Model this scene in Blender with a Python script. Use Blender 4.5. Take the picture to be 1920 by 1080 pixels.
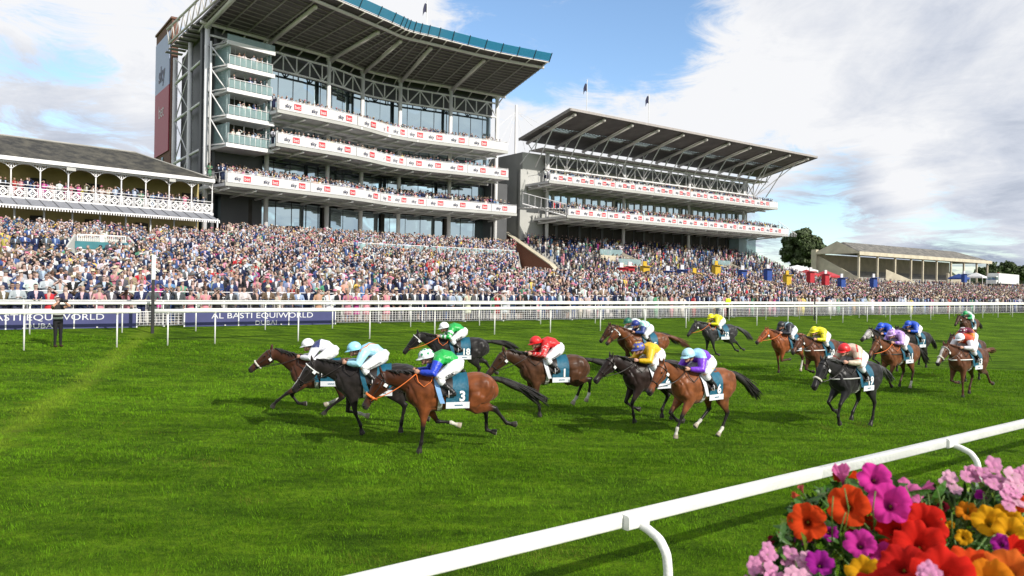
import bpy, math, random
import numpy as np
from math import sin, cos, pi, radians, atan2, sqrt
random.seed(7); rng = np.random.default_rng(11)
scene = bpy.context.scene
for o in list(bpy.data.objects): bpy.data.objects.remove(o)
COL = scene.collection
# ---------------- camera ----------------
HC = 3.0; F = 1440.0; ROLL = -0.017
cam_d = bpy.data.cameras.new('camera'); cam = bpy.data.objects.new('camera', cam_d); COL.objects.link(cam)
cam.location = (0, 0, HC); cam.rotation_euler = (pi/2, ROLL, 0)
cam_d.sensor_width = 36; cam_d.lens = 27.0; cam_d.shift_y = -4/1920
cam_d.dof.use_dof = True; cam_d.dof.focus_distance = 19.0; cam_d.dof.aperture_fstop = 5.0
cam_d.clip_start = 0.1; cam_d.clip_end = 6000
scene.camera = cam
scene.render.resolution_x = 1024; scene.render.resolution_y = 576
# ---------------- exposure ----------------
vs = scene.view_settings
vs.view_transform = 'Standard'; vs.look = 'None'; vs.gamma = 1; vs.use_curve_mapping = False; vs.exposure = 0.22
scene.cycles.max_bounces = 6; scene.cycles.diffuse_bounces = 3; scene.cycles.glossy_bounces = 3
scene.cycles.transparent_max_bounces = 12; scene.cycles.caustics_reflective = False; scene.cycles.caustics_refractive = False
# ---------------- sun ----------------
SUN_EL = radians(31); SUNH = np.array([0.76, -0.65])     # horizontal direction towards the sun
sd = bpy.data.lights.new('sun', 'SUN'); sd.energy = 4.4; sd.angle = radians(0.5); sd.color = (1.0, 0.95, 0.86)
sun = bpy.data.objects.new('sun', sd); COL.objects.link(sun)
from mathutils import Vector, Matrix
tosun = Vector((SUNH[0]*cos(SUN_EL), SUNH[1]*cos(SUN_EL), sin(SUN_EL))).normalized()
sun.rotation_euler = tosun.to_track_quat('Z', 'Y').to_euler()
# ---------------- projection helpers (pixels of the 1920 wide photograph) ----------------
RV = np.array([cos(ROLL), 0, -sin(ROLL)]); UV_ = np.array([sin(ROLL), 0, cos(ROLL)]); CAMP = np.array([0, 0, HC])
def ray(px, py): return (px-960)/F*RV + (536-py)/F*UV_ + np.array([0, 1.0, 0])
def P(px, py, Y): return CAMP + ray(px, py)*Y
def Pz(px, py, z):
    r = ray(px, py); return CAMP + r*((z-HC)/r[2])
def proj(p):
    d = np.asarray(p, float) - CAMP
    return 960 + F*(d@RV)/d[..., 1], 536 - F*(d@UV_)/d[..., 1]
# ---------------- world: physical sky with a broken cloud layer ----------------
w = bpy.data.worlds.new('World'); scene.world = w; w.use_nodes = True
nt = w.node_tree; N = nt.nodes; L = nt.links; N.clear()
def nd(t, **k):
    n = N.new(t)
    for a, b in k.items(): setattr(n, a, b)
    return n
def wm(op, a, b=None, c=None, clamp=False):
    n = nd('ShaderNodeMath', operation=op, use_clamp=clamp)
    for i, v in enumerate((a, b, c)):
        if v is None: continue
        if isinstance(v, (int, float)): n.inputs[i].default_value = v
        else: L.new(v, n.inputs[i])
    return n.outputs[0]
sky = nd('ShaderNodeTexSky', sky_type='NISHITA', sun_disc=False)
sky.sun_elevation = SUN_EL; sky.sun_rotation = atan2(SUNH[0], SUNH[1]); sky.altitude = 50; sky.air_density = 1.0; sky.dust_density = 0.4; sky.ozone_density = 2.5
tc = nd('ShaderNodeTexCoord'); sep = nd('ShaderNodeSeparateXYZ'); L.new(tc.outputs['Generated'], sep.inputs[0])
zz = wm('ADD', wm('MAXIMUM', sep.outputs['Z'], 0.0), 0.16)
comb = nd('ShaderNodeCombineXYZ'); L.new(wm('DIVIDE', sep.outputs['X'], zz), comb.inputs[0]); L.new(wm('DIVIDE', sep.outputs['Y'], zz), comb.inputs[1])
def wnoise(scale, detail, rough, off, dist=0.0):
    mp = nd('ShaderNodeMapping'); mp.inputs['Location'].default_value = off; L.new(comb.outputs[0], mp.inputs[0])
    n = nd('ShaderNodeTexNoise'); n.inputs['Scale'].default_value = scale; n.inputs['Detail'].default_value = detail
    n.inputs['Roughness'].default_value = rough; n.inputs['Distortion'].default_value = dist
    L.new(mp.outputs[0], n.inputs[0]); return n.outputs['Fac']
n1 = wnoise(1.6, 9, 0.60, (3.1, 1.7, 0.4), 0.5); n2 = wnoise(0.9, 8, 0.62, (7.3, 2.2, 3.0), 0.6); n3 = wnoise(3.6, 9, 0.68, (1.0, 9.0, 2.0), 0.9)
def blob(px, py, width, amp):          # a soft patch of sky around one direction
    d = ray(px, py); d = d/np.linalg.norm(d)
    v = nd('ShaderNodeVectorMath', operation='DOT_PRODUCT'); L.new(tc.outputs['Generated'], v.inputs[0]); v.inputs[1].default_value = d
    m = nd('ShaderNodeMapRange', interpolation_type='SMOOTHERSTEP'); L.new(v.outputs['Value'], m.inputs[0])
    m.inputs[1].default_value = cos(radians(width)); m.inputs[2].default_value = 1.0; m.inputs[3].default_value = 0; m.inputs[4].default_value = amp
    return m.outputs[0]
cov = wm('ADD', wm('MULTIPLY', n1, 0.9), wm('MULTIPLY', n3, 0.95))
cov = wm('ADD', cov, -0.115)
for b in [(1130, 20, 14, -0.27), (1330, 110, 8, -0.10), (960, 40, 8, -0.22), (1180, 110, 6, -.16), (60, 185, 8, -0.20), (1470, 400, 8, -0.22), (1640, 350, 6, -0.16), (1780, 440, 5, -.14), (1330, 230, 8, .12), (1560, 90, 12, .10), (1700, 200, 12, .10),
          (60, 60, 10, .10), (990, 220, 8, .18), (1200, 290, 8, .08), (760, 40, 6, .12), (1660, 418, 4.0, .20), (1840, 180, 10, .16), (1250, 230, 6, .08), (1500, 20, 8, .1)]:
    cov = wm('ADD', cov, blob(*b))
mr = nd('ShaderNodeMapRange', interpolation_type='SMOOTHSTEP'); L.new(cov, mr.inputs[0]); mr.inputs[1].default_value = 0.50; mr.inputs[2].default_value = 0.80
cloud = mr.outputs[0]
# cloud brightness: white tops, blue-grey bases
sh = wm('ADD', wm('MULTIPLY', n2, 1.1), wm('MULTIPLY', n3, 0.35)); sh = wm('ADD', sh, -0.20)
for b in [(1860, 150, 8, .08), (1900, 60, 7, .05), (1800, 410, 10, .24), (1580, 455, 8, .18), (1500, 390, 7, .18), (40, 215, 7, .16), (170, 235, 7, .10), (1600, 20, 9, .06), (1660, 408, 4.6, -.30), (1350, 200, 10, -.12),
          (1010, 160, 9, -.20), (60, 60, 12, -.12), (1750, 310, 5, -.18), (780, 40, 9, -.15), (1600, 230, 8, -.08)]:
    sh = wm('ADD', sh, blob(*b))
cr = nd('ShaderNodeValToRGB'); L.new(sh, cr.inputs[0]); e = cr.color_ramp.elements
e[0].position = 0.48; e[0].color = (1.0, 1.0, 1.0, 1); e[1].position = 0.98; e[1].color = (0.36, 0.42, 0.53, 1)
m_ = cr.color_ramp.elements.new(0.72); m_.color = (0.70, 0.74, 0.82, 1)
cs = nd('ShaderNodeMix', data_type='RGBA', blend_type='MULTIPLY'); cs.inputs[0].default_value = 1.0
L.new(cr.outputs[0], cs.inputs[6]); cs.inputs[7].default_value = (5.8, 5.85, 6.0, 1)
sk = nd('ShaderNodeMix', data_type='RGBA', blend_type='MULTIPLY'); sk.inputs[0].default_value = 1.0
L.new(sky.outputs[0], sk.inputs[6]); sk.inputs[7].default_value = (1.25, 1.30, 1.32, 1)
mx = nd('ShaderNodeMix', data_type='RGBA'); L.new(cloud, mx.inputs[0]); L.new(sk.outputs[2], mx.inputs[6]); L.new(cs.outputs[2], mx.inputs[7])
bg = nd('ShaderNodeBackground'); bg.inputs['Strength'].default_value = 0.138; L.new(mx.outputs[2], bg.inputs['Color'])
wo = nd('ShaderNodeOutputWorld'); L.new(bg.outputs[0], wo.inputs[0])

# ---------------- helpers ----------------
MATS = {}
def newmat(name):
    m = bpy.data.materials.new(name); m.use_nodes = True; MATS[name] = m
    return m, m.node_tree, m.node_tree.nodes['Principled BSDF']
def mat(name, col, rough=0.6, metal=0.0, var=0.12, vscale=3.0, bump=0.0, bscale=20.0, spec=0.5):
    m, t, b = newmat(name)
    b.inputs['Roughness'].default_value = rough; b.inputs['Metallic'].default_value = metal; b.inputs['Specular IOR Level'].default_value = spec
    tcn = t.nodes.new('ShaderNodeTexCoord'); n = t.nodes.new('ShaderNodeTexNoise'); n.inputs['Scale'].default_value = vscale; n.inputs['Detail'].default_value = 5
    t.links.new(tcn.outputs['Object'], n.inputs[0])
    r = t.nodes.new('ShaderNodeMapRange'); t.links.new(n.outputs['Fac'], r.inputs[0]); r.inputs[1].default_value = .3; r.inputs[2].default_value = .7
    r.inputs[3].default_value = 1-var; r.inputs[4].default_value = 1+var
    x = t.nodes.new('ShaderNodeVectorMath'); x.operation = 'SCALE'; x.inputs[0].default_value = col; t.links.new(r.outputs[0], x.inputs['Scale'])
    t.links.new(x.outputs[0], b.inputs['Base Color'])
    if bump:
        n2_ = t.nodes.new('ShaderNodeTexNoise'); n2_.inputs['Scale'].default_value = bscale; n2_.inputs['Detail'].default_value = 4; t.links.new(tcn.outputs['Object'], n2_.inputs[0])
        bp = t.nodes.new('ShaderNodeBump'); bp.inputs['Strength'].default_value = bump; bp.inputs['Distance'].default_value = .05; t.links.new(n2_.outputs['Fac'], bp.inputs['Height']); t.links.new(bp.outputs[0], b.inputs['Normal'])
    return m
def vcol_mat(name, rough=0.7, bump=0.0, bscale=30, spec=0.3, sheen=0.0, var=0.0):
    m, t, b = newmat(name); a = t.nodes.new('ShaderNodeAttribute'); a.attribute_name = 'Col'
    src = a.outputs['Color']
    tcn = t.nodes.new('ShaderNodeTexCoord')
    if var:
        n = t.nodes.new('ShaderNodeTexNoise'); n.inputs['Scale'].default_value = 6; n.inputs['Detail'].default_value = 4; t.links.new(tcn.outputs['Object'], n.inputs[0])
        r = t.nodes.new('ShaderNodeMapRange'); t.links.new(n.outputs['Fac'], r.inputs[0]); r.inputs[1].default_value = .3; r.inputs[2].default_value = .7; r.inputs[3].default_value = 1-var; r.inputs[4].default_value = 1+var
        x = t.nodes.new('ShaderNodeVectorMath'); x.operation = 'SCALE'; t.links.new(src, x.inputs[0]); t.links.new(r.outputs[0], x.inputs['Scale']); src = x.outputs[0]
    t.links.new(src, b.inputs['Base Color'])
    b.inputs['Roughness'].default_value = rough; b.inputs['Specular IOR Level'].default_value = spec
    if bump:
        n2_ = t.nodes.new('ShaderNodeTexNoise'); n2_.inputs['Scale'].default_value = bscale; n2_.inputs['Detail'].default_value = 3; t.links.new(tcn.outputs['Object'], n2_.inputs[0])
        bp = t.nodes.new('ShaderNodeBump'); bp.inputs['Strength'].default_value = bump; bp.inputs['Distance'].default_value = .02; t.links.new(n2_.outputs['Fac'], bp.inputs['Height']); t.links.new(bp.outputs[0], b.inputs['Normal'])
    return m

class MB:
    """collects shapes; build() links them as ONE mesh object"""
    def __init__(s): s.v = []; s.f = []; s.c = []; s.n = 0
    def add(s, v, f, c=None):
        v = [tuple(map(float, p)) for p in v]
        s.v += v; s.f += [tuple(i+s.n for i in q) for q in f]; s.n += len(v)
        s.c += [c if c is not None else (1, 1, 1)]*len(v)
        return s
    def box(s, c, sz, ax=None, col=None):
        c = np.array(c, float); h = np.array(sz, float)/2
        A = np.eye(3) if ax is None else np.array(ax, float)
        v = [c + A[0]*h[0]*i + A[1]*h[1]*j + A[2]*h[2]*k for i in (-1, 1) for j in (-1, 1) for k in (-1, 1)]
        return s.add(v, [(0, 1, 3, 2), (4, 6, 7, 5), (0, 4, 5, 1), (2, 3, 7, 6), (0, 2, 6, 4), (1, 5, 7, 3)], col)
    def hexa(s, lo, hi, col=None):         # 4 bottom corners, 4 top corners
        v = list(lo)+list(hi)
        return s.add(v, [(3, 2, 1, 0), (4, 5, 6, 7), (0, 1, 5, 4), (1, 2, 6, 5), (2, 3, 7, 6), (3, 0, 4, 7)], col)
    def beam(s, a, b, wd, ht=None, up=(0, 0, 1), col=None):
        a = np.array(a, float); b = np.array(b, float); d = b-a; ln = np.linalg.norm(d)
        if ln < 1e-6: return s
        d /= ln; ht = ht or wd; up = np.array(up, float)
        if abs(d@up) > .98: up = np.array([1., 0, 0])
        y = np.cross(up, d); y /= np.linalg.norm(y); z = np.cross(d, y)
        return s.box((a+b)/2, (ln, wd, ht), (d, y, z), col)
    def tube(s, pts, r, n=8, col=None, cap=True):
        pts = [np.array(p, float) for p in pts]; m = len(pts)
        rr = r if hasattr(r, '__len__') else [r]*m
        vs_ = []; ref = None
        for i, p in enumerate(pts):
            d = pts[min(i+1, m-1)]-pts[max(i-1, 0)]; d = d/(np.linalg.norm(d)+1e-12)
            if ref is None: ref = np.array([0, 0, 1.]) if abs(d[2]) < .9 else np.array([1., 0, 0])
            x = np.cross(ref, d); x /= (np.linalg.norm(x)+1e-12); y = np.cross(d, x); ref = y
            for k in range(n):
                a = 2*pi*k/n; vs_.append(p+(x*cos(a)+y*sin(a))*rr[i])
        fs = [(i*n+k, i*n+(k+1) % n, (i+1)*n+(k+1) % n, (i+1)*n+k) for i in range(m-1) for k in range(n)]
        if cap: fs += [tuple(range(n-1, -1, -1)), tuple((m-1)*n+k for k in range(n))]
        return s.add(vs_, fs, col)
    def loft(s, rings, n=12, col=None, power=1.0):
        """rings: (centre, axis a (with radius), axis b (with radius))"""
        vs_ = []; m = len(rings)
        for c, a, b in rings:
            c = np.array(c, float); a = np.array(a, float); b = np.array(b, float)
            for k in range(n):
                t = 2*pi*k/n; ct, st = cos(t), sin(t)
                if power != 1.0: ct = math.copysign(abs(ct)**power, ct); st = math.copysign(abs(st)**power, st)
                vs_.append(c+a*ct+b*st)
        fs = [(i*n+k, i*n+(k+1) % n, (i+1)*n+(k+1) % n, (i+1)*n+k) for i in range(m-1) for k in range(n)]
        fs += [tuple(range(n-1, -1, -1)), tuple((m-1)*n+k for k in range(n))]
        return s.add(vs_, fs, col)
    def ball(s, c, r, n=10, m=7, col=None, ax=None):
        r = np.array(r if hasattr(r, '__len__') else (r, r, r), float); c = np.array(c, float)
        A = np.eye(3) if ax is None else np.array(ax, float)
        vs_ = []
        for j in range(1, m):
            ph = pi*j/m
            for k in range(n):
                t = 2*pi*k/n; q = np.array([sin(ph)*cos(t), sin(ph)*sin(t), cos(ph)])*r; vs_.append(c+q@A)
        vs_ += [c+np.array([0, 0, r[2]])@A, c-np.array([0, 0, r[2]])@A]; T = len(vs_)-2
        fs = [(j*n+k, (j+1)*n+k, (j+1)*n+(k+1) % n, j*n+(k+1) % n) for j in range(m-2) for k in range(n)]
        fs += [(T, k, (k+1) % n) for k in range(n)] + [(T+1, (m-2)*n+(k+1) % n, (m-2)*n+k) for k in range(n)]
        return s.add(vs_, fs, col)
    def build(s, name, m, parent=None, smooth=False, vcol=False, loc=None):
        me = bpy.data.meshes.new(name); me.from_pydata(s.v, [], s.f); me.update()
        if m is not None: me.materials.append(m if not isinstance(m, str) else MATS[m])
        if smooth: me.polygons.foreach_set('use_smooth', [True]*len(me.polygons))
        if vcol:
            at = me.color_attributes.new('Col', 'FLOAT_COLOR', 'POINT')
            at.data.foreach_set('color', np.array([(a, b, c, 1) for a, b, c in s.c], dtype=np.float32).ravel())
        o = bpy.data.objects.new(name, me); COL.objects.link(o)
        if parent is not None: o.parent = parent; o.matrix_parent_inverse = parent.matrix_basis.inverted()
        return o
def tag(o, label=None, cat=None, group=None, kind=None):
    if label: o['label'] = label
    if cat: o['category'] = cat
    if group: o['group'] = group
    if kind: o['kind'] = kind
    return o
def thing(name, label, cat, loc=(0, 0, 0), rz=0, group=None):
    o = bpy.data.objects.new(name, None); COL.objects.link(o); o.location = tuple(map(float, loc)); o.rotation_euler = (0, 0, rz); o.empty_display_size = .2
    return tag(o, label, cat, group)
def fast_mesh(name, V, quads=None, tris=None, cols=None, m=None, smooth=True):
    V = np.asarray(V, np.float32); me = bpy.data.meshes.new(name)
    me.vertices.add(len(V)); me.vertices.foreach_set('co', V.ravel())
    nq = 0 if quads is None else len(quads); ntr = 0 if tris is None else len(tris)
    idx = np.concatenate([np.asarray(q, np.int32).ravel() for q in (quads, tris) if q is not None and len(q)])
    me.loops.add(len(idx)); me.loops.foreach_set('vertex_index', idx)
    me.polygons.add(nq+ntr)
    st = np.concatenate([np.arange(nq)*4, nq*4+np.arange(ntr)*3]).astype(np.int32)
    me.polygons.foreach_set('loop_start', st)
    me.update(calc_edges=True); me.validate()
    if smooth: me.polygons.foreach_set('use_smooth', np.ones(nq+ntr, bool))
    if cols is not None:
        at = me.color_attributes.new('Col', 'FLOAT_COLOR', 'POINT')
        c = np.ones((len(V), 4), np.float32); c[:, :3] = cols; at.data.foreach_set('color', c.ravel())
    if m is not None: me.materials.append(m if not isinstance(m, str) else MATS[m])
    return me
_txt = {}
def text2d(s_, bold=0.0):
    """flat tessellated lettering, height of capitals = 1, centred"""
    k = (s_, bold)
    if k in _txt: return _txt[k]
    cu = bpy.data.curves.new('t', 'FONT'); cu.body = s_; cu.size = 1.0; cu.offset = bold; cu.resolution_u = 3
    ob = bpy.data.objects.new('t', cu); me = bpy.data.meshes.new_from_object(ob)
    V = np.array([v.co[:2] for v in me.vertices]); Fc = [tuple(p.vertices) for p in me.polygons]
    bpy.data.objects.remove(ob); bpy.data.curves.remove(cu); bpy.data.meshes.remove(me)
    V = V/0.72; V[:, 0] -= (V[:, 0].max()+V[:, 0].min())/2; V[:, 1] -= 0.5
    _txt[k] = (V, Fc); return V, Fc
def put_text(mb, s_, c, ex, ez, h, bold=0.0, sx=1.0, col=None, thick=0.0):
    V, Fc = text2d(s_, bold); c = np.array(c, float); ex = np.array(ex, float); ez = np.array(ez, float)
    mb.add([c+ex*x*h*sx+ez*y*h for x, y in V], Fc, col)
def remesh(mb, voxel, smooth=3, fac=.5):
    me = bpy.data.meshes.new('r'); me.from_pydata(mb.v, [], mb.f); me.update()
    ob = bpy.data.objects.new('r', me); COL.objects.link(ob)
    md = ob.modifiers.new('r', 'REMESH'); md.mode = 'VOXEL'; md.voxel_size = voxel; md.use_smooth_shade = True
    if smooth: sm = ob.modifiers.new('s', 'SMOOTH'); sm.iterations = smooth; sm.factor = fac
    dg = bpy.context.evaluated_depsgraph_get(); out = bpy.data.meshes.new_from_object(ob.evaluated_get(dg))
    bpy.data.objects.remove(ob); bpy.data.meshes.remove(me)
    out.polygons.foreach_set('use_smooth', [True]*len(out.polygons))
    return out
def mverts(me):
    a = np.empty(len(me.vertices)*3, np.float32); me.vertices.foreach_get('co', a); return a.reshape(-1, 3)
def set_col(me, c):
    at = me.color_attributes.get('Col') or me.color_attributes.new('Col', 'FLOAT_COLOR', 'POINT')
    q = np.ones((len(me.vertices), 4), np.float32); q[:, :3] = c; at.data.foreach_set('color', q.ravel())
def link(name, me, parent=None, m=None):
    o = bpy.data.objects.new(name, me); COL.objects.link(o)
    if parent is not None: o.parent = parent
    if m is not None:
        if len(me.materials) == 0: me.materials.append(None)
        o.material_slots[0].link = 'OBJECT'; o.material_slots[0].material = m if not isinstance(m, str) else MATS[m]
    return o
# stand frame: u runs along the stands to the right, v away from the track
AST = radians(54.1); UD = np.array([sin(AST), cos(AST), 0]); VD = np.array([-cos(AST), sin(AST), 0]); ZD = np.array([0, 0, 1.])
def uv(u, v, z=0.0): return UD*u+VD*v+ZD*z
def touv(p): p = np.asarray(p, float); return p@UD, p@VD
def atpx(px, v, py=450):            # point on the line v=const seen at pixel column px
    r = ray(px, py)[:2]; a = np.array([[UD[0], -r[0]], [UD[1], -r[1]]]); b = -v*VD[:2]
    return np.linalg.solve(a, b)[0]
# ================= SETTING =================
def interp(x, pts): return np.interp(x, [p[0] for p in pts], [p[1] for p in pts])
def trackz(v): return 0.95*np.clip((np.asarray(v, float)-10)/26.4, 0, 1)**2
VF = 36.4                                            # the crowd fence
PR_A = [(VF, .95), (40.5, 1.0), (41, 1.35), (77, 6.5), (90, 6.5)]
PR_B = [(VF, .95), (40.5, 1.0), (41, 1.35), (84, 7.6), (96, 7.6)]
PR_C = [(VF, .95), (41, 1.1), (70, 2.6), (78, 4.0), (83.5, 5.4), (93, 9.7), (97, 9.7)]
PR_D = [(VF, .95), (60, 1.6), (92, 4.4), (110, 4.4)]
def crowdz(u, v):
    if u < 23: return float(interp(v, PR_A))
    if u < 67.5: return float(interp(v, PR_B)) if u < .723*v+.5 else min(float(interp(v, PR_B)), 2.9)
    if u < 122: return float(interp(v, PR_C))
    k = min(1, (u-122)/14.0); return float(interp(v, PR_C)*(1-k)+interp(v, PR_D)*k)
def hit(px, py):                                     # where a pixel's ray meets the track
    r = ray(px, py); Y = 30.
    for _ in range(60):
        p = CAMP+r*Y; z = float(trackz(touv(p)[1])); Y = (z-HC)/r[2]
    return CAMP+r*Y
# --- turf ---
def turf_material():
    m, t, b = newmat('turf'); Ln = t.links; nn = t.nodes.new
    tcn = nn('ShaderNodeTexCoord')
    def noise(s, d=5, off=(0, 0, 0), st=(1, 1, 1), rot=0, rough=.55):
        mp = nn('ShaderNodeMapping'); mp.inputs['Location'].default_value = off; mp.inputs['Scale'].default_value = st; mp.inputs['Rotation'].default_value = (0, 0, rot)
        Ln.new(tcn.outputs['Object'], mp.inputs[0]); n = nn('ShaderNodeTexNoise'); n.inputs['Scale'].default_value = s; n.inputs['Detail'].default_value = d; n.inputs['Roughness'].default_value = rough
        Ln.new(mp.outputs[0], n.inputs[0]); return n.outputs['Fac']
    a = noise(.35, 5, st=(1, 1, 1)); c = noise(6, 6, rough=.7); f = noise(40, 4, rough=.7); g = noise(1.3, 5, off=(3, 2, 0), st=(.5, 1.6, 1), rot=.6)
    s1 = nn('ShaderNodeMath'); s1.operation = 'MULTIPLY_ADD'; Ln.new(a, s1.inputs[0]); s1.inputs[1].default_value = .5; Ln.new(g, s1.inputs[2])
    s2 = nn('ShaderNodeMath'); s2.operation = 'MULTIPLY_ADD'; Ln.new(c, s2.inputs[0]); s2.inputs[1].default_value = .9; Ln.new(s1.outputs[0], s2.inputs[2])
    s3 = nn('ShaderNodeMath'); s3.operation = 'MULTIPLY_ADD'; Ln.new(f, s3.inputs[0]); s3.inputs[1].default_value = .7; Ln.new(s2.outputs[0], s3.inputs[2])
    r = nn('ShaderNodeValToRGB'); mr = nn('ShaderNodeMapRange'); Ln.new(s3.outputs[0], mr.inputs[0]); mr.inputs[1].default_value = 1.28; mr.inputs[2].default_value = 1.86
    Ln.new(mr.outputs[0], r.inputs[0]); e = r.color_ramp.elements
    e[0].position = 0; e[0].color = (.038, .092, .003, 1); e[1].position = 1; e[1].color = (.24, .42, .016, 1)
    q = r.color_ramp.elements.new(.5); q.color = (.108, .225, .008, 1)
    # worn, trodden yellowish streak
    A = Pz(260, 668, 0); B = Pz(-60, 860, 0); d = (B-A)[:2]; d /= np.linalg.norm(d); nrm = np.array([-d[1], d[0]])
    dot = nn('ShaderNodeVectorMath'); dot.operation = 'DOT_PRODUCT'; Ln.new(tcn.outputs['Object'], dot.inputs[0]); dot.inputs[1].default_value = (nrm[0], nrm[1], 0)
    o1 = nn('ShaderNodeMath'); o1.operation = 'SUBTRACT'; Ln.new(dot.outputs['Value'], o1.inputs[0]); o1.inputs[1].default_value = float(nrm@A[:2])
    o1b = nn('ShaderNodeMath'); o1b.operation = 'MULTIPLY_ADD'; Ln.new(g, o1b.inputs[0]); o1b.inputs[1].default_value = 1.2; Ln.new(o1.outputs[0], o1b.inputs[2])
    o1c = nn('ShaderNodeMath'); o1c.operation = 'SUBTRACT'; Ln.new(o1b.outputs[0], o1c.inputs[0]); o1c.inputs[1].default_value = .6
    ab = nn('ShaderNodeMath'); ab.operation = 'ABSOLUTE'; Ln.new(o1c.outputs[0], ab.inputs[0])
    ms = nn('ShaderNodeMapRange'); ms.interpolation_type = 'SMOOTHSTEP'; Ln.new(ab.outputs[0], ms.inputs[0]); ms.inputs[1].default_value = .55; ms.inputs[2].default_value = .0; ms.inputs[3].default_value = 0; ms.inputs[4].default_value = .6
    mxn = nn('ShaderNodeMix'); mxn.data_type = 'RGBA'; Ln.new(ms.outputs[0], mxn.inputs[0]); Ln.new(r.outputs[0], mxn.inputs[6]); mxn.inputs[7].default_value = (.27, .40, .03, 1)
    # a few bare divots
    dv = noise(.8, 3, off=(9, 5, 0)); md = nn('ShaderNodeMapRange'); md.interpolation_type = 'SMOOTHSTEP'; Ln.new(dv, md.inputs[0]); md.inputs[1].default_value = .66; md.inputs[2].default_value = .76; md.inputs[4].default_value = .5
    mx2 = nn('ShaderNodeMix'); mx2.data_type = 'RGBA'; Ln.new(md.outputs[0], mx2.inputs[0]); Ln.new(mxn.outputs[2], mx2.inputs[6]); mx2.inputs[7].default_value = (.14, .15, .035, 1)
    Ln.new(mx2.outputs[2], b.inputs['Base Color']); b.inputs['Roughness'].default_value = .9; b.inputs['Specular IOR Level'].default_value = .06
    bn = nn('ShaderNodeMath'); bn.operation = 'MULTIPLY_ADD'; Ln.new(c, bn.inputs[0]); bn.inputs[1].default_value = 1.5; Ln.new(f, bn.inputs[2])
    bp = nn('ShaderNodeBump'); bp.inputs['Strength'].default_value = 1.0; bp.inputs['Distance'].default_value = .22; Ln.new(bn.outputs[0], bp.inputs['Height']); Ln.new(bp.outputs[0], b.inputs['Normal'])
    return m
turf_material()
mat('concrete', (.30, .29, .27), .85, var=.2, vscale=.6, bump=.3)
mat('white_rail', (.76, .76, .73), .42, var=.10, vscale=2.5, bump=.15, bscale=25)
mat('white_steel', (.74, .73, .74), .45, var=.08, vscale=.8)
mat('cream_steel', (.68, .64, .62), .5, var=.08, vscale=.8)
mat('grey_cladding', (.075, .077, .083), .5, var=.15, vscale=.4)
mat('light_cladding', (.42, .42, .40), .55, var=.08, vscale=.5)
mat('dark_metal', (.03, .03, .033), .5)
mat('black_paint', (.012, .012, .013), .45)
mat('interior', (.05, .045, .04), .9, var=.4, vscale=.5)
mat('roof_panel', (.10, .085, .085), .6, var=.35, vscale=.6)
mat('roof_rib', (.34, .31, .30), .5)
mat('yellow_wall', (.42, .34, .15), .8, var=.15, vscale=.5)
mat('awning', (.22, .23, .26), .55, var=.12, vscale=.8)
mat('sign_white', (.62, .61, .62), .45, var=.03)
mat('sign_ink', (.012, .014, .06), .5)
mat('sign_red', (.62, .035, .05), .5)
mat('sign_tower_blue', (.36, .42, .62), .5, var=.05)
mat('sign_tower_red', (.36, .045, .075), .5, var=.05)
mat('banner_navy', (.045, .050, .16), .5, var=.08)
mat('banner_letter', (.66, .66, .70), .5)
mat('teal_sign', (.02, .16, .19), .5)
mat('stone', (.50, .45, .34), .85, var=.15, vscale=.8)
mat('foliage', (.045, .070, .018), .7, var=.5, vscale=.9)
mat('bark', (.10, .07, .05), .9)
def brick_mat(name, c1, c2, mortar, scale, axis):
    m, t, b = newmat(name); tcn = t.nodes.new('ShaderNodeTexCoord'); mp = t.nodes.new('ShaderNodeVectorMath'); mp.operation = 'DOT_PRODUCT'
    t.links.new(tcn.outputs['Object'], mp.inputs[0]); mp.inputs[1].default_value = axis
    sp = t.nodes.new('ShaderNodeSeparateXYZ'); t.links.new(tcn.outputs['Object'], sp.inputs[0]); cb = t.nodes.new('ShaderNodeCombineXYZ')
    t.links.new(mp.outputs['Value'], cb.inputs[0]); t.links.new(sp.outputs['Z'], cb.inputs[1])
    bk = t.nodes.new('ShaderNodeTexBrick'); t.links.new(cb.outputs[0], bk.inputs[0]); bk.inputs['Color1'].default_value = (*c1, 1); bk.inputs['Color2'].default_value = (*c2, 1)
    bk.inputs['Mortar'].default_value = (*mortar, 1); bk.inputs['Scale'].default_value = scale; t.links.new(bk.outputs['Color'], b.inputs['Base Color']); b.inputs['Roughness'].default_value = .85
brick_mat('red_brick', (.22, .075, .04), (.16, .055, .032), (.20, .13, .09), 3.0, tuple(VD))
brick_mat('tower_brick', (.19, .085, .055), (.13, .055, .038), (.17, .12, .1), 1.2, tuple(UD+VD))
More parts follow.
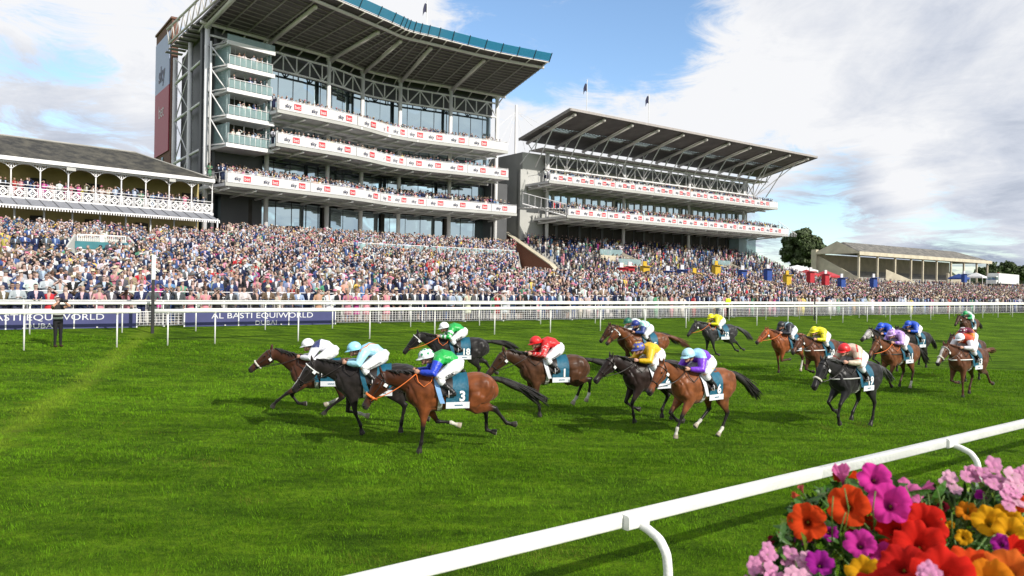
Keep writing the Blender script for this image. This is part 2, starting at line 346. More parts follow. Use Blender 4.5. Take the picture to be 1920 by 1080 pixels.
def slate_mat(name='slate', c0=(.022, .022, .021), c1=(.10, .092, .072)):
    m, t, b = newmat(name); tcn = t.nodes.new('ShaderNodeTexCoord'); mp = t.nodes.new('ShaderNodeMapping'); mp.inputs['Scale'].default_value = (1, 1, .25); t.links.new(tcn.outputs['Object'], mp.inputs[0])
    n = t.nodes.new('ShaderNodeTexNoise'); n.inputs['Scale'].default_value = .9; n.inputs['Detail'].default_value = 9; n.inputs['Roughness'].default_value = .68; t.links.new(mp.outputs[0], n.inputs[0])
    r = t.nodes.new('ShaderNodeValToRGB'); e = r.color_ramp.elements; e[0].position = .40; e[0].color = (*c0, 1); e[1].position = .66; e[1].color = (*c1, 1); t.links.new(n.outputs['Fac'], r.inputs[0]); t.links.new(r.outputs[0], b.inputs['Base Color'])
    b.inputs['Roughness'].default_value = .8
    w_ = t.nodes.new('ShaderNodeTexWave'); w_.bands_direction = 'Z'; w_.inputs['Scale'].default_value = 2.2; t.links.new(tcn.outputs['Object'], w_.inputs[0])
    bp = t.nodes.new('ShaderNodeBump'); bp.inputs['Strength'].default_value = .3; bp.inputs['Distance'].default_value = .05; t.links.new(w_.outputs[0], bp.inputs['Height']); t.links.new(bp.outputs[0], b.inputs['Normal'])
slate_mat()
slate_mat('old_slate', (.08, .078, .072), (.24, .22, .19))
def glass_mat(name, tint, dark, refl, rough=.02):
    m = bpy.data.materials.new(name); m.use_nodes = True; MATS[name] = m; t = m.node_tree; t.nodes.clear()
    o = t.nodes.new('ShaderNodeOutputMaterial'); g = t.nodes.new('ShaderNodeBsdfGlossy'); g.inputs['Color'].default_value = (*tint, 1); g.inputs['Roughness'].default_value = rough
    d = t.nodes.new('ShaderNodeBsdfDiffuse'); d.inputs['Color'].default_value = (*dark, 1); tcn = t.nodes.new('ShaderNodeTexCoord')
    n = t.nodes.new('ShaderNodeTexNoise'); n.inputs['Scale'].default_value = .12; n.inputs['Detail'].default_value = 2; t.links.new(tcn.outputs['Object'], n.inputs[0])
    bp = t.nodes.new('ShaderNodeBump'); bp.inputs['Strength'].default_value = .12; bp.inputs['Distance'].default_value = .6; t.links.new(n.outputs['Fac'], bp.inputs['Height']); t.links.new(bp.outputs[0], g.inputs['Normal'])
    x = t.nodes.new('ShaderNodeMixShader'); x.inputs[0].default_value = refl; t.links.new(d.outputs[0], x.inputs[1]); t.links.new(g.outputs[0], x.inputs[2]); t.links.new(x.outputs[0], o.inputs[0])
glass_mat('facade_glass', (.66, .82, .88), (.02, .035, .038), .72)
glass_mat('suite_glass', (.6, .75, .78), (.10, .15, .15), .35)
def clear_glass(name, col, tr, rough=.05):
    m = bpy.data.materials.new(name); m.use_nodes = True; MATS[name] = m; t = m.node_tree; t.nodes.clear()
    o = t.nodes.new('ShaderNodeOutputMaterial'); p = t.nodes.new('ShaderNodeBsdfPrincipled'); p.inputs['Base Color'].default_value = (*col, 1); p.inputs['Roughness'].default_value = rough
    tr_ = t.nodes.new('ShaderNodeBsdfTransparent'); tr_.inputs['Color'].default_value = (.85, .95, .95, 1); x = t.nodes.new('ShaderNodeMixShader'); x.inputs[0].default_value = tr
    tcn = t.nodes.new('ShaderNodeTexCoord'); n = t.nodes.new('ShaderNodeTexNoise'); n.inputs['Scale'].default_value = 1.5; t.links.new(tcn.outputs['Object'], n.inputs[0])
    mr = t.nodes.new('ShaderNodeMapRange'); t.links.new(n.outputs['Fac'], mr.inputs[0]); mr.inputs[3].default_value = tr-.08; mr.inputs[4].default_value = tr+.08; t.links.new(mr.outputs[0], x.inputs[0])
    t.links.new(p.outputs[0], x.inputs[1]); t.links.new(tr_.outputs[0], x.inputs[2]); t.links.new(x.outputs[0], o.inputs[0])
clear_glass('rail_glass', (.34, .46, .47), .5)
clear_glass('blue_glass', (.03, .25, .42), .25, .15)
clear_glass('skylight', (.7, .72, .72), .55)

# ground: one sheet reaching the horizon, gently rising towards the stands
def ground_sheet():
    us = np.unique(np.concatenate([np.linspace(-3500, -60, 8), np.linspace(-60, 260, 33), np.linspace(260, 3500, 8)]))
    vs2 = np.unique(np.concatenate([np.linspace(-1500, -20, 6), np.linspace(-20, 8, 5), np.linspace(10, VF, 15), [60, 100, 200, 500, 1200, 3500]]))
    V = [uv(a, b, float(trackz(b))-(0 if b <= VF else .12)) for b in vs2 for a in us]; nu = len(us)
    Q = [(j*nu+i, j*nu+i+1, (j+1)*nu+i+1, (j+1)*nu+i) for j in range(len(vs2)-1) for i in range(nu-1)]
    me = fast_mesh('turf_track', V, quads=Q, m='turf', smooth=True)
    o = bpy.data.objects.new('turf_track', me); COL.objects.link(o); tag(o, kind='structure')
ground_sheet()
# concrete terracing for the crowd
def terracing():
    us = sorted(set(list(np.arange(-12, 22.9, 4))+[22.99, 23.01]+list(np.arange(25, 67, 1.0))+[67.49, 67.51]+list(np.arange(70, 270, 4))))
    vs2 = list(np.arange(VF+.05, 42, .5))+list(np.arange(42, 97, .9)); V = []
    nu = len(us)
    rows = []
    for v in vs2:
        rows.append((v, v)); rows.append((v+.001, v+.9))
    for (v, vz) in rows:
        for u_ in us: V.append(uv(u_, v, crowdz(u_, vz)-.02))
    Q = [(j*nu+i, j*nu+i+1, (j+1)*nu+i+1, (j+1)*nu+i) for j in range(len(rows)-1) for i in range(nu-1)]
    me = fast_mesh('terracing', V, quads=Q, m='concrete', smooth=False); o = bpy.data.objects.new('terracing', me); COL.objects.link(o); tag(o, kind='structure')
terracing()

# ---------- running rails ----------
def rail_fence(name, label, base_pts, hgt, post_at, rad, group=None, post_r=.028, brk=None, oval=(.055, .11)):
    """base_pts polyline on the ground; post_at list of distances; top rail broken at brk intervals"""
    pts = [np.array(p, float) for p in base_pts]; seg = [0]
    for a, b in zip(pts, pts[1:]): seg.append(seg[-1]+np.linalg.norm(b-a))
    def at(s):
        q = np.array([np.interp(s, seg, [p[k] for p in pts]) for k in range(3)]); return q
    root = thing(name, label, 'running rail', at(0), group=group)
    for k, (s0, s1) in enumerate(brk or [(0, seg[-1])]):
        b = MB(); n = max(2, int((s1-s0)/3)); ps = [at(s)+ZD*hgt for s in np.linspace(s0, s1, n)]
        rings = []
        for i, p in enumerate(ps):
            d = ps[min(i+1, n-1)]-ps[max(i-1, 0)]; d /= np.linalg.norm(d); s_ = np.cross(d, ZD)
            rings.append((p, s_*oval[0], ZD*oval[1]/2))
        b.loft(rings, 14, power=.75); b.build('top_rail', 'white_rail', root, smooth=True)
    for s in post_at:
        p = at(s); b = MB(); b.tube([p-ZD*.1, p+ZD*(hgt-.03)], post_r, 8); b.tube([p+ZD*(hgt-.10), p+ZD*(hgt-.02)], post_r*1.6, 8); b.build('post', 'white_rail', root, smooth=True)
    return at, seg[-1]
def s_on(base_pts, px):                        # distance along a polyline where pixel column px meets it
    pts = [np.array(p, float) for p in base_pts]; L0 = 0
    tot = []
    for a, b in zip(pts, pts[1:]):
        n = 400
        for i in range(n):
            q = a+(b-a)*i/n; tot.append((abs(proj(q)[0]-px) if q[1] > 1 else 1e9, L0+np.linalg.norm(b-a)*i/n))
        L0 += np.linalg.norm(b-a)
    return min(tot)[1]
def line_pts(v0, v1, u0, u1, n=9): return [uv(u, v, float(trackz(v))) for u, v in zip(np.linspace(u0, u1, n), np.linspace(v0, v1, n))]
A0, A1 = hit(45, 657), hit(1911, 592.5); (ua, va), (ub, vb) = touv(A0), touv(A1)
def va_at(u): return va+(vb-va)*(u-ua)/(ub-ua)
LA = line_pts(va_at(-3), va_at(150), -3, 150, 30)
g0, g1 = s_on(LA, 262), s_on(LA, 289); posts = [s_on(LA, x) for x in (45, 219, 314, 403, 559, 693, 815, 927)]
s = posts[-1]; stp = 3.6
while s < 150: s += stp; posts.append(s)
rail_fence('running_rail', 'white running rail on the grandstand side, with a gap at the finishing post', LA, 1.28, posts, .05, brk=[(0, g0), (g1, 152)], oval=(.06, .15))
LB = line_pts(34.6, 34.9, -4, 160, 30)
rail_fence('running_rail', 'second white rail, just in front of the crowd barrier', LB, 1.2, [s_on(LB, x) for x in (55, 229, 367, 497, 623)]+list(np.arange(s_on(LB, 623)+4.2, 150, 4.2)), .05, oval=(.05, .12))
# near rail with bent legs, right below the viewing stand
def near_rail():
    a = Pz(1920, 794, 1.25); b = Pz(728, 1080, 1.25); d = (a-b)/np.linalg.norm(a-b); side = np.cross(d, ZD)
    root = thing('running_rail', 'thick white running rail crossing the bottom right foreground, with curved swan-neck legs', 'running rail', (b[0], b[1], 0))
    q0 = b-d*4; q1 = a+d*30
    jp = Pz(1540, 888, 1.25); sj = float((jp-q0)@d)
    for s0, s1 in ((0, sj-.003), (sj+.003, np.linalg.norm(q1-q0))):
        m_ = MB(); m_.loft([(q0+d*s0, side*.045, ZD*.052), (q0+d*s1, side*.045, ZD*.052)], 24, power=.38); m_.build('top_rail', 'white_rail', root, smooth=True)
    for px, py in ((1196, 974), (1783, 829), (2160, 745)):
        p = Pz(px, py, 1.25); m_ = MB(); m_.loft([(p-d*.14, side*.047, ZD*.054), (p+d*.08, side*.047, ZD*.054)], 24, power=.38); m_.build('joint_sleeve', 'white_rail', root); out = -side if (-side)@np.array([0, -1., 0]) > 0 else side
        path = [p-ZD*.03+d*0, p+out*.10-ZD*.045, p+out*.22-ZD*.09, p+out*.29-ZD*.18, p+out*.31-ZD*.34, p+out*.31-ZD*1.3]
        # smooth the bend
        sm = []
        for i in range(len(path)-1):
            for k in range(4): sm.append(path[i]+(path[i+1]-path[i])*k/4)
        sm.append(path[-1]); sm = [sm[0]]+[(sm[i-1]+sm[i]*2+sm[i+1])/4 for i in range(1, len(sm)-1)]+[sm[-1]]
        m_ = MB(); m_.tube(sm, .034, 14); m_.build('leg', 'white_rail', root, smooth=True)
near_rail()

# ---------- crowd barrier ----------
def crowd_barrier():
    root = thing('crowd_barrier', 'long white mesh crowd barrier that the front row leans on', 'barrier', uv(0, VF, .95))
    lo, hi = -3, 170
    m_ = MB(); m_.tube([uv(lo, VF, .95+1.13), uv(hi, VF, .95+1.13)], .04, 8); m_.build('lean_rail', 'white_rail', root, smooth=True)
    m_ = MB(); m_.beam(uv(lo, VF-.05, .95+.66), uv(hi, VF-.05, .95+.66), .03, .03); m_.beam(uv(lo, VF-.05, 1.02), uv(hi, VF-.05, 1.02), .03, .03)
    m_.build('lower_rail', 'white_steel', root)
    us = np.arange(lo, hi, 2.6)
    for i, u_ in enumerate(us):
        if i < 66:
            m_ = MB(); m_.tube([uv(u_, VF-.02, .9), uv(u_, VF-.02, 2.08)], .03, 6); m_.box(uv(u_, VF-.12, .98), (.06, .3, .04), (UD, VD, ZD)); m_.build('post', 'white_rail', root)
    m_ = MB()
    for u_ in np.arange(lo, 85, .16): m_.beam(uv(u_, VF-.05, 1.02), uv(u_, VF-.05, 1.61), .014, .014, up=UD)
    for z in (1.14, 1.26, 1.38, 1.50): m_.beam(uv(lo, VF-.05, z), uv(hi, VF-.05, z), .014, .014)
    m_.build('mesh_panel', 'white_steel', root)
crowd_barrier()
def hoarding(px0, px1, words, cx, label):
    u0, u1 = atpx(px0, VF-.18, 610), atpx(px1, VF-.18, 610); z0, z1 = .90, 1.72
    root = thing('advertising_hoarding', label, 'hoarding', uv((u0+u1)/2, VF-.18, .93), group='navy advertising boards on the crowd barrier')
    m_ = MB(); m_.box(uv((u0+u1)/2, VF-.18, (z0+z1)/2), (u1-u0, .05, z1-z0), (UD, VD, ZD)); m_.build('board', 'banner_navy', root)
    m_ = MB()
    m_.box(uv((u0+u1)/2, VF-.20, z1+.015), (u1-u0+.06, .09, .035), (UD, VD, ZD))
    for u_ in np.linspace(u0, u1, 4): m_.box(uv(u_, VF-.20, (z0+z1)/2), (.05, .07, z1-z0), (UD, VD, ZD))
    m_.build('frame', 'white_steel', root)
    m_ = MB(); uc = atpx(cx, VF-.2, 600)
    put_text(m_, 'AL BASTI EQUIWORLD', uv(uc, VF-.215, 1.42), UD, ZD, .26, .0, 1.30)
    put_text(m_, 'DUBAI', uv(uc+.1, VF-.215, 1.07), UD, ZD, .20, .0, 1.3)
    m_.build('lettering', 'banner_letter', root)
hoarding(-130, 256, '', 70, 'navy lettered hoarding at the far left behind the press photographer')
hoarding(345, 628, '', 495, 'navy lettered hoarding on the barrier right of the finishing post')
# second barrier just behind the front concourse
def inner_barrier():
    root = thing('steel_barrier', 'white tubular steel barrier behind the front two rows of the crowd', 'barrier', uv(0, 40.7, 1.3))
    m_ = MB()
    for z in (2.15, 2.42): m_.tube([uv(-3, 40.7, z), uv(42, 40.7, z)], .022, 6)
    m_.build('rail', 'white_steel', root)
    for u_ in np.arange(-2, 42, 3.1):
        m_ = MB(); m_.tube([uv(u_, 40.7, 1.2), uv(u_, 40.7, 2.42)], .028, 6); m_.build('post', 'white_steel', root)
    m_ = MB()
    for u_ in np.arange(-3, 42, .14): m_.beam(uv(u_, 40.7, 1.3), uv(u_, 40.7, 2.15), .014, .014, up=UD)
    m_.build('bars', 'white_steel', root)
inner_barrier()
# ---------- finishing post ----------
def finishing_post():
    u_ = atpx(286, 34.2, 600); z0 = float(trackz(34.2))
    t_ = P(286, 478, (uv(u_, 34.2))[1])[2]; m1 = P(286, 524, uv(u_, 34.2)[1])[2]
    root = thing('finishing_post', 'slender finishing post, white above and black below, beside the gap in the rail', 'winning post', uv(u_, 34.2, z0))
    m_ = MB(); m_.box(uv(u_, 34.2, (z0+m1)/2-.05), (.11, .11, m1-z0+.1), (UD, VD, ZD)); m_.build('base_post', 'black_paint', root)
    m_ = MB(); m_.box(uv(u_, 34.2, (m1+t_)/2), (.14, .14, t_-m1), (UD, VD, ZD)); m_.build('white_board', 'white_rail', root)
finishing_post()
def course_marker(px):
    p = uv(atpx(px, 33.6, 600), 33.6); z0 = float(trackz(33.6))
    m_ = MB(); m_.box((p[0], p[1], z0+.85), (.08, .08, 1.9)); m_.box((p[0], p[1], z0+1.82), (.1, .1, .06)); o = m_.build('marker_post', 'black_paint')
    tag(o, 'dark green-black marker post standing behind the rail above the yellow-capped rider', 'post')
course_marker(1527)
# ================= STANDS =================
def sky_bet(c, ex, ez, h, nrm, root):
    """the sponsor's mark: 'sky' in ink and 'bet' in a red block, one mesh of three materials"""
    b = MB(); k = []
    put_text(b, 'sky', c-ex*h*1.15+nrm*.05-ez*h*.05, ex, ez, h*.80, .012); k += [0]*(len(b.f)-len(k))
    cc = c+ex*h*.95+nrm*.03; w_, hh = h*1.6, h*1.15
    b.add([cc-ex*w_/2-ez*hh/2+nrm*.012, cc+ex*w_/2-ez*hh/2+nrm*.012, cc+ex*w_/2+ez*hh/2+nrm*.012, cc-ex*w_/2+ez*hh/2+nrm*.012], [(0, 1, 2, 3)]); k += [1]
    put_text(b, 'bet', cc+nrm*.024, ex, ez, h*.72, .012); k += [2]*(len(b.f)-len(k))
    o = b.build('sponsor_mark', 'sign_ink', root); o.data.materials.append(MATS['sign_red']); o.data.materials.append(MATS['sign_white']); o.data.polygons.foreach_set('material_index', k)
class Path:
    def __init__(s, pts):
        s.p = [np.array([p[0], p[1]], float) for p in pts]; s.d = [0]
        for a, b in zip(s.p, s.p[1:]): s.d.append(s.d[-1]+np.linalg.norm(b-a))
        s.L = s.d[-1]
    def at(s, t, off=0, z=0):
        x = np.interp(t, s.d, [p[0] for p in s.p]); y = np.interp(t, s.d, [p[1] for p in s.p]); d = s.dir(t); n = np.array([d[1], -d[0]])
        if t > s.L: x, y = s.p[-1]+d*(t-s.L)
        if t < 0: x, y = s.p[0]+d*t
        return np.array([x+n[0]*off, y+n[1]*off, z])
    def dir(s, t, e=2.5):
        t = min(max(t, 0), s.L); a = min(max(t-e, 0), s.L-.01); b = max(min(t+e, s.L), a+.01)
        q = np.array([np.interp(b, s.d, [p[k] for p in s.p])-np.interp(a, s.d, [p[k] for p in s.p]) for k in (0, 1)]); return q/np.linalg.norm(q)
    def nrm(s, t): d = s.dir(t); return np.array([d[1], -d[0], 0])      # towards the track
def smooth_pts(pts, n=6):
    P_ = [np.array(p, float) for p in pts]; P_ = [2*P_[0]-P_[1]]+P_+[2*P_[-1]-P_[-2]]; out = []
    for i in range(1, len(P_)-2):
        a, b, c, d = P_[i-1:i+3]
        for k in range(n):
            t = k/n; out.append(.5*((2*b)+(-a+c)*t+(2*a-5*b+4*c-d)*t*t+(-a+3*b-3*c+d)*t**3))
    out.append(P_[-2]); return out
def strip(mb, path, t0, t1, o0, z0, o1, z1, n=None, th=0):
    """sheet (or slab of thickness th) along a path between (offset, z) pairs"""
    n = n or max(1, int((t1-t0)/2)); ts = np.linspace(t0, t1, n+1); V = []
    if th == 0:
        for t in ts: V += [path.at(t, o0, z0), path.at(t, o1, z1)]
        mb.add(V, [(2*i, 2*i+2, 2*i+3, 2*i+1) for i in range(n)])
    else:
        for t in ts: V += [path.at(t, o0, z0), path.at(t, o1, z1), path.at(t, o1, z1+th), path.at(t, o0, z0+th)]
        Fs = [tuple(4*i+a for a in (k, (k+1) % 4))+tuple(4*(i+1)+a for a in ((k+1) % 4, k)) for i in range(n) for k in range(4)]
        mb.add(V, Fs+[(3, 2, 1, 0), (4*n, 4*n+1, 4*n+2, 4*n+3)])
def vwall(mb, path, t0, t1, off, z0, z1, th=.12, n=None):
    n = n or max(1, int((t1-t0)/2)); ts = np.linspace(t0, t1, n+1); V = []
    for t in ts: V += [path.at(t, off, z0), path.at(t, off-th, z0), path.at(t, off-th, z1), path.at(t, off, z1)]
    Fs = [tuple(4*i+a for a in (k, (k+1) % 4))+tuple(4*(i+1)+a for a in ((k+1) % 4, k)) for i in range(n) for k in range(4)]
    mb.add(V, Fs+[(3, 2, 1, 0), (4*n, 4*n+1, 4*n+2, 4*n+3)])
BALC = []           # places where people stand: (path, t0, t1, offset, z, rows)
def sign_band(root, path, t0, t1, off, z0, h, step, mk=.62, dbl=False):
    b = MB(); vwall(b, path, t0, t1, off, z0, z0+h, .10); bal = b.build('sign_board', 'sign_white', root)
    seam = MB()
    for t in np.arange(t0+.05, t1, step*3 if not dbl else step):
        seam.beam(path.at(t, off+.012, z0), path.at(t, off+.012, z0+h), .03, .03, up=path.nrm(t))
    seam.build('panel_seam', 'dark_metal', bal)
    t = t0+step*.55
    while t < t1-step*.35:
        for dt in ((-.18*step, .22*step) if dbl else (0,)):
            d = path.dir(t+dt); ex = np.array([d[0], d[1], 0]); sky_bet(path.at(t+dt, off, z0+h*.52), ex, ZD, mk*h, path.nrm(t+dt), bal)
        t += step
    return bal
def truss(mb, path, t0, t1, off, z0, z1, n, r=.11):
    ts = np.linspace(t0, t1, n*2+1)
    for z in (z0, z1):
        mb.tube([path.at(t, off, z) for t in ts], r*1.2, 6)
    for k, t in enumerate(ts):
        mb.tube([path.at(t, off, z0), path.at(t, off, z1)], r*.8, 6)
        if k < len(ts)-1:
            a, b = (z0, z1) if k % 2 == 0 else (z1, z0); mb.tube([path.at(t, off, a), path.at(ts[k+1], off, b)], r*.8, 6)

# ---------- main grandstand ----------
ZT = 27.8
cpx = [(388, None), (503, 406), (617, 379), (680, 359), (750, 345), (845, 332), (932, 319)]; mcol = []
for px, h in cpx:
    if h is None: Y = 82.7
    else: Y = 88*406/h
    p = P(px, 530-(h or 400), Y); mcol.append(p[:2])
MP = Path(smooth_pts(mcol, 5)); tcol = []
for c in mcol: tcol.append(min((np.linalg.norm(np.array(MP.at(t)[:2])-c), t) for t in np.linspace(0, MP.L, 400))[1])
GS = thing('main_grandstand', 'tall curved grandstand with a great overhanging roof and three white sponsor bands', 'grandstand', (*mcol[3], 7.5))
for t in tcol:
    b = MB(); b.tube([MP.at(t, 0, 3.0), MP.at(t, 0, 30.5)], .27, 12); b.tube([MP.at(t, 0, 30.2), MP.at(t, 0, 30.7)], .38, 12); b.build('column', 'white_steel', GS, smooth=True)
T1 = tcol[1]; TE = MP.L
# glazed storeys
for (t0, t1, off, z0, z1, fr) in [(-1.0, TE-.5, -2.6, 7.0, 12.6, 2.2), (T1, TE-.3, -2.2, 13.6, 17.4, 2.2), (T1, TE-.3, -1.6, 18.6, 21.6, 1.5), (T1, TE-.3, -1.2, 22.2, 27.6, 2.0)]:
    b = MB(); vwall(b, MP, t0, t1, off, z0, z1, .1, n=int((t1-t0)/2.6)); g = b.build('glass_wall', 'facade_glass', GS)
    b = MB()
    for t in np.arange(t0, t1, fr): b.beam(MP.at(t, off+.03, z0), MP.at(t, off+.03, z1), .05, .05, up=MP.nrm(t))
    if z0 in (18.6,): b.beam(MP.at(t0, off+.02, 20.2), MP.at(t0, off+.02, 20.3), .05); strip(b, MP, t0, t1, off+.06, 20.1, off+.02, 20.1, th=.06)
    b.build('mullion', 'dark_metal', g)
# dark doorways and vertical shades in the ground storey
for t in (2, 12.5, 22, 31, 40, 49):
    b = MB(); b.box(MP.at(t, -2.45, 8.6), (1.6, .25, 2.4), (np.array([*MP.dir(t), 0]), MP.nrm(t), ZD)); b.build('doorway', 'interior', GS)
for t in (6.5, 17.5, 26.5, 36, 45): b = MB(); b.box(MP.at(t, -2.4, 9.8), (.5, .3, 5.4), (np.array([*MP.dir(t), 0]), MP.nrm(t), ZD)); b.build('window_post', 'interior', GS)
for t in (16, 30, 43): b = MB(); b.box(MP.at(t, -2.05, 14.9), (1.5, .2, 2.3), (np.array([*MP.dir(t), 0]), MP.nrm(t), ZD)); b.build('doorway', 'interior', GS)
b = MB(); vwall(b, MP, 0, TE, -1.3, 27.6, 31.2, .4); b.build('attic_wall', 'grey_cladding', GS)
b = MB(); vwall(b, MP, -.3, T1-.2, -.6, 13.2, 30.6, .4); b.build('end_wall', 'grey_cladding', GS)
b = MB(); truss(b, MP, .2, TE, 0.02, 27.5, 29.5, 12, .11); b.build('truss', 'white_steel', GS, smooth=True)
# body behind the glass so nothing shows through
b = MB(); V = []; c0_ = mcol[0]
for z in (0, 30.8):
    V += [np.array([*(c0_+UD[:2]*2.2+VD[:2]*2.0), z]), MP.at(TE*.5, -3.6, z), MP.at(TE, -3.6, z), np.array([*(MP.at(TE, -3.6)[:2]+VD[:2]*18), z]), np.array([*(c0_+UD[:2]*2.2+VD[:2]*14.5), z])]
b.add(V, [(4, 3, 2, 1, 0), (5, 6, 7, 8, 9)]+[(i, (i+1) % 5, (i+1) % 5+5, i+5) for i in range(5)]); b.build('building_core', 'grey_cladding', GS)
# side return: framed dark panels with cross bracing
c0 = mcol[0]; sdv = VD[:2]
tS = [0, 7.3, 15.0]
for k, s_ in enumerate(tS[1:]):
    p = c0+sdv*s_; b = MB(); b.tube([(*p, 4), (*p, 30.4)], .27, 10); b.build('column', 'white_steel', GS, smooth=True)
b = MB(); zz_ = [13.0, 17.6, 22.4, 26.8, 30.4]
for s0, s1 in ((0, 7.3), (7.3, 15)):
    for z in (12.8, 17.4, 22.6, 27.2): b.tube([(*(c0+sdv*s0), z), (*(c0+sdv*s1), z)], .17, 6)
for z0, z1 in ((12.8, 17.4), (17.4, 22.6), (22.6, 27.2), (27.2, 30.2)):
    b.tube([(*(c0+sdv*7.6), z0), (*(c0+sdv*14.8), z1)], .07, 5); b.tube([(*(c0+sdv*14.8), z0), (*(c0+sdv*7.6), z1)], .07, 5)
b.build('side_bracing', 'white_steel', GS, smooth=True)
b = MB(); b.box((*(c0+sdv*7.6+UD[:2]*.9), 16), (.3, 14.6, 29), (UD, VD, ZD)); b.build('side_wall', 'grey_cladding', GS)
# balconies
def balcony(path, root, t0, t1, off, zb, h, step, rows, bracket=6.0, rise=.0, back=-2.0, mk=.50, dbl=False, slabz=.35, glass=True):
    b = MB(); strip(b, path, t0, t1, off, zb-slabz, back, zb-slabz, th=.3); bo = b.build('balcony', 'white_steel', root)
    b = MB(); vwall(b, path, t0-.1, t1+.1, off+.02, zb-.38, zb-.03, .25); b.build('edge_beam', 'light_cladding', bo)
    sg = sign_band(bo, path, t0, t1, off+.06, zb, h, step, mk, dbl)
    b = MB()
    for t in np.arange(t0+.5, t1, bracket/2): b.tube([path.at(t, off-.3, zb-.5), path.at(t, back+1.2, zb-.85)], .13, 6)
    for o_ in (off-2.6, back+2.0): b.tube([path.at(t, o_, zb-.55) for t in np.linspace(t0, t1, 24)], .13, 6)
    b.build('bracket', 'white_steel', bo, smooth=True)
    b = MB()
    b.tube([path.at(t, off-.15, zb+h+.12) for t in np.linspace(t0, t1, 24)], .03, 5)
    for t in (t0, t1): b.tube([path.at(t, off-.1, zb), path.at(t, off-.1, zb+h+.2)], .05, 6)
    for t, e in ((t0, 1), (t1, -1)):
        for q in np.linspace(off-.3, max(back, 0), 5): b.tube([path.at(t, q, zb), path.at(t, q, zb+h+.15)], .03, 5)
        b.beam(path.at(t, off, zb+h+.15), path.at(t, max(back, 0), zb+h+.15), .05)
    b.build('handrail', 'white_steel', bo)
    if rise:
        for k in range(rows):
            o0 = off-.6-.95*k; b = MB(); strip(b, path, t0+.3, t1-.3, o0, zb-.05+rise*k, o0-.95, zb-.05+rise*k, th=.2)
            b.build('tier', 'concrete', bo)
    BALC.append((path, t0+.4, t1-.4, off-.75, zb-.05, rows, rise))
    return bo
balcony(MP, GS, -.2, TE+.1, 5.2, 13.2, 1.0, 3.25, 6, rise=.22)
balcony(MP, GS, T1-1.8, TE-1.4, 5.2, 18.1, 1.05, 3.3, 2)
balcony(MP, GS, T1-1.7, TE-1.6, 5.2, 21.75, 1.1, 3.3, 3, rise=.3)
# hospitality boxes at the left end
def suites():
    t0, t1 = 1.0, T1-1.6; d = np.array([*MP.dir((t0+t1)/2), 0]); n = MP.nrm((t0+t1)/2); c = MP.at((t0+t1)/2, 0, 0); Lw = t1-t0
    pod = MB(); off = 1.4
    zs = [17.5, 20.5, 23.3, 25.8]; top = 28.3
    for z in zs+[top]: pod.box(c+n*off+ZD*(z-.18), (Lw+.7, 4.2, .28), (d, n, ZD)); pod.box(c+n*(off+2.0)+ZD*(z-.14), (Lw+.9, .25, .42), (d, n, ZD))
    pod = pod.build('hospitality_box', 'white_steel', GS)
    i_ = MB(); i_.box(c+n*(off-1.4)+ZD*22.8, (Lw, 1.0, 10.6), (d, n, ZD)); i_.build('room', 'interior', pod)
    f = MB()
    for z in zs:
        for k in range(5): q = c+d*(-Lw/2+Lw*k/4)+n*(off+1.2 if k in (0, 4) else off+.6); f.tube([q+ZD*z, q+ZD*(z+2.4)], .07 if k in (0, 2, 4) else .03, 6)
        for k in range(9): q = c+d*(-Lw/2-.2+(Lw+.4)*k/8)+n*(off+2.0); f.tube([q+ZD*z, q+ZD*(z+1.1)], .03, 5)
        f.beam(c-d*(Lw/2+.2)+n*(off+2.0)+ZD*(z+1.1), c+d*(Lw/2+.2)+n*(off+2.0)+ZD*(z+1.1), .07)
    for z in [12.9+4.6]+zs[1:]+[28.2]:
        for k in (0, 1): q = c+d*(-Lw/2-.3)+ZD*z; f.tube([MP.at(0, 0, z), q+n*(off+1.9)], .1, 6)
    for s_ in (0,):
        q = c+d*(-Lw/2-1.0)+n*.9; f.tube([q+ZD*15.6, q+ZD*28.6], .12, 6)
        for a, b_ in zip([17.5]+zs[1:]+[28.2], zs[1:]+[28.2]): f.tube([q+ZD*a, q+n*0-d*0+ZD*b_], .08, 6); f.tube([q+ZD*(b_-.1), q+d*.9+n*1.6+ZD*(a+.1)], .07, 6)
    f.build('box_frame', 'white_steel', pod, smooth=True)
    g = MB()
    for z in zs: g.box(c+n*(off+2.0)+ZD*(z+.58), (Lw+.3, .03, .85), (d, n, ZD)); g.box(c-d*(Lw/2+.05)+n*off+ZD*(z+1.15), (.03, 3.8, 2.3), (d, n, ZD)); g.box(c+d*(Lw/2+.05)+n*off+ZD*(z+1.15), (.03, 3.8, 2.3), (d, n, ZD))
    g.box(c+n*(off+2.0)+ZD*(top+.35), (Lw+.9, .04, .8), (d, n, ZD))
    g.build('box_glass', 'rail_glass', pod)
    for z in zs: BALC.append((Path([(c-d*Lw/2)[:2], (c+d*Lw/2)[:2]]), .6, Lw-.6, off+1.5, z, 1, 0))
suites()
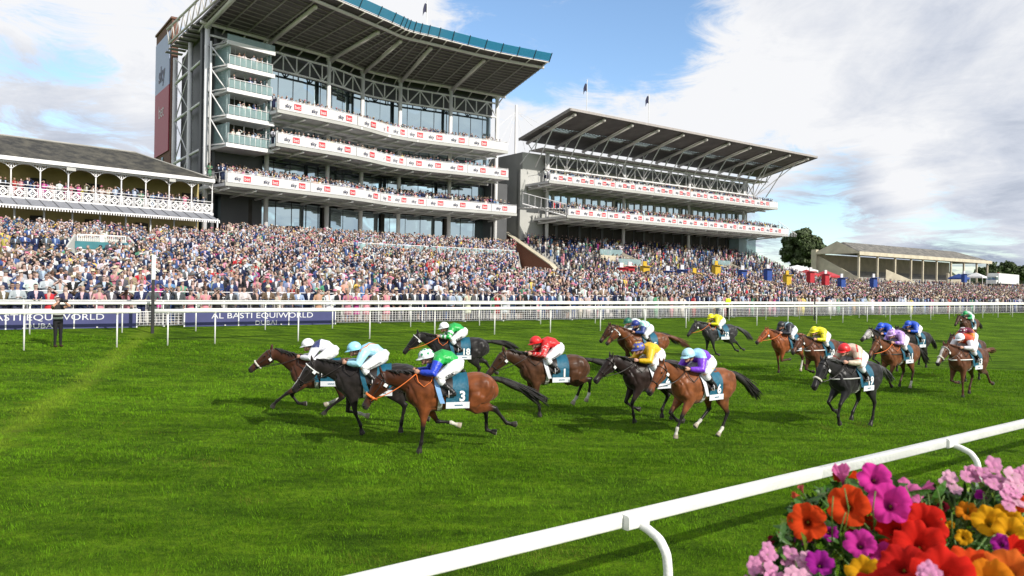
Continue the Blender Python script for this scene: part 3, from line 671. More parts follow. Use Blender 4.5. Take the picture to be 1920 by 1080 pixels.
# roof: inner edge follows the columns, outer edge its own gentler curve
ZI, ZO = 30.75, 32.8
t0, t1 = -.9, TE+1.2
fpx = [(599, 3), (719, 53), (757, 69), (812, 82), (913, 106), (1008, 124)]
Fk = [Pz(x, y, ZO)[:2] for x, y in fpx]; dF = (Fk[0]-Fk[1])/np.linalg.norm(Fk[0]-Fk[1]); Fk = [Fk[0]+dF*9.0]+Fk
Fk[-1] = Fk[-1]+(Fk[-1]-Fk[-2])/np.linalg.norm(Fk[-1]-Fk[-2])*.9
Ik = [MP.at(t)[:2] for t in [t0]+tcol[1:-1]+[t1]]
ns_ = 8; Fs_ = np.array(smooth_pts(Fk, ns_)); Fs_[1:-1] = (Fs_[:-2]+2*Fs_[1:-1]+Fs_[2:])/4; Fs_[1:-1] = (Fs_[:-2]+2*Fs_[1:-1]+Fs_[2:])/4
tk = [t0]+tcol[1:-1]+[t1]; Is_ = np.array([MP.at(np.interp(i/ns_, range(len(tk)), tk), .25)[:2] for i in range(len(Fs_))]); NS = len(Fs_)-1
def RP(s, f, dz=0.0, ex=0.0):
    """point of the roof: s along (0..NS), f across (0 inner, 1 outer), ex metres beyond the outer edge"""
    i = np.array([np.interp(s, range(NS+1), Is_[:, k]) for k in (0, 1)]); o = np.array([np.interp(s, range(NS+1), Fs_[:, k]) for k in (0, 1)])
    d = (o-i)/np.linalg.norm(o-i); p = i+(o-i)*f+d*ex; return np.array([p[0], p[1], ZI+(ZO-ZI)*f+dz])
def rstrip(b, fa, fb, za, zb, th, exa=0, exb=0):
    V = []
    for k in range(NS+1):
        A_, B_ = RP(k, fa, za, exa), RP(k, fb, zb, exb); V += [A_, B_, B_+ZD*th, A_+ZD*th]
    b.add(V, [tuple(4*i+a for a in (k, (k+1) % 4))+tuple(4*(i+1)+a for a in ((k+1) % 4, k)) for i in range(NS) for k in range(4)]+[(3, 2, 1, 0), (4*NS, 4*NS+1, 4*NS+2, 4*NS+3)])
b = MB(); rstrip(b, 0, 1, 0, 0, .25); rf = b.build('roof', 'roof_panel', GS)
A1_, A2_ = RP(0, 0, .05), RP(NS, 0, .05); A3_ = A2_+VD*14+ZD*.6; A4_ = A1_+VD*14.2+ZD*.6
b = MB(); V = []
for i in range(NS+1): p = RP(i, -.002, .05); q_ = A4_+(A3_-A4_)*i/NS; V += [p, q_, q_+ZD*.25, p+ZD*.25]
b.add(V, [tuple(4*i+a for a in (k, (k+1) % 4))+tuple(4*(i+1)+a for a in ((k+1) % 4, k)) for i in range(NS) for k in range(4)]+[(3, 2, 1, 0), (4*NS, 4*NS+1, 4*NS+2, 4*NS+3)]); b.build('rear_roof', 'roof_panel', rf)
rib = np.linspace(.4, NS-.3, 21)
b = MB()
for s in rib: b.beam(RP(s, .01, -.08), RP(s, .99, -.08), .14, .14)
for q in np.linspace(.04, .97, 13): b.tube([RP(k, q, -.05) for k in range(NS+1)], .05, 4)
b.build('purlin', 'roof_rib', rf)
for k in range(0, 6): 
    s = .7 if k == 0 else k*ns_; b = MB(); b.tube([RP(s, 0, -.45), RP(s, 1, -.40, -.9)], .24, 10); b.ball(RP(s, 1, -.40, -.8), .28, 8, 6); b.build('roof_rafter', 'cream_steel', rf, smooth=True)
b = MB(); b.tube([RP(k, 1, -.1, .1) for k in range(NS+1)], .2, 8); b.tube([RP(k, 1, .35, 1.3) for k in range(NS+1)], .08, 8); b.tube([RP(k, 0, -.15) for k in range(NS+1)], .2, 8)
for s in rib: b.tube([RP(s, 1, -.05), RP(s, 1, .35, 1.35)], .08, 6); b.tube([RP(s, 0, -.2, -.0), RP(s, -.12, -.55)], .09, 6)
b.build('fascia_tube', 'cream_steel', rf, smooth=True)
b = MB(); rstrip(b, 1, 1, .12, .45, .03, .1, 1.35); b.build('roof_lip', 'roof_panel', rf)
b = MB(); rstrip(b, 1, 1, .5, 1.35, .03, 1.45, 2.0); b.build('blue_louvre', 'blue_glass', rf)
for s in np.linspace(0, NS, 22): b = MB(); b.beam(RP(s, 1, .38, 1.38), RP(s, 1, 1.45, 2.05), .07, .12); b.build('louvre_arm', 'dark_metal', rf)
# left verge lattice beam and its eaves boards
b = MB()
lo = [A4_+ZD*.3-UD*.2, A1_+ZD*.2, RP(0, 1, .1)]; hi_ = [p+ZD*1.7+np.array([*(-UD[:2]*.2), 0]) for p in lo]
for a, c_ in ((lo[0], lo[2]), (hi_[0], hi_[2])): b.tube([a, c_], .14, 6)
for k in range(12):
    f0, f1 = k/12, (k+1)/12; A_ = lo[0]+(lo[2]-lo[0])*f0; B_ = hi_[0]+(hi_[2]-hi_[0])*f1; C_ = hi_[0]+(hi_[2]-hi_[0])*f0
    b.tube([A_, B_], .07, 5); b.tube([A_, C_], .06, 5)
b.build('verge_lattice', 'cream_steel', rf, smooth=True)
b = MB(); d0 = np.array([*MP.dir(0), 0])
for k in range(8): p = np.array([*c0, 30.55])+VD*(1.2+k*1.75); b.box(p-UD*.5, (1.9, .7, .12), (UD, VD, ZD))
b.build('eaves_board', 'roof_rib', rf)
# brick tower with the tall sponsor banner
tw0 = atpx(327, touv(np.array([*(c0+sdv*15), 0]))[1]+.3, 200); vt = touv(np.array([*(c0+sdv*15), 0]))[1]+.3
TW = thing('brick_tower', 'tall brick tower with a blue and red banner left of the main grandstand', 'tower', uv(tw0, vt, 6))
zt = P(330, 36, uv(tw0, vt)[1])[2]
uE = atpx(334, vt, 100); uL = atpx(322, vt, 100); vbk = None
for q in np.arange(1, 30, .1):
    if proj(uv(uL, vt+q, 20))[0] < 290: vbk = vt+q; break
b = MB(); b.box(uv((uL+uE)/2, (vt+vbk)/2, zt/2), (uE-uL, vbk-vt, zt), (UD, VD, ZD)); b.box(uv((uL+uE)/2, (vt+vbk)/2, zt+.1), (uE-uL+.3, vbk-vt+.3, .25), (UD, VD, ZD)); b.build('wall', 'tower_brick', TW)
zb0 = P(307, 290, uv(uL, (vt+vbk)/2)[1])[2]; zm = P(307, 170, uv(uL, (vt+vbk)/2)[1])[2]; ztb = zt-1.4
vc = (vt+vbk)/2; wv = (vbk-vt)-1.0
b = MB(); b.box(uv(uL-.1, vc, (zm+ztb)/2), (.12, wv, ztb-zm), (UD, VD, ZD)); b1 = b.build('banner_upper', 'sign_tower_blue', TW)
b = MB(); b.box(uv(uL-.1, vc, (zb0+zm)/2), (.12, wv, zm-zb0), (UD, VD, ZD)); b2 = b.build('banner_lower', 'sign_tower_red', TW)
b = MB(); put_text(b, 'sky', uv(uL-.19, vc, zm+2.2), -VD, ZD, 2.0, .03); b.build('dark_lettering', 'sign_ink', b1)
b = MB(); put_text(b, 'bet', uv(uL-.19, vc, zm-2.6), -VD, ZD, 1.7, -.005); b.build('white_lettering', 'sign_white', b2)
b = MB(); b.box(uv(uL-.05, vc-.6, zb0-1.2), (.15, .9, 1.5), (UD, VD, ZD)); b.build('window', 'suite_glass', TW)
# right end: dark return wall with lettering
te = TE+.2; pe = MP.at(te, 0, 0)
b = MB(); b.box(MP.at(TE+.9, -4.4, 9), (2.8, 8.0, 18), (np.array([*MP.dir(TE), 0]), MP.nrm(TE), ZD)); b.build('end_wall', 'grey_cladding', GS)
b = MB(); b.tube([MP.at(TE, 0, 27.5), MP.at(TE+.5, -1, 30.8)], .1, 6); b.build('end_strut', 'white_steel', GS)
b = MB(); put_text(b, 'Welcome', MP.at(TE-.2, -.36, 15.0), np.array([*MP.dir(TE), 0]), ZD, .62, .01); b.build('welcome_lettering', 'sign_white', GS)

# ---------- second grandstand ----------
u0, u1 = 72.8, 122.0; SP = Path([uv(u0, 91.8)[:2], uv(u1, 91.8)[:2]]); SL = SP.L
S2 = thing('second_grandstand', 'long lower grandstand with a thin sloping roof on slanted struts', 'grandstand', uv((u0+u1)/2, 91.8, 9))
for t in (0.0, 16.1, 32.0, 47.3):
    b = MB(); b.tube([SP.at(t, 0, 5), SP.at(t, 0, 23.4)], .27, 12); b.build('column', 'white_steel', S2, smooth=True)
b = MB(); b.box(uv((u0+u1)/2-1.6, 101.5, 11.6), (u1-u0+4.6, 17, 23.2), (UD, VD, ZD)); b.build('building_core', 'light_cladding', S2)
b = MB(); b.box(uv(u0-4.0, 99.5, 15.2), (1.2, 14, 10.6), (UD, VD, ZD)); b.box(uv(u0-2.5, 93.2, 15.2), (4.2, .5, 10.6), (UD, VD, ZD)); b.build('end_wall', 'light_cladding', S2)
b = MB(); b.box(uv(u0-2.5, 93.3, 6.5), (4.4, .7, 7), (UD, VD, ZD)); b.build('lower_end_wall', 'grey_cladding', S2)
for (off, z0, z1, fr, mm) in ((-1.0, 9.4, 12.9, 2.4, 'interior'), (-.9, 14.4, 17.2, 1.6, 'facade_glass'), (-.9, 19.2, 21.0, 2.0, 'facade_glass')):
    b = MB(); vwall(b, SP, .2, SL-.2, off, z0, z1, .1, n=24); g = b.build('glass_wall' if mm != 'interior' else 'concourse_wall', mm, S2); b = MB()
    for k, t in enumerate(np.arange(.2, SL-.2, fr)):
        b = MB(); b.box(SP.at(t, off+.08, (z0+z1)/2), (.5 if k % 2 else .12, .12, z1-z0), (UD, -VD, ZD)); b.build('pier', 'light_cladding' if mm != 'interior' else 'grey_cladding', g)
b = MB(); b.box(SP.at(SL-2.5, .3, 11.2), (5, 2.2, 3.4), (UD, VD, ZD)); b.build('glass_lobby', 'rail_glass', S2)
b = MB()
b.box(SP.at(SL/2, -.95, 21.0), (SL, .2, .2), (UD, VD, ZD)); b.box(SP.at(SL/2, -.7, 22.2), (SL, .3, 1.0), (UD, VD, ZD)); b.build('louvre_band', 'grey_cladding', S2)
b = MB(); truss(b, SP, -.6, SL+.5, .25, 20.9, 23.4, 12, .12); b.build('truss', 'white_steel', S2, smooth=True)
b = MB(); b.box(SP.at(SL/2+.4, 0, 23.62), (SL+5.5, 3.4, .12), (UD, VD, ZD)); b.build('parapet_canopy', 'roof_rib', S2)
balcony(SP, S2, -3.6, SL+1.4, 5.0, 18.35, .95, 4.3, 2, mk=.5, dbl=True, glass=False)
balcony(SP, S2, -1.6, SL+2.2, 6.8, 13.35, .95, 2.55, 5, rise=.22, mk=.5)
b = MB()
for k in range(14): b.box(SP.at(-2.2-.28*k, 6.0-.35*k, 14.2+.02*k), (.3, 1.6, .06), (UD, VD, ZD))
b.tube([SP.at(-1.8, 6.6, 14.9), SP.at(-6, 1.8, 16.6)], .06, 5); b.tube([SP.at(-1.8, 6.6, 13.2), SP.at(-6, 1.8, 15.0)], .12, 5)
for k in range(8): b.tube([SP.at(-1.8-.6*k, 6.6-.68*k, 13.2+.25*k), SP.at(-1.8-.6*k, 6.6-.68*k, 14.9+.24*k)], .03, 5)
b.build('outer_stair', 'white_steel', S2)
b = MB()
for k in range(12): b.tube([SP.at(SL+1.5+.5*k, 5.2, 13.2-.0*k), SP.at(SL+1.5+.5*k, 5.2, 15.8-.18*k)], .04, 5)
b.tube([SP.at(SL+1.5, 5.2, 15.8), SP.at(SL+7.2, 5.2, 13.7)], .06, 5); b.build('end_handrail', 'white_steel', S2)
RFV, RBV = 82.0, 94.0; ru0, ru1 = 68.9, 128.4; ZF_, ZB_ = 27.6, 25.1
def rz(v): return ZF_+(ZB_-ZF_)*(v-RFV)/(RBV-RFV)
b = MB()
for va_, vb_ in ((RFV, 88.0), (89.4, RBV)):
    b.hexa([uv(ru0, va_, rz(va_)), uv(ru1, va_, rz(va_)), uv(ru1, vb_, rz(vb_)), uv(ru0, vb_, rz(vb_))], [uv(ru0, va_, rz(va_)+.22), uv(ru1, va_, rz(va_)+.22), uv(ru1, vb_, rz(vb_)+.22), uv(ru0, vb_, rz(vb_)+.22)])
r2 = b.build('roof', 'roof_panel', S2)
b = MB(); b.hexa([uv(ru0, 88.0, rz(88)+.1), uv(ru1, 88, rz(88)+.1), uv(ru1, 89.4, rz(89.4)+.1), uv(ru0, 89.4, rz(89.4)+.1)], [uv(ru0, 88.0, rz(88)+.14), uv(ru1, 88, rz(88)+.14), uv(ru1, 89.4, rz(89.4)+.14), uv(ru0, 89.4, rz(89.4)+.14)]); b.build('rooflight', 'skylight', r2)
rus = np.linspace(70.2, 126.3, 11)
b = MB()
for u_ in rus: b.box(uv(u_-.1, 88.7, rz(88.7)+.05), (2.2, 1.45, .12), (UD, VD, ZD))
for u_ in np.arange(ru0, ru1, .6): b.box(uv(u_, 88.7, rz(88.7)+.1), (.06, 1.42, .1), (UD, VD, ZD))
b.build('rooflight_bar', 'roof_panel', r2)
b = MB()
for p_ in (uv(ru0, RFV-.05, rz(RFV)+.1), ): b.beam(p_, uv(ru1, RFV-.05, rz(RFV)+.1), .12, .34)
b.beam(uv(ru0-.05, RFV, rz(RFV)+.1), uv(ru0-.05, RBV, rz(RBV)+.1), .1, .4); b.beam(uv(ru1+.05, RFV, rz(RFV)+.1), uv(ru1+.05, RBV, rz(RBV)+.1), .1, .4)
b.build('fascia', 'roof_rib', r2)
for u_ in rus:
    b = MB(); b.tube([uv(u_, RBV-.3, rz(RBV)-.35), uv(u_, RFV+.7, rz(RFV)-.35)], .24, 10); b.ball(uv(u_, RFV+.65, rz(RFV)-.35), .3, 8, 6); b.build('roof_rafter', 'cream_steel', r2, smooth=True)
    b = MB()
    b.tube([uv(u_, 91.5, 20.9), uv(u_, 87.4, rz(87.4)-.4)], .09, 6); b.tube([uv(u_, 91.7, 23.4), uv(u_, 91.0, rz(91)-.4)], .09, 6)
    b.tube([uv(u_-2.8, 91.6, 21), uv(u_, 89.9, rz(89.9)-.4)], .07, 6); b.tube([uv(u_, 92.4, 23.5), uv(u_, 93.6, rz(93.6)-.3)], .07, 6)
    b.build('strut', 'white_steel', S2, smooth=True)
b = MB(); b.tube([uv(u1+.6, 91.7, 20.5), uv(ru1-2.0, 84.5, rz(84.5)-.2)], .08, 6); b.tube([uv(u1+.6, 91.7, 20.5), uv(ru1-7.0, 87.5, rz(87.5)-.2)], .08, 6); b.build('end_stay', 'white_steel', S2)
# brick flank of the terrace in front of the second stand
b = MB()
pr = [(79.5, 3.2), (83.5, 6.0), (94.7, 11.0), (96, 11.0)]
V = []
for v_, z_ in pr: V += [uv(66.9, v_, 0), uv(66.9, v_, z_), uv(67.6, v_, 0), uv(67.6, v_, z_)]
Fs = []
for i in range(len(pr)-1):
    a = 4*i; Fs += [(a, a+4, a+5, a+1), (a+2, a+3, a+7, a+6), (a+1, a+5, a+7, a+3)]
Fs += [(0, 1, 3, 2), (12, 14, 15, 13)]
b.add(V, Fs); bw = b.build('brick_wall', 'red_brick'); tag(bw, 'sloping red brick flank wall between the two grandstand terraces', 'wall')
b = MB()
for (a_, c_) in zip(pr, pr[1:]): b.beam(uv(67.25, a_[0], a_[1]+.08), uv(67.25, c_[0], c_[1]+.08), .9, .14)
b.build('coping', 'stone', bw)

# ---------- old pavilion at the left ----------
oa, ob_ = P(0, 292.5, 65.5), P(400, 339, 79.0); OD = (ob_-oa); OD[2] = 0; OL = np.linalg.norm(OD); OD /= OL; EZ = 13.3
OP = Path([(oa-OD*8)[:2], ob_[:2]]); OL = OP.L
OS = thing('old_pavilion', 'old stand with slate roof, white arches and lattice balcony above a grey awning', 'pavilion', OP.at(OL/2, 0, 6))
b = MB(); n_ = 1
A_ = OP.at(0, .5, EZ+.1); B_ = OP.at(OL-.1, .5, EZ+.1); C_ = OP.at(OL-5.5, -6.0, EZ+2.75); D_ = OP.at(0, -6.0, EZ+2.75); E_ = OP.at(OL-.1, -12, EZ+.1); F2 = OP.at(0, -12, EZ+.1)
b.add([A_, B_, C_, D_, E_, F2, A_-ZD*.15, B_-ZD*.15, E_-ZD*.15, F2-ZD*.15], [(0, 1, 2, 3), (1, 4, 2), (4, 5, 3, 2), (6, 9, 8, 7), (0, 6, 7, 1), (1, 7, 8, 4), (0, 3, 5, 9, 6)]); b.build('roof', 'slate', OS)
b = MB(); b.tube([C_+ZD*.03, D_+ZD*.03], .12, 6); b.tube([B_, C_+ZD*.03], .09, 6); b.build('ridge', 'concrete', OS)
b = MB(); vwall(b, OP, 0, OL-.1, .62, EZ-.28, EZ+.06, .25); vwall(b, OP, 0, OL-.1, .30, EZ-.42, EZ-.28, .15); b.build('eaves_gutter', 'white_steel', OS)
FB = 9.95                                        # balcony floor
b = MB(); vwall(b, OP, 0, OL+.1, -3.6, 5.6, EZ, .3); b.build('wall', 'yellow_wall', OS)
b = MB(); strip(b, OP, 0, OL, .15, FB-.25, -3.7, FB-.25, th=.25); b.build('balcony_floor', 'white_steel', OS)
b = MB(); strip(b, OP, 0, OL, .3, EZ-.2, -3.6, EZ-.1, th=.08); b.build('ceiling', 'yellow_wall', OS)
for t in np.arange(1.0, OL, 4.6):
    for q_ in (FB+1.1, 7.6): b = MB(); b.box(OP.at(t+1.6, -3.5, q_), (1.2, .12, 2.2), (OD, OP.nrm(1), ZD)); b.build('doorway', 'interior', OS)
bay = [OP.at(0)]; pxs = [20, 75, 128, 179, 227, 273, 317, 359, 400]
def o_at(px):
    return min((abs(proj(OP.at(t, 0, 11))[0]-px), t) for t in np.linspace(0, OL, 900))[1]
ts = [o_at(p) for p in pxs]; ts[-1] = OL-.1; stp = ts[1]-ts[0]; ts = [ts[0]-stp*k for k in (2, 1)]+ts
for t in ts:
    b = MB(); b.tube([OP.at(t, 0, FB), OP.at(t, 0, EZ-.3)], .06, 8); b.tube([OP.at(t, 0, FB), OP.at(t, 0, FB+1.0)], .10, 8); b.tube([OP.at(t, 0, EZ-.95), OP.at(t, 0, EZ-.85)], .10, 8)
    b.tube([OP.at(t, 1.3, 5.2), OP.at(t, 1.3, 9.3)], .08, 8); b.build('column', 'white_steel', OS, smooth=True)
for a_, c_ in zip(ts, ts[1:]):                  # pierced arch between two columns
    b = MB(); nA = 12; V = []; mid = (a_+c_)/2; w2 = (c_-a_)/2
    for k in range(nA+1):
        x = -1+2*k/nA; z = EZ-.38-.55*abs(x)**2.6; V += [OP.at(mid+x*w2, 0, z), OP.at(mid+x*w2, 0, z-.07), OP.at(mid+x*w2, 0.06, z), OP.at(mid+x*w2, 0.06, z-.07)]
    b.add(V, [(4*i+2, 4*i+6, 4*i+7, 4*i+3) for i in range(nA)]+[(4*i+3, 4*i+7, 4*i+5, 4*i+1) for i in range(nA)]+[(4*i, 4*i+1, 4*i+5, 4*i+4) for i in range(nA)])
    for k in range(1, nA):                      # scroll work
        x = -1+2*k/nA; z = EZ-.38-.55*abs(x)**2.6
        if EZ-.38-z > .06:
            b.beam(OP.at(mid+x*w2, .03, z), OP.at(mid+x*w2, .03, EZ-.36), .035, .035, up=OD)
            if k < nA: b.beam(OP.at(mid+x*w2, .03, z), OP.at(mid+x*w2*(1-.12*math.copysign(1, x)*0)+w2*.14*math.copysign(1, x), .03, EZ-.36), .035, .035, up=OP.nrm(1))
    b.build('arch', 'white_steel', OS)
    b = MB(); H0, H1 = FB-.02, FB+.86
    for z in (H0+.04, H1): b.beam(OP.at(a_+.08, .1, z), OP.at(c_-.08, .1, z), .06, .07)
    b.beam(OP.at(a_+.08, .1, H1+.27), OP.at(c_-.08, .1, H1+.27), .04, .05)
    for half in (0, 1):
        x0 = a_+.1+(c_-a_-.2)*half/2; x1 = x0+(c_-a_-.2)/2; xm = (x0+x1)/2; zm_ = (H0+H1)/2; rr = .27
        for f in np.linspace(x0, x1, 10):
            if abs(f-xm) > rr+.03: b.beam(OP.at(f, .1, H0), OP.at(f, .1, H1), .045, .03, up=OP.nrm(1))
        for z in np.linspace(H0, H1, 6)[1:-1]:
            b.beam(OP.at(x0, .1, z), OP.at(xm-rr-.02, .1, z), .03, .045, up=OP.nrm(1)); b.beam(OP.at(xm+rr+.02, .1, z), OP.at(x1, .1, z), .03, .045, up=OP.nrm(1))
        for R_ in (.38, .24): 
            q = [(xm-R_, zm_), (xm, zm_+R_), (xm+R_, zm_), (xm, zm_-R_)]
            for i in range(4): b.beam(OP.at(q[i][0], .1, q[i][1]), OP.at(q[(i+1) % 4][0], .1, q[(i+1) % 4][1]), .07, .07, up=OP.nrm(1))
        b.box(OP.at(xm, .1, zm_), (.12, .04, .12), (OD, OP.nrm(1), ZD))
        b.beam(OP.at(x0, .1, H0), OP.at(x0, .1, H1), .06, .06, up=OP.nrm(1))
    b.build('lattice_panel', 'white_steel', OS)
b = MB(); strip(b, OP, 0, OL-.5, 0.25, FB-.1, 2.6, FB-.95, n=24); aw = b.build('awning', 'awning', OS)
b = MB()
for t in np.arange(.4, OL-.5, 1.05): b.beam(OP.at(t, .25, FB-.07), OP.at(t, 2.6, FB-.92), .03, .05)
b.build('awning_seam', 'grey_cladding', aw)
b = MB(); b.beam(OP.at(0, 2.62, FB-.93), OP.at(OL-.5, 2.62, FB-.93), .05, .12)
for t in np.arange(0, OL-.5, .22): b.beam(OP.at(t, 2.64, FB-1.0), OP.at(t, 2.64, FB-1.17), .1, .03, up=OP.nrm(1))
b.build('awning_trim', 'white_steel', aw)
BALC.append((OP, .5, OL-.4, -.3, FB, 2, 0.0)); BALC.append((OP, .5, OL-.4, -2.0, FB, 1, 0.0))
for px, w_ in ((130, .75), (319, .6)):
    t = o_at(px); b = MB(); b.box(OP.at(t, .45, EZ-.45), (w_, .12, .36), (OD, OP.nrm(1), ZD)); b.build('lamp_box', 'light_cladding', OS)
# viewing box with stairs on the lower terrace
def viewing_box():
    ul, ur = atpx(145, 60, 460), atpx(235, 60, 460); z0, z1 = P(190, 463, uv(ul, 60)[1])[2], P(190, 440, uv(ul, 60)[1])[2]
    R_ = thing('viewing_box', 'small white railed viewing platform with a teal board on the left terrace', 'platform', uv((ul+ur)/2, 60, crowdz(5, 60)))
    b = MB(); b.box(uv((ul+ur)/2, 61.4, (z0+3)/2+.3), (ur-ul, 2.8, z0-3+.6), (UD, VD, ZD)); b.build('base', 'light_cladding', R_)
    b = MB(); b.beam(uv(ul, 60, z1), uv(ur, 60, z1), .08)
    for k in np.linspace(0, 1, 26): b.tube([uv(ul+(ur-ul)*k, 60, z0+.4), uv(ul+(ur-ul)*k, 60, z1)], .02 if k not in (0, 1) else .05, 5)
    b.box(uv((ul+ur)/2, 60, (z0+z1)/2), (.25, .12, z1-z0), (UD, VD, ZD)); b.build('railing', 'white_rail', R_)
    b = MB(); b.box(uv((ul+ur)/2, 59.9, z0+.12), (ur-ul+.3, .1, .5), (UD, VD, ZD)); b.build('name_board', 'teal_sign', R_)
    b = MB(); put_text(b, 'York', uv((ul+ur)/2, 59.83, z0+.12), UD, ZD, .22); b.build('lettering', 'sign_white', R_) if False else None
    b = MB(); b.box(uv((ul+ur)/2, 59.92, z0-.42), (ur-ul+.1, .06, .5), (UD, VD, ZD)); b.build('white_board', 'sign_white', R_)
    for s_, e in ((ul-.1, -1), (ur+.1, 1)):
        b = MB(); b.hexa([uv(s_, 60, z0-1.2), uv(s_+e*.12, 60, z0-1.2), uv(s_+e*1.4, 57.5, z0-2.4), uv(s_+e*1.3, 57.5, z0-2.4)], [uv(s_, 60, z1), uv(s_+e*.12, 60, z1), uv(s_+e*1.4, 57.5, z1-2.0), uv(s_+e*1.3, 57.5, z1-2.0)]); b.build('stair_side', 'light_cladding', R_)
viewing_box()
# press balcony and glass screens part way up the terrace of the main stand
def glass_screen():
    R_ = thing('glass_screen', 'long glass screen dividing the terrace below the main grandstand', 'screen', uv(45, 68, crowdz(45, 68)))
    V_, z = 68.0, crowdz(45, 68)
    b = MB()
    for u_ in np.arange(31, 49.6, 1.5): b.tube([uv(u_, V_, z-.4), uv(u_, V_, z+1.6)], .035, 5)
    b.beam(uv(31, V_, z+1.6), uv(49.6, V_, z+1.6), .05); b.build('post', 'white_steel', R_)
    b = MB(); b.box(uv(40.3, V_, z+.9), (18.6, .03, 1.25), (UD, VD, ZD)); b.build('pane', 'rail_glass', R_)
    b = MB()
    for uc in (37.6, 47.9): b.box(uv(uc, V_-.15, z-.2), (3.4, .25, 1.2), (UD, VD, ZD))
    b.build('parapet', 'concrete', R_)
    b = MB(); uc = atpx(633, V_-.5, 470); b.box(uv(uc, V_-.5, z+.35), (4.4, .2, .9), (UD, VD, ZD)); nb = b.build('notice_board', 'banner_navy', R_)
    b = MB()
    for k in (-1.5, -1.2, -.2, .2, 1.3, 1.6): b.beam(uv(uc+k, V_-.62, z+.05), uv(uc+k, V_-.62, z+.65), .06, .03)
    b.beam(uv(uc-1.4, V_-.62, z+.35), uv(uc+.2, V_-.62, z+.35), .03, .06); b.build('emblem', 'banner_letter', nb)
glass_screen()
def stair_wells():
    for k, (px, py) in enumerate(((650, 866 and 461), )): pass
    for px, py, vv, lab in ((1145, 483, 86, 'nearer the left'), (1180, 505 and 492, 82, ''), (1352, 478, 84, '')):
        u_ = atpx(px, vv, py); z = crowdz(u_, vv); R_ = thing('stairwell', {1145: 'pale stone stairwell high on the second terrace, leftmost', 1180: 'pale stone stairwell lower down in the middle of the second terrace', 1352: 'pale stone stairwell at the right of the second terrace'}[px], 'stairwell', uv(u_, vv, z), group='stairwells in the second terrace')
        b = MB(); b.box(uv(u_, vv, z+.6), (4.6, .5, 1.5), (UD, VD, ZD)); b.hexa([uv(u_+2.3, vv+.2, z), uv(u_+4.4, vv-2.6, z-1), uv(u_+4.6, vv-2.5, z-1), uv(u_+2.5, vv+.3, z)], [uv(u_+2.3, vv+.2, z+2.0), uv(u_+4.4, vv-2.6, z+.4), uv(u_+4.6, vv-2.5, z+.4), uv(u_+2.5, vv+.3, z+2.0)]); b.build('wall', 'stone', R_)
        b = MB(); b.box(uv(u_, vv-.1, z+1.8), (4.6, .04, .9), (UD, VD, ZD)); b.build('glass_front', 'rail_glass', R_)
stair_wells()

# ---------- small stand at the far right ----------
q0 = touv(P(1610, 472, 168)); su0, sv0 = q0; su1 = atpx(1851, sv0, 489); EZ3 = P(1610, 472, 168)[2]
dep = 9.8
SS = thing('small_stand', 'low open cream stand with a shallow slate roof on slim posts at the far right', 'stand', uv((su0+su1)/2, sv0, 4))
b = MB(); RZ = EZ3+2.4
k_ = [uv(su0-.8, sv0-.6, EZ3), uv(su1+1, sv0-.6, EZ3), uv(su0-.8, sv0+dep+.6, EZ3), uv(su1+1, sv0+dep+.6, EZ3), uv(su0+2, sv0+dep/2, RZ), uv(su1-8, sv0+dep/2, RZ)]
b.add(k_, [(0, 1, 5, 4), (1, 3, 5), (3, 2, 4, 5), (2, 0, 4)]); b.build('roof', 'old_slate', SS)
b = MB(); b.add([uv(su0-.82, sv0-.62, EZ3-.1), uv(su0-.82, sv0+dep+.62, EZ3-.1), uv(su0-.82+0.4, sv0+dep/2, RZ+.1)], [(0, 1, 2)]); b.build('gable', 'stone', SS)
b = MB(); b.beam(uv(su0-.9, sv0-.7, EZ3-.35), uv(su1+1.1, sv0-.7, EZ3-.35), .15, .8); b.beam(uv(su0-.9, sv0-.7, EZ3-.2), uv(su0-.9, sv0+dep+.7, EZ3-.2), .15, .35); b.beam(uv(su1+1, sv0-.7, EZ3-.3), uv(su1+1, sv0+dep, EZ3-.3), .15, .6); b.build('fascia', 'stone', SS)
for px in (1610, 1645, 1678, 1708, 1730, 1756, 1783, 1807, 1831, 1851):
    u_ = atpx(px, sv0, 500); b = MB(); b.box(uv(u_, sv0, (EZ3+3)/2), (.38, .38, EZ3-3), (UD, VD, ZD)); b.build('post', 'stone', SS)
b = MB(); b.box(uv((su0+su1)/2, sv0+dep, (EZ3+2)/2), (su1-su0, .4, EZ3-2.6), (UD, VD, ZD)); b.build('rear_wall', 'stone', SS)
b = MB()
for k in range(9): b.box(uv((su0+su1)/2, sv0+1.2+k*.98, 3+k*.25), (su1-su0-1, .98, 1.8+k*.5), (UD, VD, ZD))
b.build('steps', 'concrete', SS)
b = MB(); b.hexa([uv(su0-.3, sv0+dep, 1), uv(su0, sv0+dep, 1), uv(su0, sv0-3, 1), uv(su0-.3, sv0-3, 1)], [uv(su0-.3, sv0+dep, EZ3-.5), uv(su0, sv0+dep, EZ3-.5), uv(su0, sv0-3, 4.6), uv(su0-.3, sv0-3, 4.6)])
b.box(uv(su0-.6, sv0+dep+.4, 6.4), (1.0, 1.2, EZ3-5.6+6), (UD, VD, ZD)); b.build('flank_wall', 'stone', SS)
for px in (1690, 1800):
    u_ = atpx(px, sv0-1, 510); b = MB(); b.hexa([uv(u_-3, sv0+1, 2), uv(u_-2.7, sv0+1, 2), uv(u_+4, sv0-3.5, 2), uv(u_+3.7, sv0-3.5, 2)], [uv(u_-3, sv0+1, 8.2), uv(u_-2.7, sv0+1, 8.2), uv(u_+4, sv0-3.5, 5.0), uv(u_+3.7, sv0-3.5, 5.0)]); b.build('stair_side', 'stone', SS)

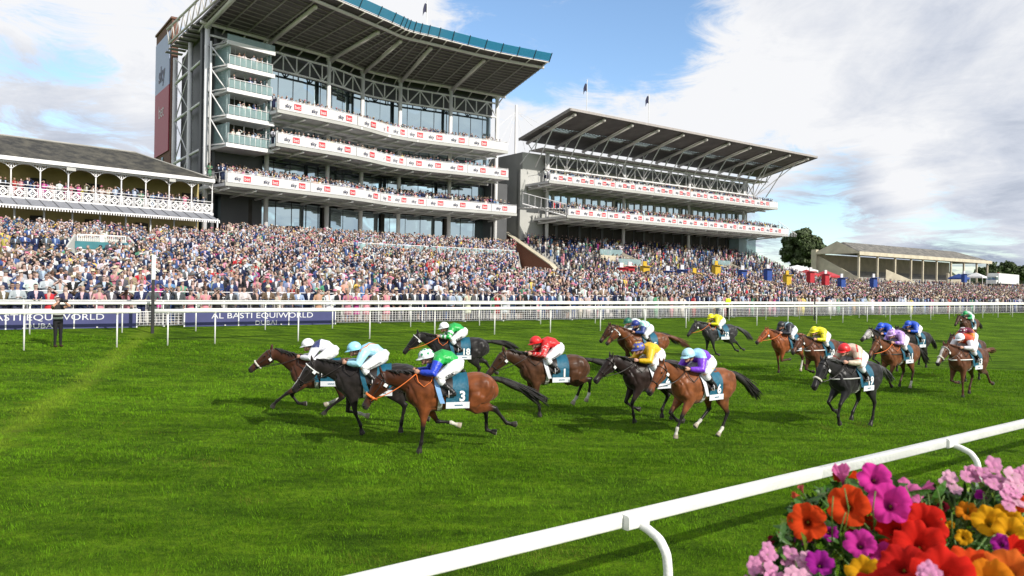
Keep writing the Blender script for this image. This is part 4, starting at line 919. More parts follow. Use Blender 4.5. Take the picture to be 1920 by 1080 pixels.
# ---------- flagpoles, mast ----------
def flagpole(px, ybot, ytop, Y, fy, label):
    a = P(px, ybot, Y); c = P(px, ytop, Y); R_ = thing('flagpole', label, 'flagpole', a)
    b = MB(); b.tube([(a[0], a[1], a[2]-1), (a[0], a[1], c[2])], .06, 6); b.ball((a[0], a[1], c[2]), .08, 6, 5); b.build('pole', 'white_steel', R_)
    f = P(px, fy, Y); b = MB(); V = []; n = 6
    for i in range(n+1):
        for j in range(5):
            x = i/n; zf = f[2]+(j/4-.5)*1.15*(1-.1*x)-x*x*.6; V.append((a[0]-.05-x*.5, a[1]+.12*sin(5*x+j*.6), zf+.25*sin(3*x)))
    b.add(V, [(i*5+j, i*5+j+1, (i+1)*5+j+1, (i+1)*5+j) for i in range(n) for j in range(4)]); b.build('flag', 'sign_ink', R_, smooth=True)
flagpole(800, 56, 2, 104, 16, 'thin flagpole with a dark flag above the main grandstand roof')
flagpole(1100, 208, 150, 118, 165, 'thin flagpole with a small flag at the left of the second grandstand roof')
flagpole(1216, 232, 178, 124, 188, 'thin flagpole with a dark flag over the middle of the second grandstand roof')
def mast():
    p = P(967, 262, 125); R_ = thing('cable_mast', 'tall steel mast with stay cables between the two grandstands', 'mast', (p[0], p[1], 0))
    q = np.array([p[0], p[1], 0]); zt_ = P(967, 197, 125)[2]; b = MB(); b.tube([q, q+ZD*zt_], .22, 8); b.build('pole', 'white_steel', R_); b = MB(); tp = q+ZD*(zt_-1)
    for e in (uv(62, 100, 22), uv(64, 101, 15), uv(66, 98, 12), uv(85, 100, 24), uv(96, 100, 24.5), uv(76, 101, 23)): b.tube([tp, e], .03, 4)
    b.build('stay_cable', 'white_steel', R_)
mast()
# ---------- bookmakers' pitches, kiosks, tents, truck ----------
for nme, c in (('book_blue', (.02, .06, .26)), ('book_red', (.42, .02, .03)), ('book_yellow', (.52, .34, .02)), ('book_green', (.08, .35, .03))): mat(nme, c, .5)
def pitch(px, py, colr, v, i, hh=2.4, wide=1.0):
    u_ = atpx(px, v, py); g = crowdz(u_, v); z = P(px, py, uv(u_, v)[1])[2]; base = z-hh
    ax = [uv(1, 0), uv(0, 1), ZD]
    word = {'book_blue': 'blue', 'book_red': 'red', 'book_yellow': 'yellow', 'book_green': 'green'}[colr]
    R_ = thing('bookmaker_pitch', f'{word} betting pitch with a price board, {i}', 'betting pitch', uv(u_, v, g), group='bookmakers pitches along the concourse')
    b = MB(); b.box(uv(u_, v, base+hh*.38+.35), (wide, .6, 1.5), ax); b.box(uv(u_, v-.28, base+hh*.38+1.12), (wide+.1, .62, .08), ax); b.build('stall', colr, R_)
    b = MB(); b.tube([uv(u_, v, g), uv(u_, v, z)], .04, 5); b.tube([uv(u_-wide*.35, v, g), uv(u_-wide*.35, v, base+1)], .04, 5); b.build('pole', 'dark_metal', R_)
    b = MB(); b.box(uv(u_, v, z-.1), (.55, .1, .6), ax); b.build('price_board', 'sign_white' if colr != 'book_yellow' else 'book_yellow', R_)
ord_ = ['leftmost, near the brick flank wall', 'second from the left', 'third from the left', 'fourth from the left', 'fifth from the left', 'sixth from the left', 'seventh from the left', 'eighth from the left', 'ninth from the left', 'tenth from the left', 'eleventh from the left', 'twelfth from the left', 'below the right end of the second stand', 'with the tree behind it', 'left of the small stand', 'below the corner post of the small stand', 'under the first bays of the small stand', 'under the middle of the small stand', 'under the right bays of the small stand']
PITCH = [(1062, 508, 'book_blue', 72), (1085, 512, 'book_blue', 66), (1100, 508, 'book_blue', 68), (1131, 506, 'book_blue', 70), (1165, 492, 'book_red', 76), (1181, 490, 'book_red', 77), (1209, 489, 'book_yellow', 75), (1252, 498, 'book_blue', 72), (1279, 496, 'book_blue', 72),
         (1302, 502, 'book_yellow', 70), (1343, 488, 'book_yellow', 76), (1392, 497, 'book_blue', 72), (1440, 495, 'book_blue', 74), (1476, 506, 'book_yellow', 72), (1520, 500, 'book_red', 74), (1548, 505, 'book_red', 74), (1578, 512, 'book_blue', 70), (1638, 512, 'book_blue', 70), (1808, 506, 'book_blue', 78)]
for i, (px, py, c, v) in enumerate(PITCH): pitch(px, py+4, c, v-13, ord_[i])
mat('canvas_white', (.72, .72, .72), .7); mat('truck_white', (.62, .63, .62), .5); mat('tyre', (.02, .02, .02), .8)
def gazebo(px, py, v, m1, label, w_=4.5):
    u_ = atpx(px, v, py); z = P(px, py, uv(u_, v)[1])[2]; g = crowdz(u_, v); R_ = thing('canopy_tent', label, 'tent', uv(u_, v, g)); b = MB()
    c = [uv(u_-w_/2, v-2, z-1.0), uv(u_+w_/2, v-2, z-1.0), uv(u_+w_/2, v+2, z-1.0), uv(u_-w_/2, v+2, z-1.0), uv(u_, v, z)]
    b.add(c+[p-ZD*.35 for p in c[:4]], [(0, 1, 4), (1, 2, 4), (2, 3, 4), (3, 0, 4), (0, 5, 6, 1), (1, 6, 7, 2), (2, 7, 8, 3), (3, 8, 5, 0)]); b.build('canopy', m1, R_); b = MB()
    for p in c[:4]: b = MB(); b.tube([p, (p[0], p[1], g)], .05, 5); b.build('leg', 'white_steel', R_)
gazebo(1495, 497, 96, 'canvas_white', 'white peaked tent at the foot of the big tree', 9)
gazebo(1512, 505, 84, 'book_red', 'red square canopy beside the tree', 3.4)
gazebo(1548, 507, 82, 'book_red', 'red square canopy in front of the small stand flank wall', 3.6)
gazebo(1798, 513, 85, 'book_blue', 'blue parasol canopy under the right bays of the small stand', 2.2)
gazebo(1830, 511, 86, 'canvas_white', 'pale canopy at the right end of the small stand', 2.4)
gazebo(1872, 511, 88, 'book_red', 'small red canopy right of the small stand', 2.4)
def truck():
    a = P(1862, 531, 190); c = P(1901, 516, 205); R_ = thing('white_truck', 'white box truck parked beyond the far right end of the crowd', 'truck', (a[0], a[1], a[2]-.8))
    d = np.array([c[0]-a[0], c[1]-a[1], 0]); Ln_ = np.linalg.norm(d); d /= Ln_; n = np.cross(ZD, d); m_ = (a+np.array([c[0], c[1], a[2]]))/2
    b = MB(); b.box(m_+ZD*1.25, (Ln_, 2.4, 2.5), (d, n, ZD)); b.build('box_body', 'truck_white', R_)
    b = MB(); b.box(m_-d*(Ln_/2+1)+ZD*.8, (1.8, 2.2, 1.9), (d, n, ZD)); b.build('cab', 'truck_white', R_)
    b = MB(); b.box(m_-d*(Ln_/2+1.1)+ZD*1.15-n*0, (1.65, 2.25, .7), (d, n, ZD)); b.build('window', 'suite_glass', R_)
    for s_ in (-Ln_/2-.9, -Ln_/2+1.6, Ln_/2-1.2, Ln_/2-2.3):
        for e in (-1, 1): b = MB(); q = m_+d*s_+n*e*1.1-ZD*.15; b.tube([q-n*.12, q+n*.12], .48, 12); b.build('wheel', 'tyre', R_)
truck()
# ---------- trees ----------
def tree(px, ybase, ytop, Y, wpx, label, seed, n=5000, leaf=.34, group=None, trunk=.45):
    r_ = np.random.default_rng(seed); a = P(px, ybase, Y); top = P(px, ytop, Y)[2]; H_ = top-a[2]; W_ = wpx/2/F*Y
    R_ = thing('tree', label, 'tree', a, group=group)
    b = MB(); c = np.array([0, 0, 0.]); b.tube([c, c+ZD*H_*.25, c+np.array([.1, 0, H_*.6])], [trunk, trunk*.7, trunk*.25], 8)
    for k in range(7):
        an = k*.9+seed; z = H_*(.22+.05*k); b.tube([c+ZD*z, c+np.array([cos(an)*W_*.3, sin(an)*W_*.3, z+H_*.13]), c+np.array([cos(an)*W_*.7, sin(an)*W_*.7, z+H_*.22])], [trunk*.4, trunk*.22, trunk*.06], 6)
    b.build('trunk', 'bark', None).parent = R_
    nc = 84; cl = []
    while len(cl) < nc:
        q = r_.uniform(-1, 1, 3)
        if .2 < np.linalg.norm(q) < 1 and q[2] > -.85: cl.append(q*np.array([W_*.86, W_*.86, H_*.41])+np.array([0, 0, H_*.57]))
    V = np.empty((n*4, 3), np.float32); rad = r_.uniform(.14, .30, nc)*W_
    k = r_.integers(0, nc, n); dr = r_.normal(size=(n, 3)); dr /= np.linalg.norm(dr, axis=1)[:, None]
    ctr = np.array(cl)[k]+dr*(rad[k]*r_.uniform(.55, 1.1, n))[:, None]*np.array([1.1, 1.1, .8])
    ax_ = r_.normal(size=(n, 3)); ax_ /= np.linalg.norm(ax_, axis=1)[:, None]; bx_ = np.cross(ax_, dr+.01); bx_ /= np.linalg.norm(bx_, axis=1)[:, None]; sz = leaf*r_.uniform(.6, 1.3, n)[:, None]
    V[0::4] = ctr-ax_*sz-bx_*sz*.5; V[1::4] = ctr+ax_*sz-bx_*sz*.5; V[2::4] = ctr+ax_*sz*.8+bx_*sz*.6; V[3::4] = ctr-ax_*sz*.8+bx_*sz*.6
    me = fast_mesh('crown', V, quads=np.arange(n*4).reshape(-1, 4), m='foliage', smooth=False); o = bpy.data.objects.new('crown', me); COL.objects.link(o); o.parent = R_
tree(1503, 520, 431, 185, 80, 'large round dark green tree between the second grandstand and the small stand', 3, 30000, .34)
tree(1535, 520, 468, 230, 22, 'small tree peeking out left of the small stand gable', 5, 1500, .35)
for i, (px, yt, wd, lab) in enumerate(((1862, 494, 34, 'low tree just right of the small stand'), (1888, 492, 38, 'taller rounded tree above the white truck'), (1915, 498, 34, 'low tree at the right edge of the picture'), (1945, 495, 40, 'tree at the very edge behind the crowd'), (1842, 500, 28, 'dark tree seen through the last bay of the small stand'))):
    tree(px, 530, yt, 330, wd, lab, 20+i, 2500, .55, 'distant trees beyond the far end of the course')
# distant wooded skyline
mat('far_wood', (.035, .055, .025), .9, var=.4, vscale=.03)
b = MB(); r_ = np.random.default_rng(9)
for k in range(260):
    a_ = radians(-60+k*.55+r_.uniform(-.2, .2)); D = r_.uniform(520, 640); hh = r_.uniform(7, 13); b.ball((sin(a_)*D, cos(a_)*D, hh*.35+2), (r_.uniform(9, 16), r_.uniform(9, 16), hh), 9, 6)
o = b.build('distant_woodland', 'far_wood', smooth=False); tag(o, 'dark line of distant woodland along the horizon', 'woodland', kind='stuff')
# ================= PEOPLE IN THE CROWD =================
vcol_mat('crowd_clothes', .75, spec=.25)
# regions: 0 skin 1 hair 2 top 3 shirt 4 bottom 5 hat 6 sleeve 7 dark glasses
def lowpoly(arm, woman, hat, far=False):
    b = MB(); R_ = []
    def reg(k): R_.extend([k]*(b.n-len(R_)))
    n = 5 if far else 8
    lw = .20 if woman else .17
    b.loft([((0, 0, z), (x, 0, 0), (0, y, 0)) for z, x, y in (((.05, .13, .10), (.50, lw+.03 if woman else .17, .14), (.92, .17, .12)) if not far else ((.5, .18, .14), (.95, .17, .12)))], n-(0 if far else 2)); reg(4)
    tor = ((.88, .165, .115), (1.06, .15 if woman else .17, .115), (1.30, .20 if woman else .225, .135), (1.42, .19 if woman else .215, .115), (1.49, .07, .07))
    if far: tor = (tor[0], tor[2], tor[3], tor[4])
    b.loft([((0, 0, z), (x, 0, 0), (0, y, 0)) for z, x, y in tor], n); reg(2)
    if not far:
        b.add([(-.055, -.125, 1.44), (.055, -.125, 1.44), (.015, -.150, 1.12), (-.015, -.150, 1.12)], [(0, 1, 2, 3)]); reg(3)
    b.ball((0, -.015, 1.622), (.072, .084, .104), 6 if far else 8, 4 if far else 6); reg(0)
    if woman and not far:
        b.ball((0, .025, 1.635), (.098, .092, .125), 8, 5); reg(1); b.ball((0, .05, 1.50), (.095, .06, .12), 7, 5); reg(1)
    else: b.ball((0, .018, 1.655), (.088, .092, .098), 6 if far else 8, 4 if far else 5); reg(1)
    if arm in (1, 2, 4) or not far:
        for e in (1, -1):
            sh = (e*.20, 0, 1.40)
            if arm == 0: el, hd = (e*.27, .02, 1.14), (e*.22, -.08, .92)
            elif arm == 1 and e == 1: el, hd = (.34, -.14, 1.52), (.08, -.15, 1.69)
            elif arm == 2 and e == -1: el, hd = (-.34, -.14, 1.52), (-.08, -.15, 1.69)
            elif arm == 3: el, hd = (e*.28, -.10, 1.16), (e*.05, -.24, 1.20)
            elif arm == 4: el, hd = (e*.28, -.20, 1.45), (e*.05, -.16, 1.62)
            elif arm == 5: el, hd = (e*.26, -.16, 1.15), (e*.12, -.36, 1.14)
            else: el, hd = (e*.26, .0, 1.14), (e*.12, -.18, 1.08)
            b.tube([sh, el], [.062, .05], 4 if far else 5); reg(6); b.tube([el, hd], [.046, .034], 4 if far else 5); reg(6 if not woman else 0)
            if not far: b.ball(hd, .042, 5, 4); reg(0)
    if hat:
        if woman: b.loft([((.0, 0, 1.735), (.20, 0, .05), (0, .19, 0)), ((0, 0, 1.75), (.19, 0, .05), (0, .18, 0)), ((0, .01, 1.76), (.09, 0, 0), (0, .09, 0)), ((0, .01, 1.83), (.075, 0, 0), (0, .075, 0))], 8)
        else: b.loft([((.0, 0, 1.70), (.15, 0, 0), (0, .16, 0)), ((0, 0, 1.715), (.15, 0, 0), (0, .16, 0)), ((0, .01, 1.72), (.095, 0, 0), (0, .10, 0)), ((0, .01, 1.80), (.08, 0, 0), (0, .085, 0))], 8)
        reg(5)
    V = np.array(b.v, np.float32); T = []
    for f in b.f:
        for i in range(1, len(f)-1): T.append((f[0], f[i], f[i+1]))
    return V, np.array(T, np.int32), np.array(R_)
VAR = {}
for far in (False, True):
    for arm in range(7):
        for wm_ in (False, True):
            for ht in (False, True): VAR[(far, arm, wm_, ht)] = lowpoly(arm, wm_, ht, far)
SKIN = [(.50, .34, .29), (.44, .29, .24), (.55, .39, .34), (.36, .23, .18), (.16, .09, .065), (.46, .30, .25)]
HAIR = [(.03, .018, .010), (.05, .03, .018), (.09, .055, .03), (.20, .14, .07), (.34, .27, .16), (.22, .20, .19), (.012, .010, .010), (.02, .014, .010)]
MEN = [((.018, .026, .075), 'navy suit', .30), ((.02, .02, .023), 'black suit', .17), ((.09, .095, .105), 'grey suit', .15), ((.05, .09, .24), 'blue suit', .13), ((.33, .27, .19), 'tan jacket', .05), ((.58, .60, .64), 'white shirt', .18), ((.30, .37, .50), 'pale blue shirt', .07), ((.12, .09, .06), 'brown tweed jacket', .05)]
WOM = [((.62, .56, .50), 'cream dress', .10), ((.58, .22, .28), 'pink dress', .14), ((.48, .03, .04), 'red dress', .06), ((.03, .035, .09), 'navy dress', .11), ((.025, .022, .025), 'black dress', .15), ((.10, .30, .18), 'green dress', .05), ((.66, .52, .10), 'yellow dress', .05), ((.12, .25, .50), 'blue dress', .08), ((.60, .60, .62), 'white dress', .20), ((.55, .30, .20), 'peach dress', .04), ((.42, .05, .22), 'magenta dress', .05)]
SHIRT = [((.66, .67, .70), 'white shirt'), ((.40, .50, .66), 'pale blue shirt'), ((.62, .42, .46), 'pink shirt')]
HATC = [((.60, .52, .36), 'straw'), ((.03, .03, .05), 'dark'), ((.62, .60, .58), 'white'), ((.52, .18, .26), 'pink'), ((.12, .12, .12), 'grey')]
def wchoice(lst, r): 
    x = r.random(); a = 0
    tot = sum(q[2] for q in lst)
    for q in lst:
        a += q[2]/tot
        if x < a: return q
    return lst[-1]
class Person_: pass
def new_person(x, y, z, face, r, dens_far, arm=None):
    p = Person_(); p.x, p.y, p.z = x, y, z; p.face = face+r.normal()*.28; p.woman = r.random() < .40; p.arm = arm if arm is not None else int(r.choice([0, 1, 2, 3, 4, 5, 6], p=[.2, .13, .13, .2, .06, .06, .22]))
    p.hat = r.random() < (.20 if p.woman else .12); p.sc = r.uniform(.95, 1.04)*(.945 if p.woman else 1.0); p.far = dens_far
    top, p.word, _ = wchoice(WOM if p.woman else MEN, r); j = r.uniform(.6, 1.15); top = np.array(top)*j*(1+r.normal(size=3)*.06)
    p.skin = np.array(SKIN[int(r.choice(6, p=[.3, .25, .2, .12, .05, .08]))]); p.hair = np.array(HAIR[r.integers(0, 8)])
    sh, p.shirtw = SHIRT[int(r.choice(3, p=[.6, .25, .15]))]; hc, p.hatw = HATC[r.integers(0, 5)]
    p.hatc = np.array(hc); p.top = np.clip(top, .01, .75)
    p.skin = p.skin*.92; p.cols = np.array([p.skin, p.hair, p.top, p.skin if p.woman else sh, top if p.woman else (np.array(top)*.9 if 'suit' in p.word else (.04, .045, .08)), hc, p.skin if p.woman and r.random() < .45 else top, (.02, .02, .02)])
    return p
PEOPLE = []
rc = np.random.default_rng(5)
FACE0 = atan2(-VD[1], -VD[0])         # the direction facing the track
def add_at(u_, v_, z_, arm=None, row=None, dface=0.0, thin=0):
    q = uv(u_, v_, z_); x, y_ = proj(q+ZD*1.5)
    if x < -14 or x > 1934: return
    far = q[1] > 92; p = new_person(q[0], q[1], q[2], FACE0+dface, rc, far, arm); p.row = row; p.u = u_; p.v = v_; p.px = x; p.py = y_; p.zf = z_; PEOPLE.append(p)
# front row, leaning on the barrier
u_ = 0.0
while u_ < 150:
    add_at(u_, VF+.42+rc.normal()*.05, .97, arm=int(rc.choice([5, 3, 5, 1, 2, 4, 0])), row='front row at the barrier'); u_ += rc.uniform(.46, .66) if u_ < 60 else .62
for rr_, (v0, dn) in enumerate(((37.4, .55), (38.2, .25), (39.1, .12), (39.9, .10))):
    u_ = 0.0
    while u_ < 160:
        if rc.random() < (dn if u_ < 44 else .72): add_at(u_, v0+rc.normal()*.12, .97, row=['second row behind the barrier', 'third row', 'fourth row', 'fifth row'][rr_])
        u_ += rc.uniform(.5, .75)
row_names = ['first step behind the inner rail', 'second step behind the inner rail', 'third step behind the inner rail', 'fourth step behind the inner rail', 'fifth step behind the inner rail', 'sixth step']
vcur = 41.1; k = 0
while vcur < 95:
    u_ = -4+rc.uniform(0, .5); du = .60 if vcur < 60 else .64
    while u_ < 262:
        v_ = vcur+rc.normal()*.12; ok = True
        if u_ < 22.5 and v_ > 76.5: ok = False
        if 22.5 <= u_ < 67 and v_ > 86.5: ok = False
        if 65.8 < u_ < 68.6 and v_ > 77: ok = False
        if u_ < 67 and u_ > .723*v_+.5 and v_ > 62: ok = ok and rc.random() < .45 and v_ < 80
        if 67 <= u_ < 122 and v_ > 92.5: ok = False
        if u_ >= 122 and v_ > 80 : ok = ok and rc.random() < .35
        if 55.5 < v_ < 61.6 and 1.5 < u_ < 8.2: ok = v_ > 60.4
        if 66.9 < v_ < 68.6 and 31 < u_ < 50: ok = False
        if 66 < v_ < 69.5 and 31 < u_ < 50 and rc.random() < .35: ok = False
        if u_ > 160 and rc.random() < .25: ok = False
        for au in (14.0, 30.2, 44.8, 58.5, 80, 96, 110):       # aisles
            if abs(u_-au) < .55 and v_ > 45: ok = ok and rc.random() < .3
        if ok and rc.random() < .93: add_at(u_, v_, crowdz(u_, v_), row=row_names[k] if k < 6 else None)
        u_ += du*rc.uniform(.8, 1.25)*(1.18 if u_ > 120 else 1)
    vcur += 1.04; k += 1
# balconies
for (path, t0_, t1_, off, zb_, rows, rise) in BALC:
    for r2_ in range(rows):
        t = t0_
        while t < t1_:
            if rc.random() < (.84 if r2_ == 0 else .72):
                q = path.at(t, off-.75*r2_*(1 if not rise else 1.27), zb_+rise*r2_); n_ = path.nrm(t); x, y_ = proj(q+ZD*1.5)
                if -14 < x < 1934:
                    p = new_person(q[0], q[1], q[2], atan2(n_[1], n_[0]), rc, q[1] > 92); p.row = None; p.px = x; p.u = touv(q)[0]; PEOPLE.append(p)
            t += rc.uniform(.42, .72)
# the nearest are individuals, the rest one mass
near = sorted([p for p in PEOPLE if p.row], key=lambda p: p.y)[:285]; ns = set(id(p) for p in near)
mass = [p for p in PEOPLE if id(p) not in ns]
def build_mass(lst, name):
    keys = {}
    for p in lst: keys.setdefault((p.far, p.arm if not p.far else (p.arm if p.arm in (1, 2, 4) else 0), p.woman, p.hat), []).append(p)
    VV, TT, CC, off = [], [], [], 0
    for kx, ps in keys.items():
        V, T, R_ = VAR[kx]; n = len(ps); a = np.array([p.face+pi/2 for p in ps]); ca, sa = np.cos(a)[:, None], np.sin(a)[:, None]; sc = np.array([p.sc for p in ps])[:, None]
        wd = rc.uniform(.95, 1.12, n)[:, None]
        x = V[None, :, 0]*sc*wd; y = V[None, :, 1]*sc; z = V[None, :, 2]*sc
        X = x*ca-y*sa+np.array([p.x for p in ps])[:, None]; Y = x*sa+y*ca+np.array([p.y for p in ps])[:, None]; Z = z+np.array([p.z for p in ps])[:, None]
        VV.append(np.stack([X, Y, Z], -1).reshape(-1, 3)); TT.append((T[None]+(np.arange(n)*len(V))[:, None, None]).reshape(-1, 3)+off); off += n*len(V)
        CC.append(np.array([p.cols for p in ps])[:, R_, :].reshape(-1, 3))
    me = fast_mesh(name, np.concatenate(VV), tris=np.concatenate(TT), cols=np.concatenate(CC), m='crowd_clothes'); o = bpy.data.objects.new(name, me); COL.objects.link(o); return o
print('PEOPLE', len(PEOPLE))
o = build_mass(mass, 'crowd'); tag(o, 'dense crowd of racegoers packed on the terraces and balconies', 'crowd', kind='stuff')
# individual spectators: continuous bodies in seven poses
def hi_body(arm, woman):
    b = MB(); seg = []
    def sg(a, b_, r, k): seg.append((np.array(a, float), np.array(b_, float), r, k))
    b.loft([((0, 0, z), (x, 0, 0), (0, y, 0)) for z, x, y in ((.86, .165, .115), (1.0, .145 if woman else .165, .11), (1.16, .165 if woman else .18, .115), (1.32, .19 if woman else .215, .125), (1.42, .17 if woman else .205, .105), (1.49, .07, .065))], 14)
    if woman: b.loft([((0, 0, z), (x, 0, 0), (0, y, 0)) for z, x, y in ((.42, .22, .18), (.7, .20, .155), (.92, .17, .125))], 14)
    for e in (1, -1): b.tube([(e*.085, 0, .9), (e*.09, -.01, .5), (e*.10, .0, .09)], [.088, .062, .042] if not woman else [.08, .052, .035], 10); b.ball((e*.10, -.05, .045), (.045, .12, .045), 8, 6)
    b.tube([(0, .01, 1.42), (0, 0, 1.55)], [.055, .05], 10); b.ball((0, -.005, 1.635), (.077, .093, .115), 14, 10); b.ball((0, -.045, 1.575), (.05, .045, .045), 10, 7); b.ball((0, -.10, 1.62), (.014, .02, .024), 7, 5)
    b.ball((0, .022, 1.66), (.086, .09, .10), 12, 8)
    if woman: b.ball((0, .05, 1.54), (.095, .05, .13), 10, 8)
    arms = []
    for e in (1, -1):
        sh = np.array([e*.195, 0, 1.40])
        if arm == 1 and e == 1 or arm == 2 and e == -1: el, hd = (e*.34, -.14, 1.50), (e*.08, -.17, 1.70)
        elif arm == 0: el, hd = (e*.27, .02, 1.13), (e*.22, -.08, .91)
        elif arm == 3: el, hd = (e*.28, -.10, 1.15), (e*.05, -.24, 1.20)
        elif arm == 4: el, hd = (e*.28, -.20, 1.44), (e*.05, -.17, 1.63)
        elif arm == 5: el, hd = (e*.27, -.16, 1.15), (e*.10, -.38, 1.13)
        else: el, hd = (e*.26, .0, 1.13), (e*.12, -.18, 1.07)
        el, hd = np.array(el), np.array(hd); d = (hd-el)/np.linalg.norm(hd-el)
        b.tube([sh*np.array([.7, 1, 1]), sh, el, hd], [.07, .068, .05, .032] if not woman else [.055, .052, .04, .026], 10)
        sd = np.cross(d, ZD); sd /= np.linalg.norm(sd)+1e-9; b.loft([(hd, sd*.03, np.cross(d, sd)*.018), (hd+d*.08, sd*.04, np.cross(d, sd)*.016)], 8)
        for o_ in (-.028, -.009, .009, .028): b.tube([hd+d*.07+sd*o_, hd+d*.13+sd*o_*1.1], [.012, .009], 5)
        b.tube([hd+d*.02+sd*.03, hd+d*.07+sd*.055], [.012, .009], 5); arms.append((sh, el, hd))
    me = remesh(b, .021, 2, .5); V = mverts(me); x, y, z = V[:, 0], V[:, 1], V[:, 2]; R_ = np.full(len(V), 2)
    R_[z < .90] = 4
    if woman: R_[z < .44] = 0
    R_[z < .09] = 1
    hd_ = (z > 1.475)&(np.abs(x) < .125); R_[hd_] = 0
    R_[hd_&((z > 1.695)|((y > .015)&(z > 1.52)))] = 1
    if woman: R_[(z > 1.40)&(y > .03)&(np.abs(x) < .11)] = 1
    R_[(y < -.06)&(z > 1.13)&(z < 1.475)&(np.abs(x) < .012+(z-1.10)*.16)] = 3
    R_[hd_&(y < -.055)&(np.abs(z-1.647) < .014)] = 7
    for sh, el, hd in arms:
        for a, b_, k, rad in ((sh, el, 6, .075), (el, hd, 6 if not woman else 0, .062)):
            ab = b_-a; t = ((V-a)@ab)/(ab@ab); tc_ = np.clip(t, 0, 1); d = np.linalg.norm(V-a-tc_[:, None]*ab, axis=1); q = (d < rad)&(t > (.25 if k == 6 and a is sh else -.1))&(~hd_); R_[q] = k
        q = (np.linalg.norm(V-(hd+(hd-el)/np.linalg.norm(hd-el)*.06), axis=1) < .10)&~((R_ == 1)|(R_ == 7)); R_[q] = 0
    return me, R_
HB = {(a, w_): hi_body(a, w_) for a in range(7) for w_ in (False, True)}
ORD1 = ['', 'first', 'second', 'third', 'fourth', 'fifth', 'sixth', 'seventh', 'eighth', 'ninth', 'tenth', 'eleventh', 'twelfth', 'thirteenth', 'fourteenth', 'fifteenth', 'sixteenth', 'seventeenth', 'eighteenth', 'nineteenth']
TENS = {2: ('twentieth', 'twenty'), 3: ('thirtieth', 'thirty'), 4: ('fortieth', 'forty'), 5: ('fiftieth', 'fifty'), 6: ('sixtieth', 'sixty'), 7: ('seventieth', 'seventy'), 8: ('eightieth', 'eighty'), 9: ('ninetieth', 'ninety')}
def ordinal(n): return ORD1[n] if n < 20 else (TENS[n//10][0] if n % 10 == 0 else TENS[n//10][1]+'-'+ORD1[n % 10])
HATM = {}
def hat_mesh(kind):
    if kind in HATM: return HATM[kind]
    b = MB()
    if kind: b.loft([((.0, 0, 1.735), (.21, 0, .05), (0, .20, 0)), ((0, 0, 1.75), (.20, 0, .05), (0, .19, 0)), ((0, .01, 1.76), (.10, 0, 0), (0, .10, 0)), ((0, .01, 1.84), (.08, 0, 0), (0, .08, 0))], 14)
    else: b.loft([((.0, 0, 1.69), (.15, 0, 0), (0, .165, 0)), ((0, 0, 1.705), (.15, 0, 0), (0, .165, 0)), ((0, .01, 1.71), (.098, 0, 0), (0, .105, 0)), ((0, .01, 1.80), (.082, 0, 0), (0, .09, 0))], 14)
    me = bpy.data.meshes.new('hat'); me.from_pydata(b.v, [], b.f); me.polygons.foreach_set('use_smooth', [True]*len(b.f)); HATM[kind] = me; return me
hat_mats = {w_: mat('hat_'+w_, c, .8, var=.05) for c, w_ in HATC}
byrow = {}
for p in near: byrow.setdefault(p.row, []).append(p)
ACT = {0: 'arms down', 1: 'shading eyes', 2: 'shading eyes', 3: 'hands together', 4: 'both hands at face', 5: 'arms forward on the rail', 6: 'hands in front'}
for rn, ps in byrow.items():
    ps.sort(key=lambda p: p.u)
    for i, p in enumerate(ps):
        base_me, R_ = HB[(p.arm, p.woman)]; me = base_me.copy(); cc = p.cols.copy()
        if rc.random() < .45: cc[7] = p.skin*.75
        set_col(me, cc[R_]); me.materials.clear(); me.materials.append(MATS['crowd_clothes'])
        o = bpy.data.objects.new('person', me); COL.objects.link(o); o.location = (p.x, p.y, p.z); o.rotation_euler = (0, 0, p.face+pi/2); o.scale = (p.sc*1.03, p.sc*1.03, p.sc)
        wd = p.word if not ('suit' in p.word or 'jacket' in p.word) else p.word
        tag(o, f"person in {wd}{' and '+p.hatw+' hat' if p.hat else ''}, {ACT[p.arm] if (rn.startswith('front') or p.arm != 5) and not p.hat else 'standing'}, {ordinal(i+1)} from left, {rn.replace(' behind the inner rail', ' of terrace').replace(' behind the barrier', '').replace(' at the barrier', '')}", 'person', 'spectators standing nearest the track')
        if p.hat:
            h = bpy.data.objects.new('hat', hat_mesh(p.woman)); COL.objects.link(h); h.parent = o
            if len(h.data.materials) == 0: h.data.materials.append(None)
            h.material_slots[0].link = 'OBJECT'; h.material_slots[0].material = hat_mats[p.hatw]
# press photographer and steward
def special(px, py_feet, arm, cols, label, face, hgt=1.0):
    q = hit(px, py_feet); me, R_ = HB[(arm, False)]; me = me.copy(); V = mverts(me); c = np.array(cols)[R_]
    return q, me, V, c
q, me, V, c = special(108, 651, 4, [SKIN[0], HAIR[1], (.02, .02, .022), (.02, .02, .022), (.014, .014, .016), (0, 0, 0), (.42, .24, .16), (.03, .03, .03)], '', 0)
k = (np.abs(V[:, 2]-1.02) < .03)|(np.abs(V[:, 2]-1.14) < .015); c[k&(np.abs(V[:, 0]) < .2)] = (.6, .62, .6); set_col(me, c); me.materials.clear(); me.materials.append(MATS['crowd_clothes'])
fa = atan2(-.5, .86); s_ph = (P(108, 651, q[1])[2], )
o = bpy.data.objects.new('person', me); COL.objects.link(o); o.location = tuple(q); o.rotation_euler = (0, 0, fa+pi/2); tag(o, 'photographer in black with a reflective banded vest, standing between the rails', 'person')
t_ = thing('camera', 'black camera with a long lens held up by the photographer between the rails', 'camera', q+ZD*1.62+np.array([cos(fa), sin(fa), 0])*.20, fa)
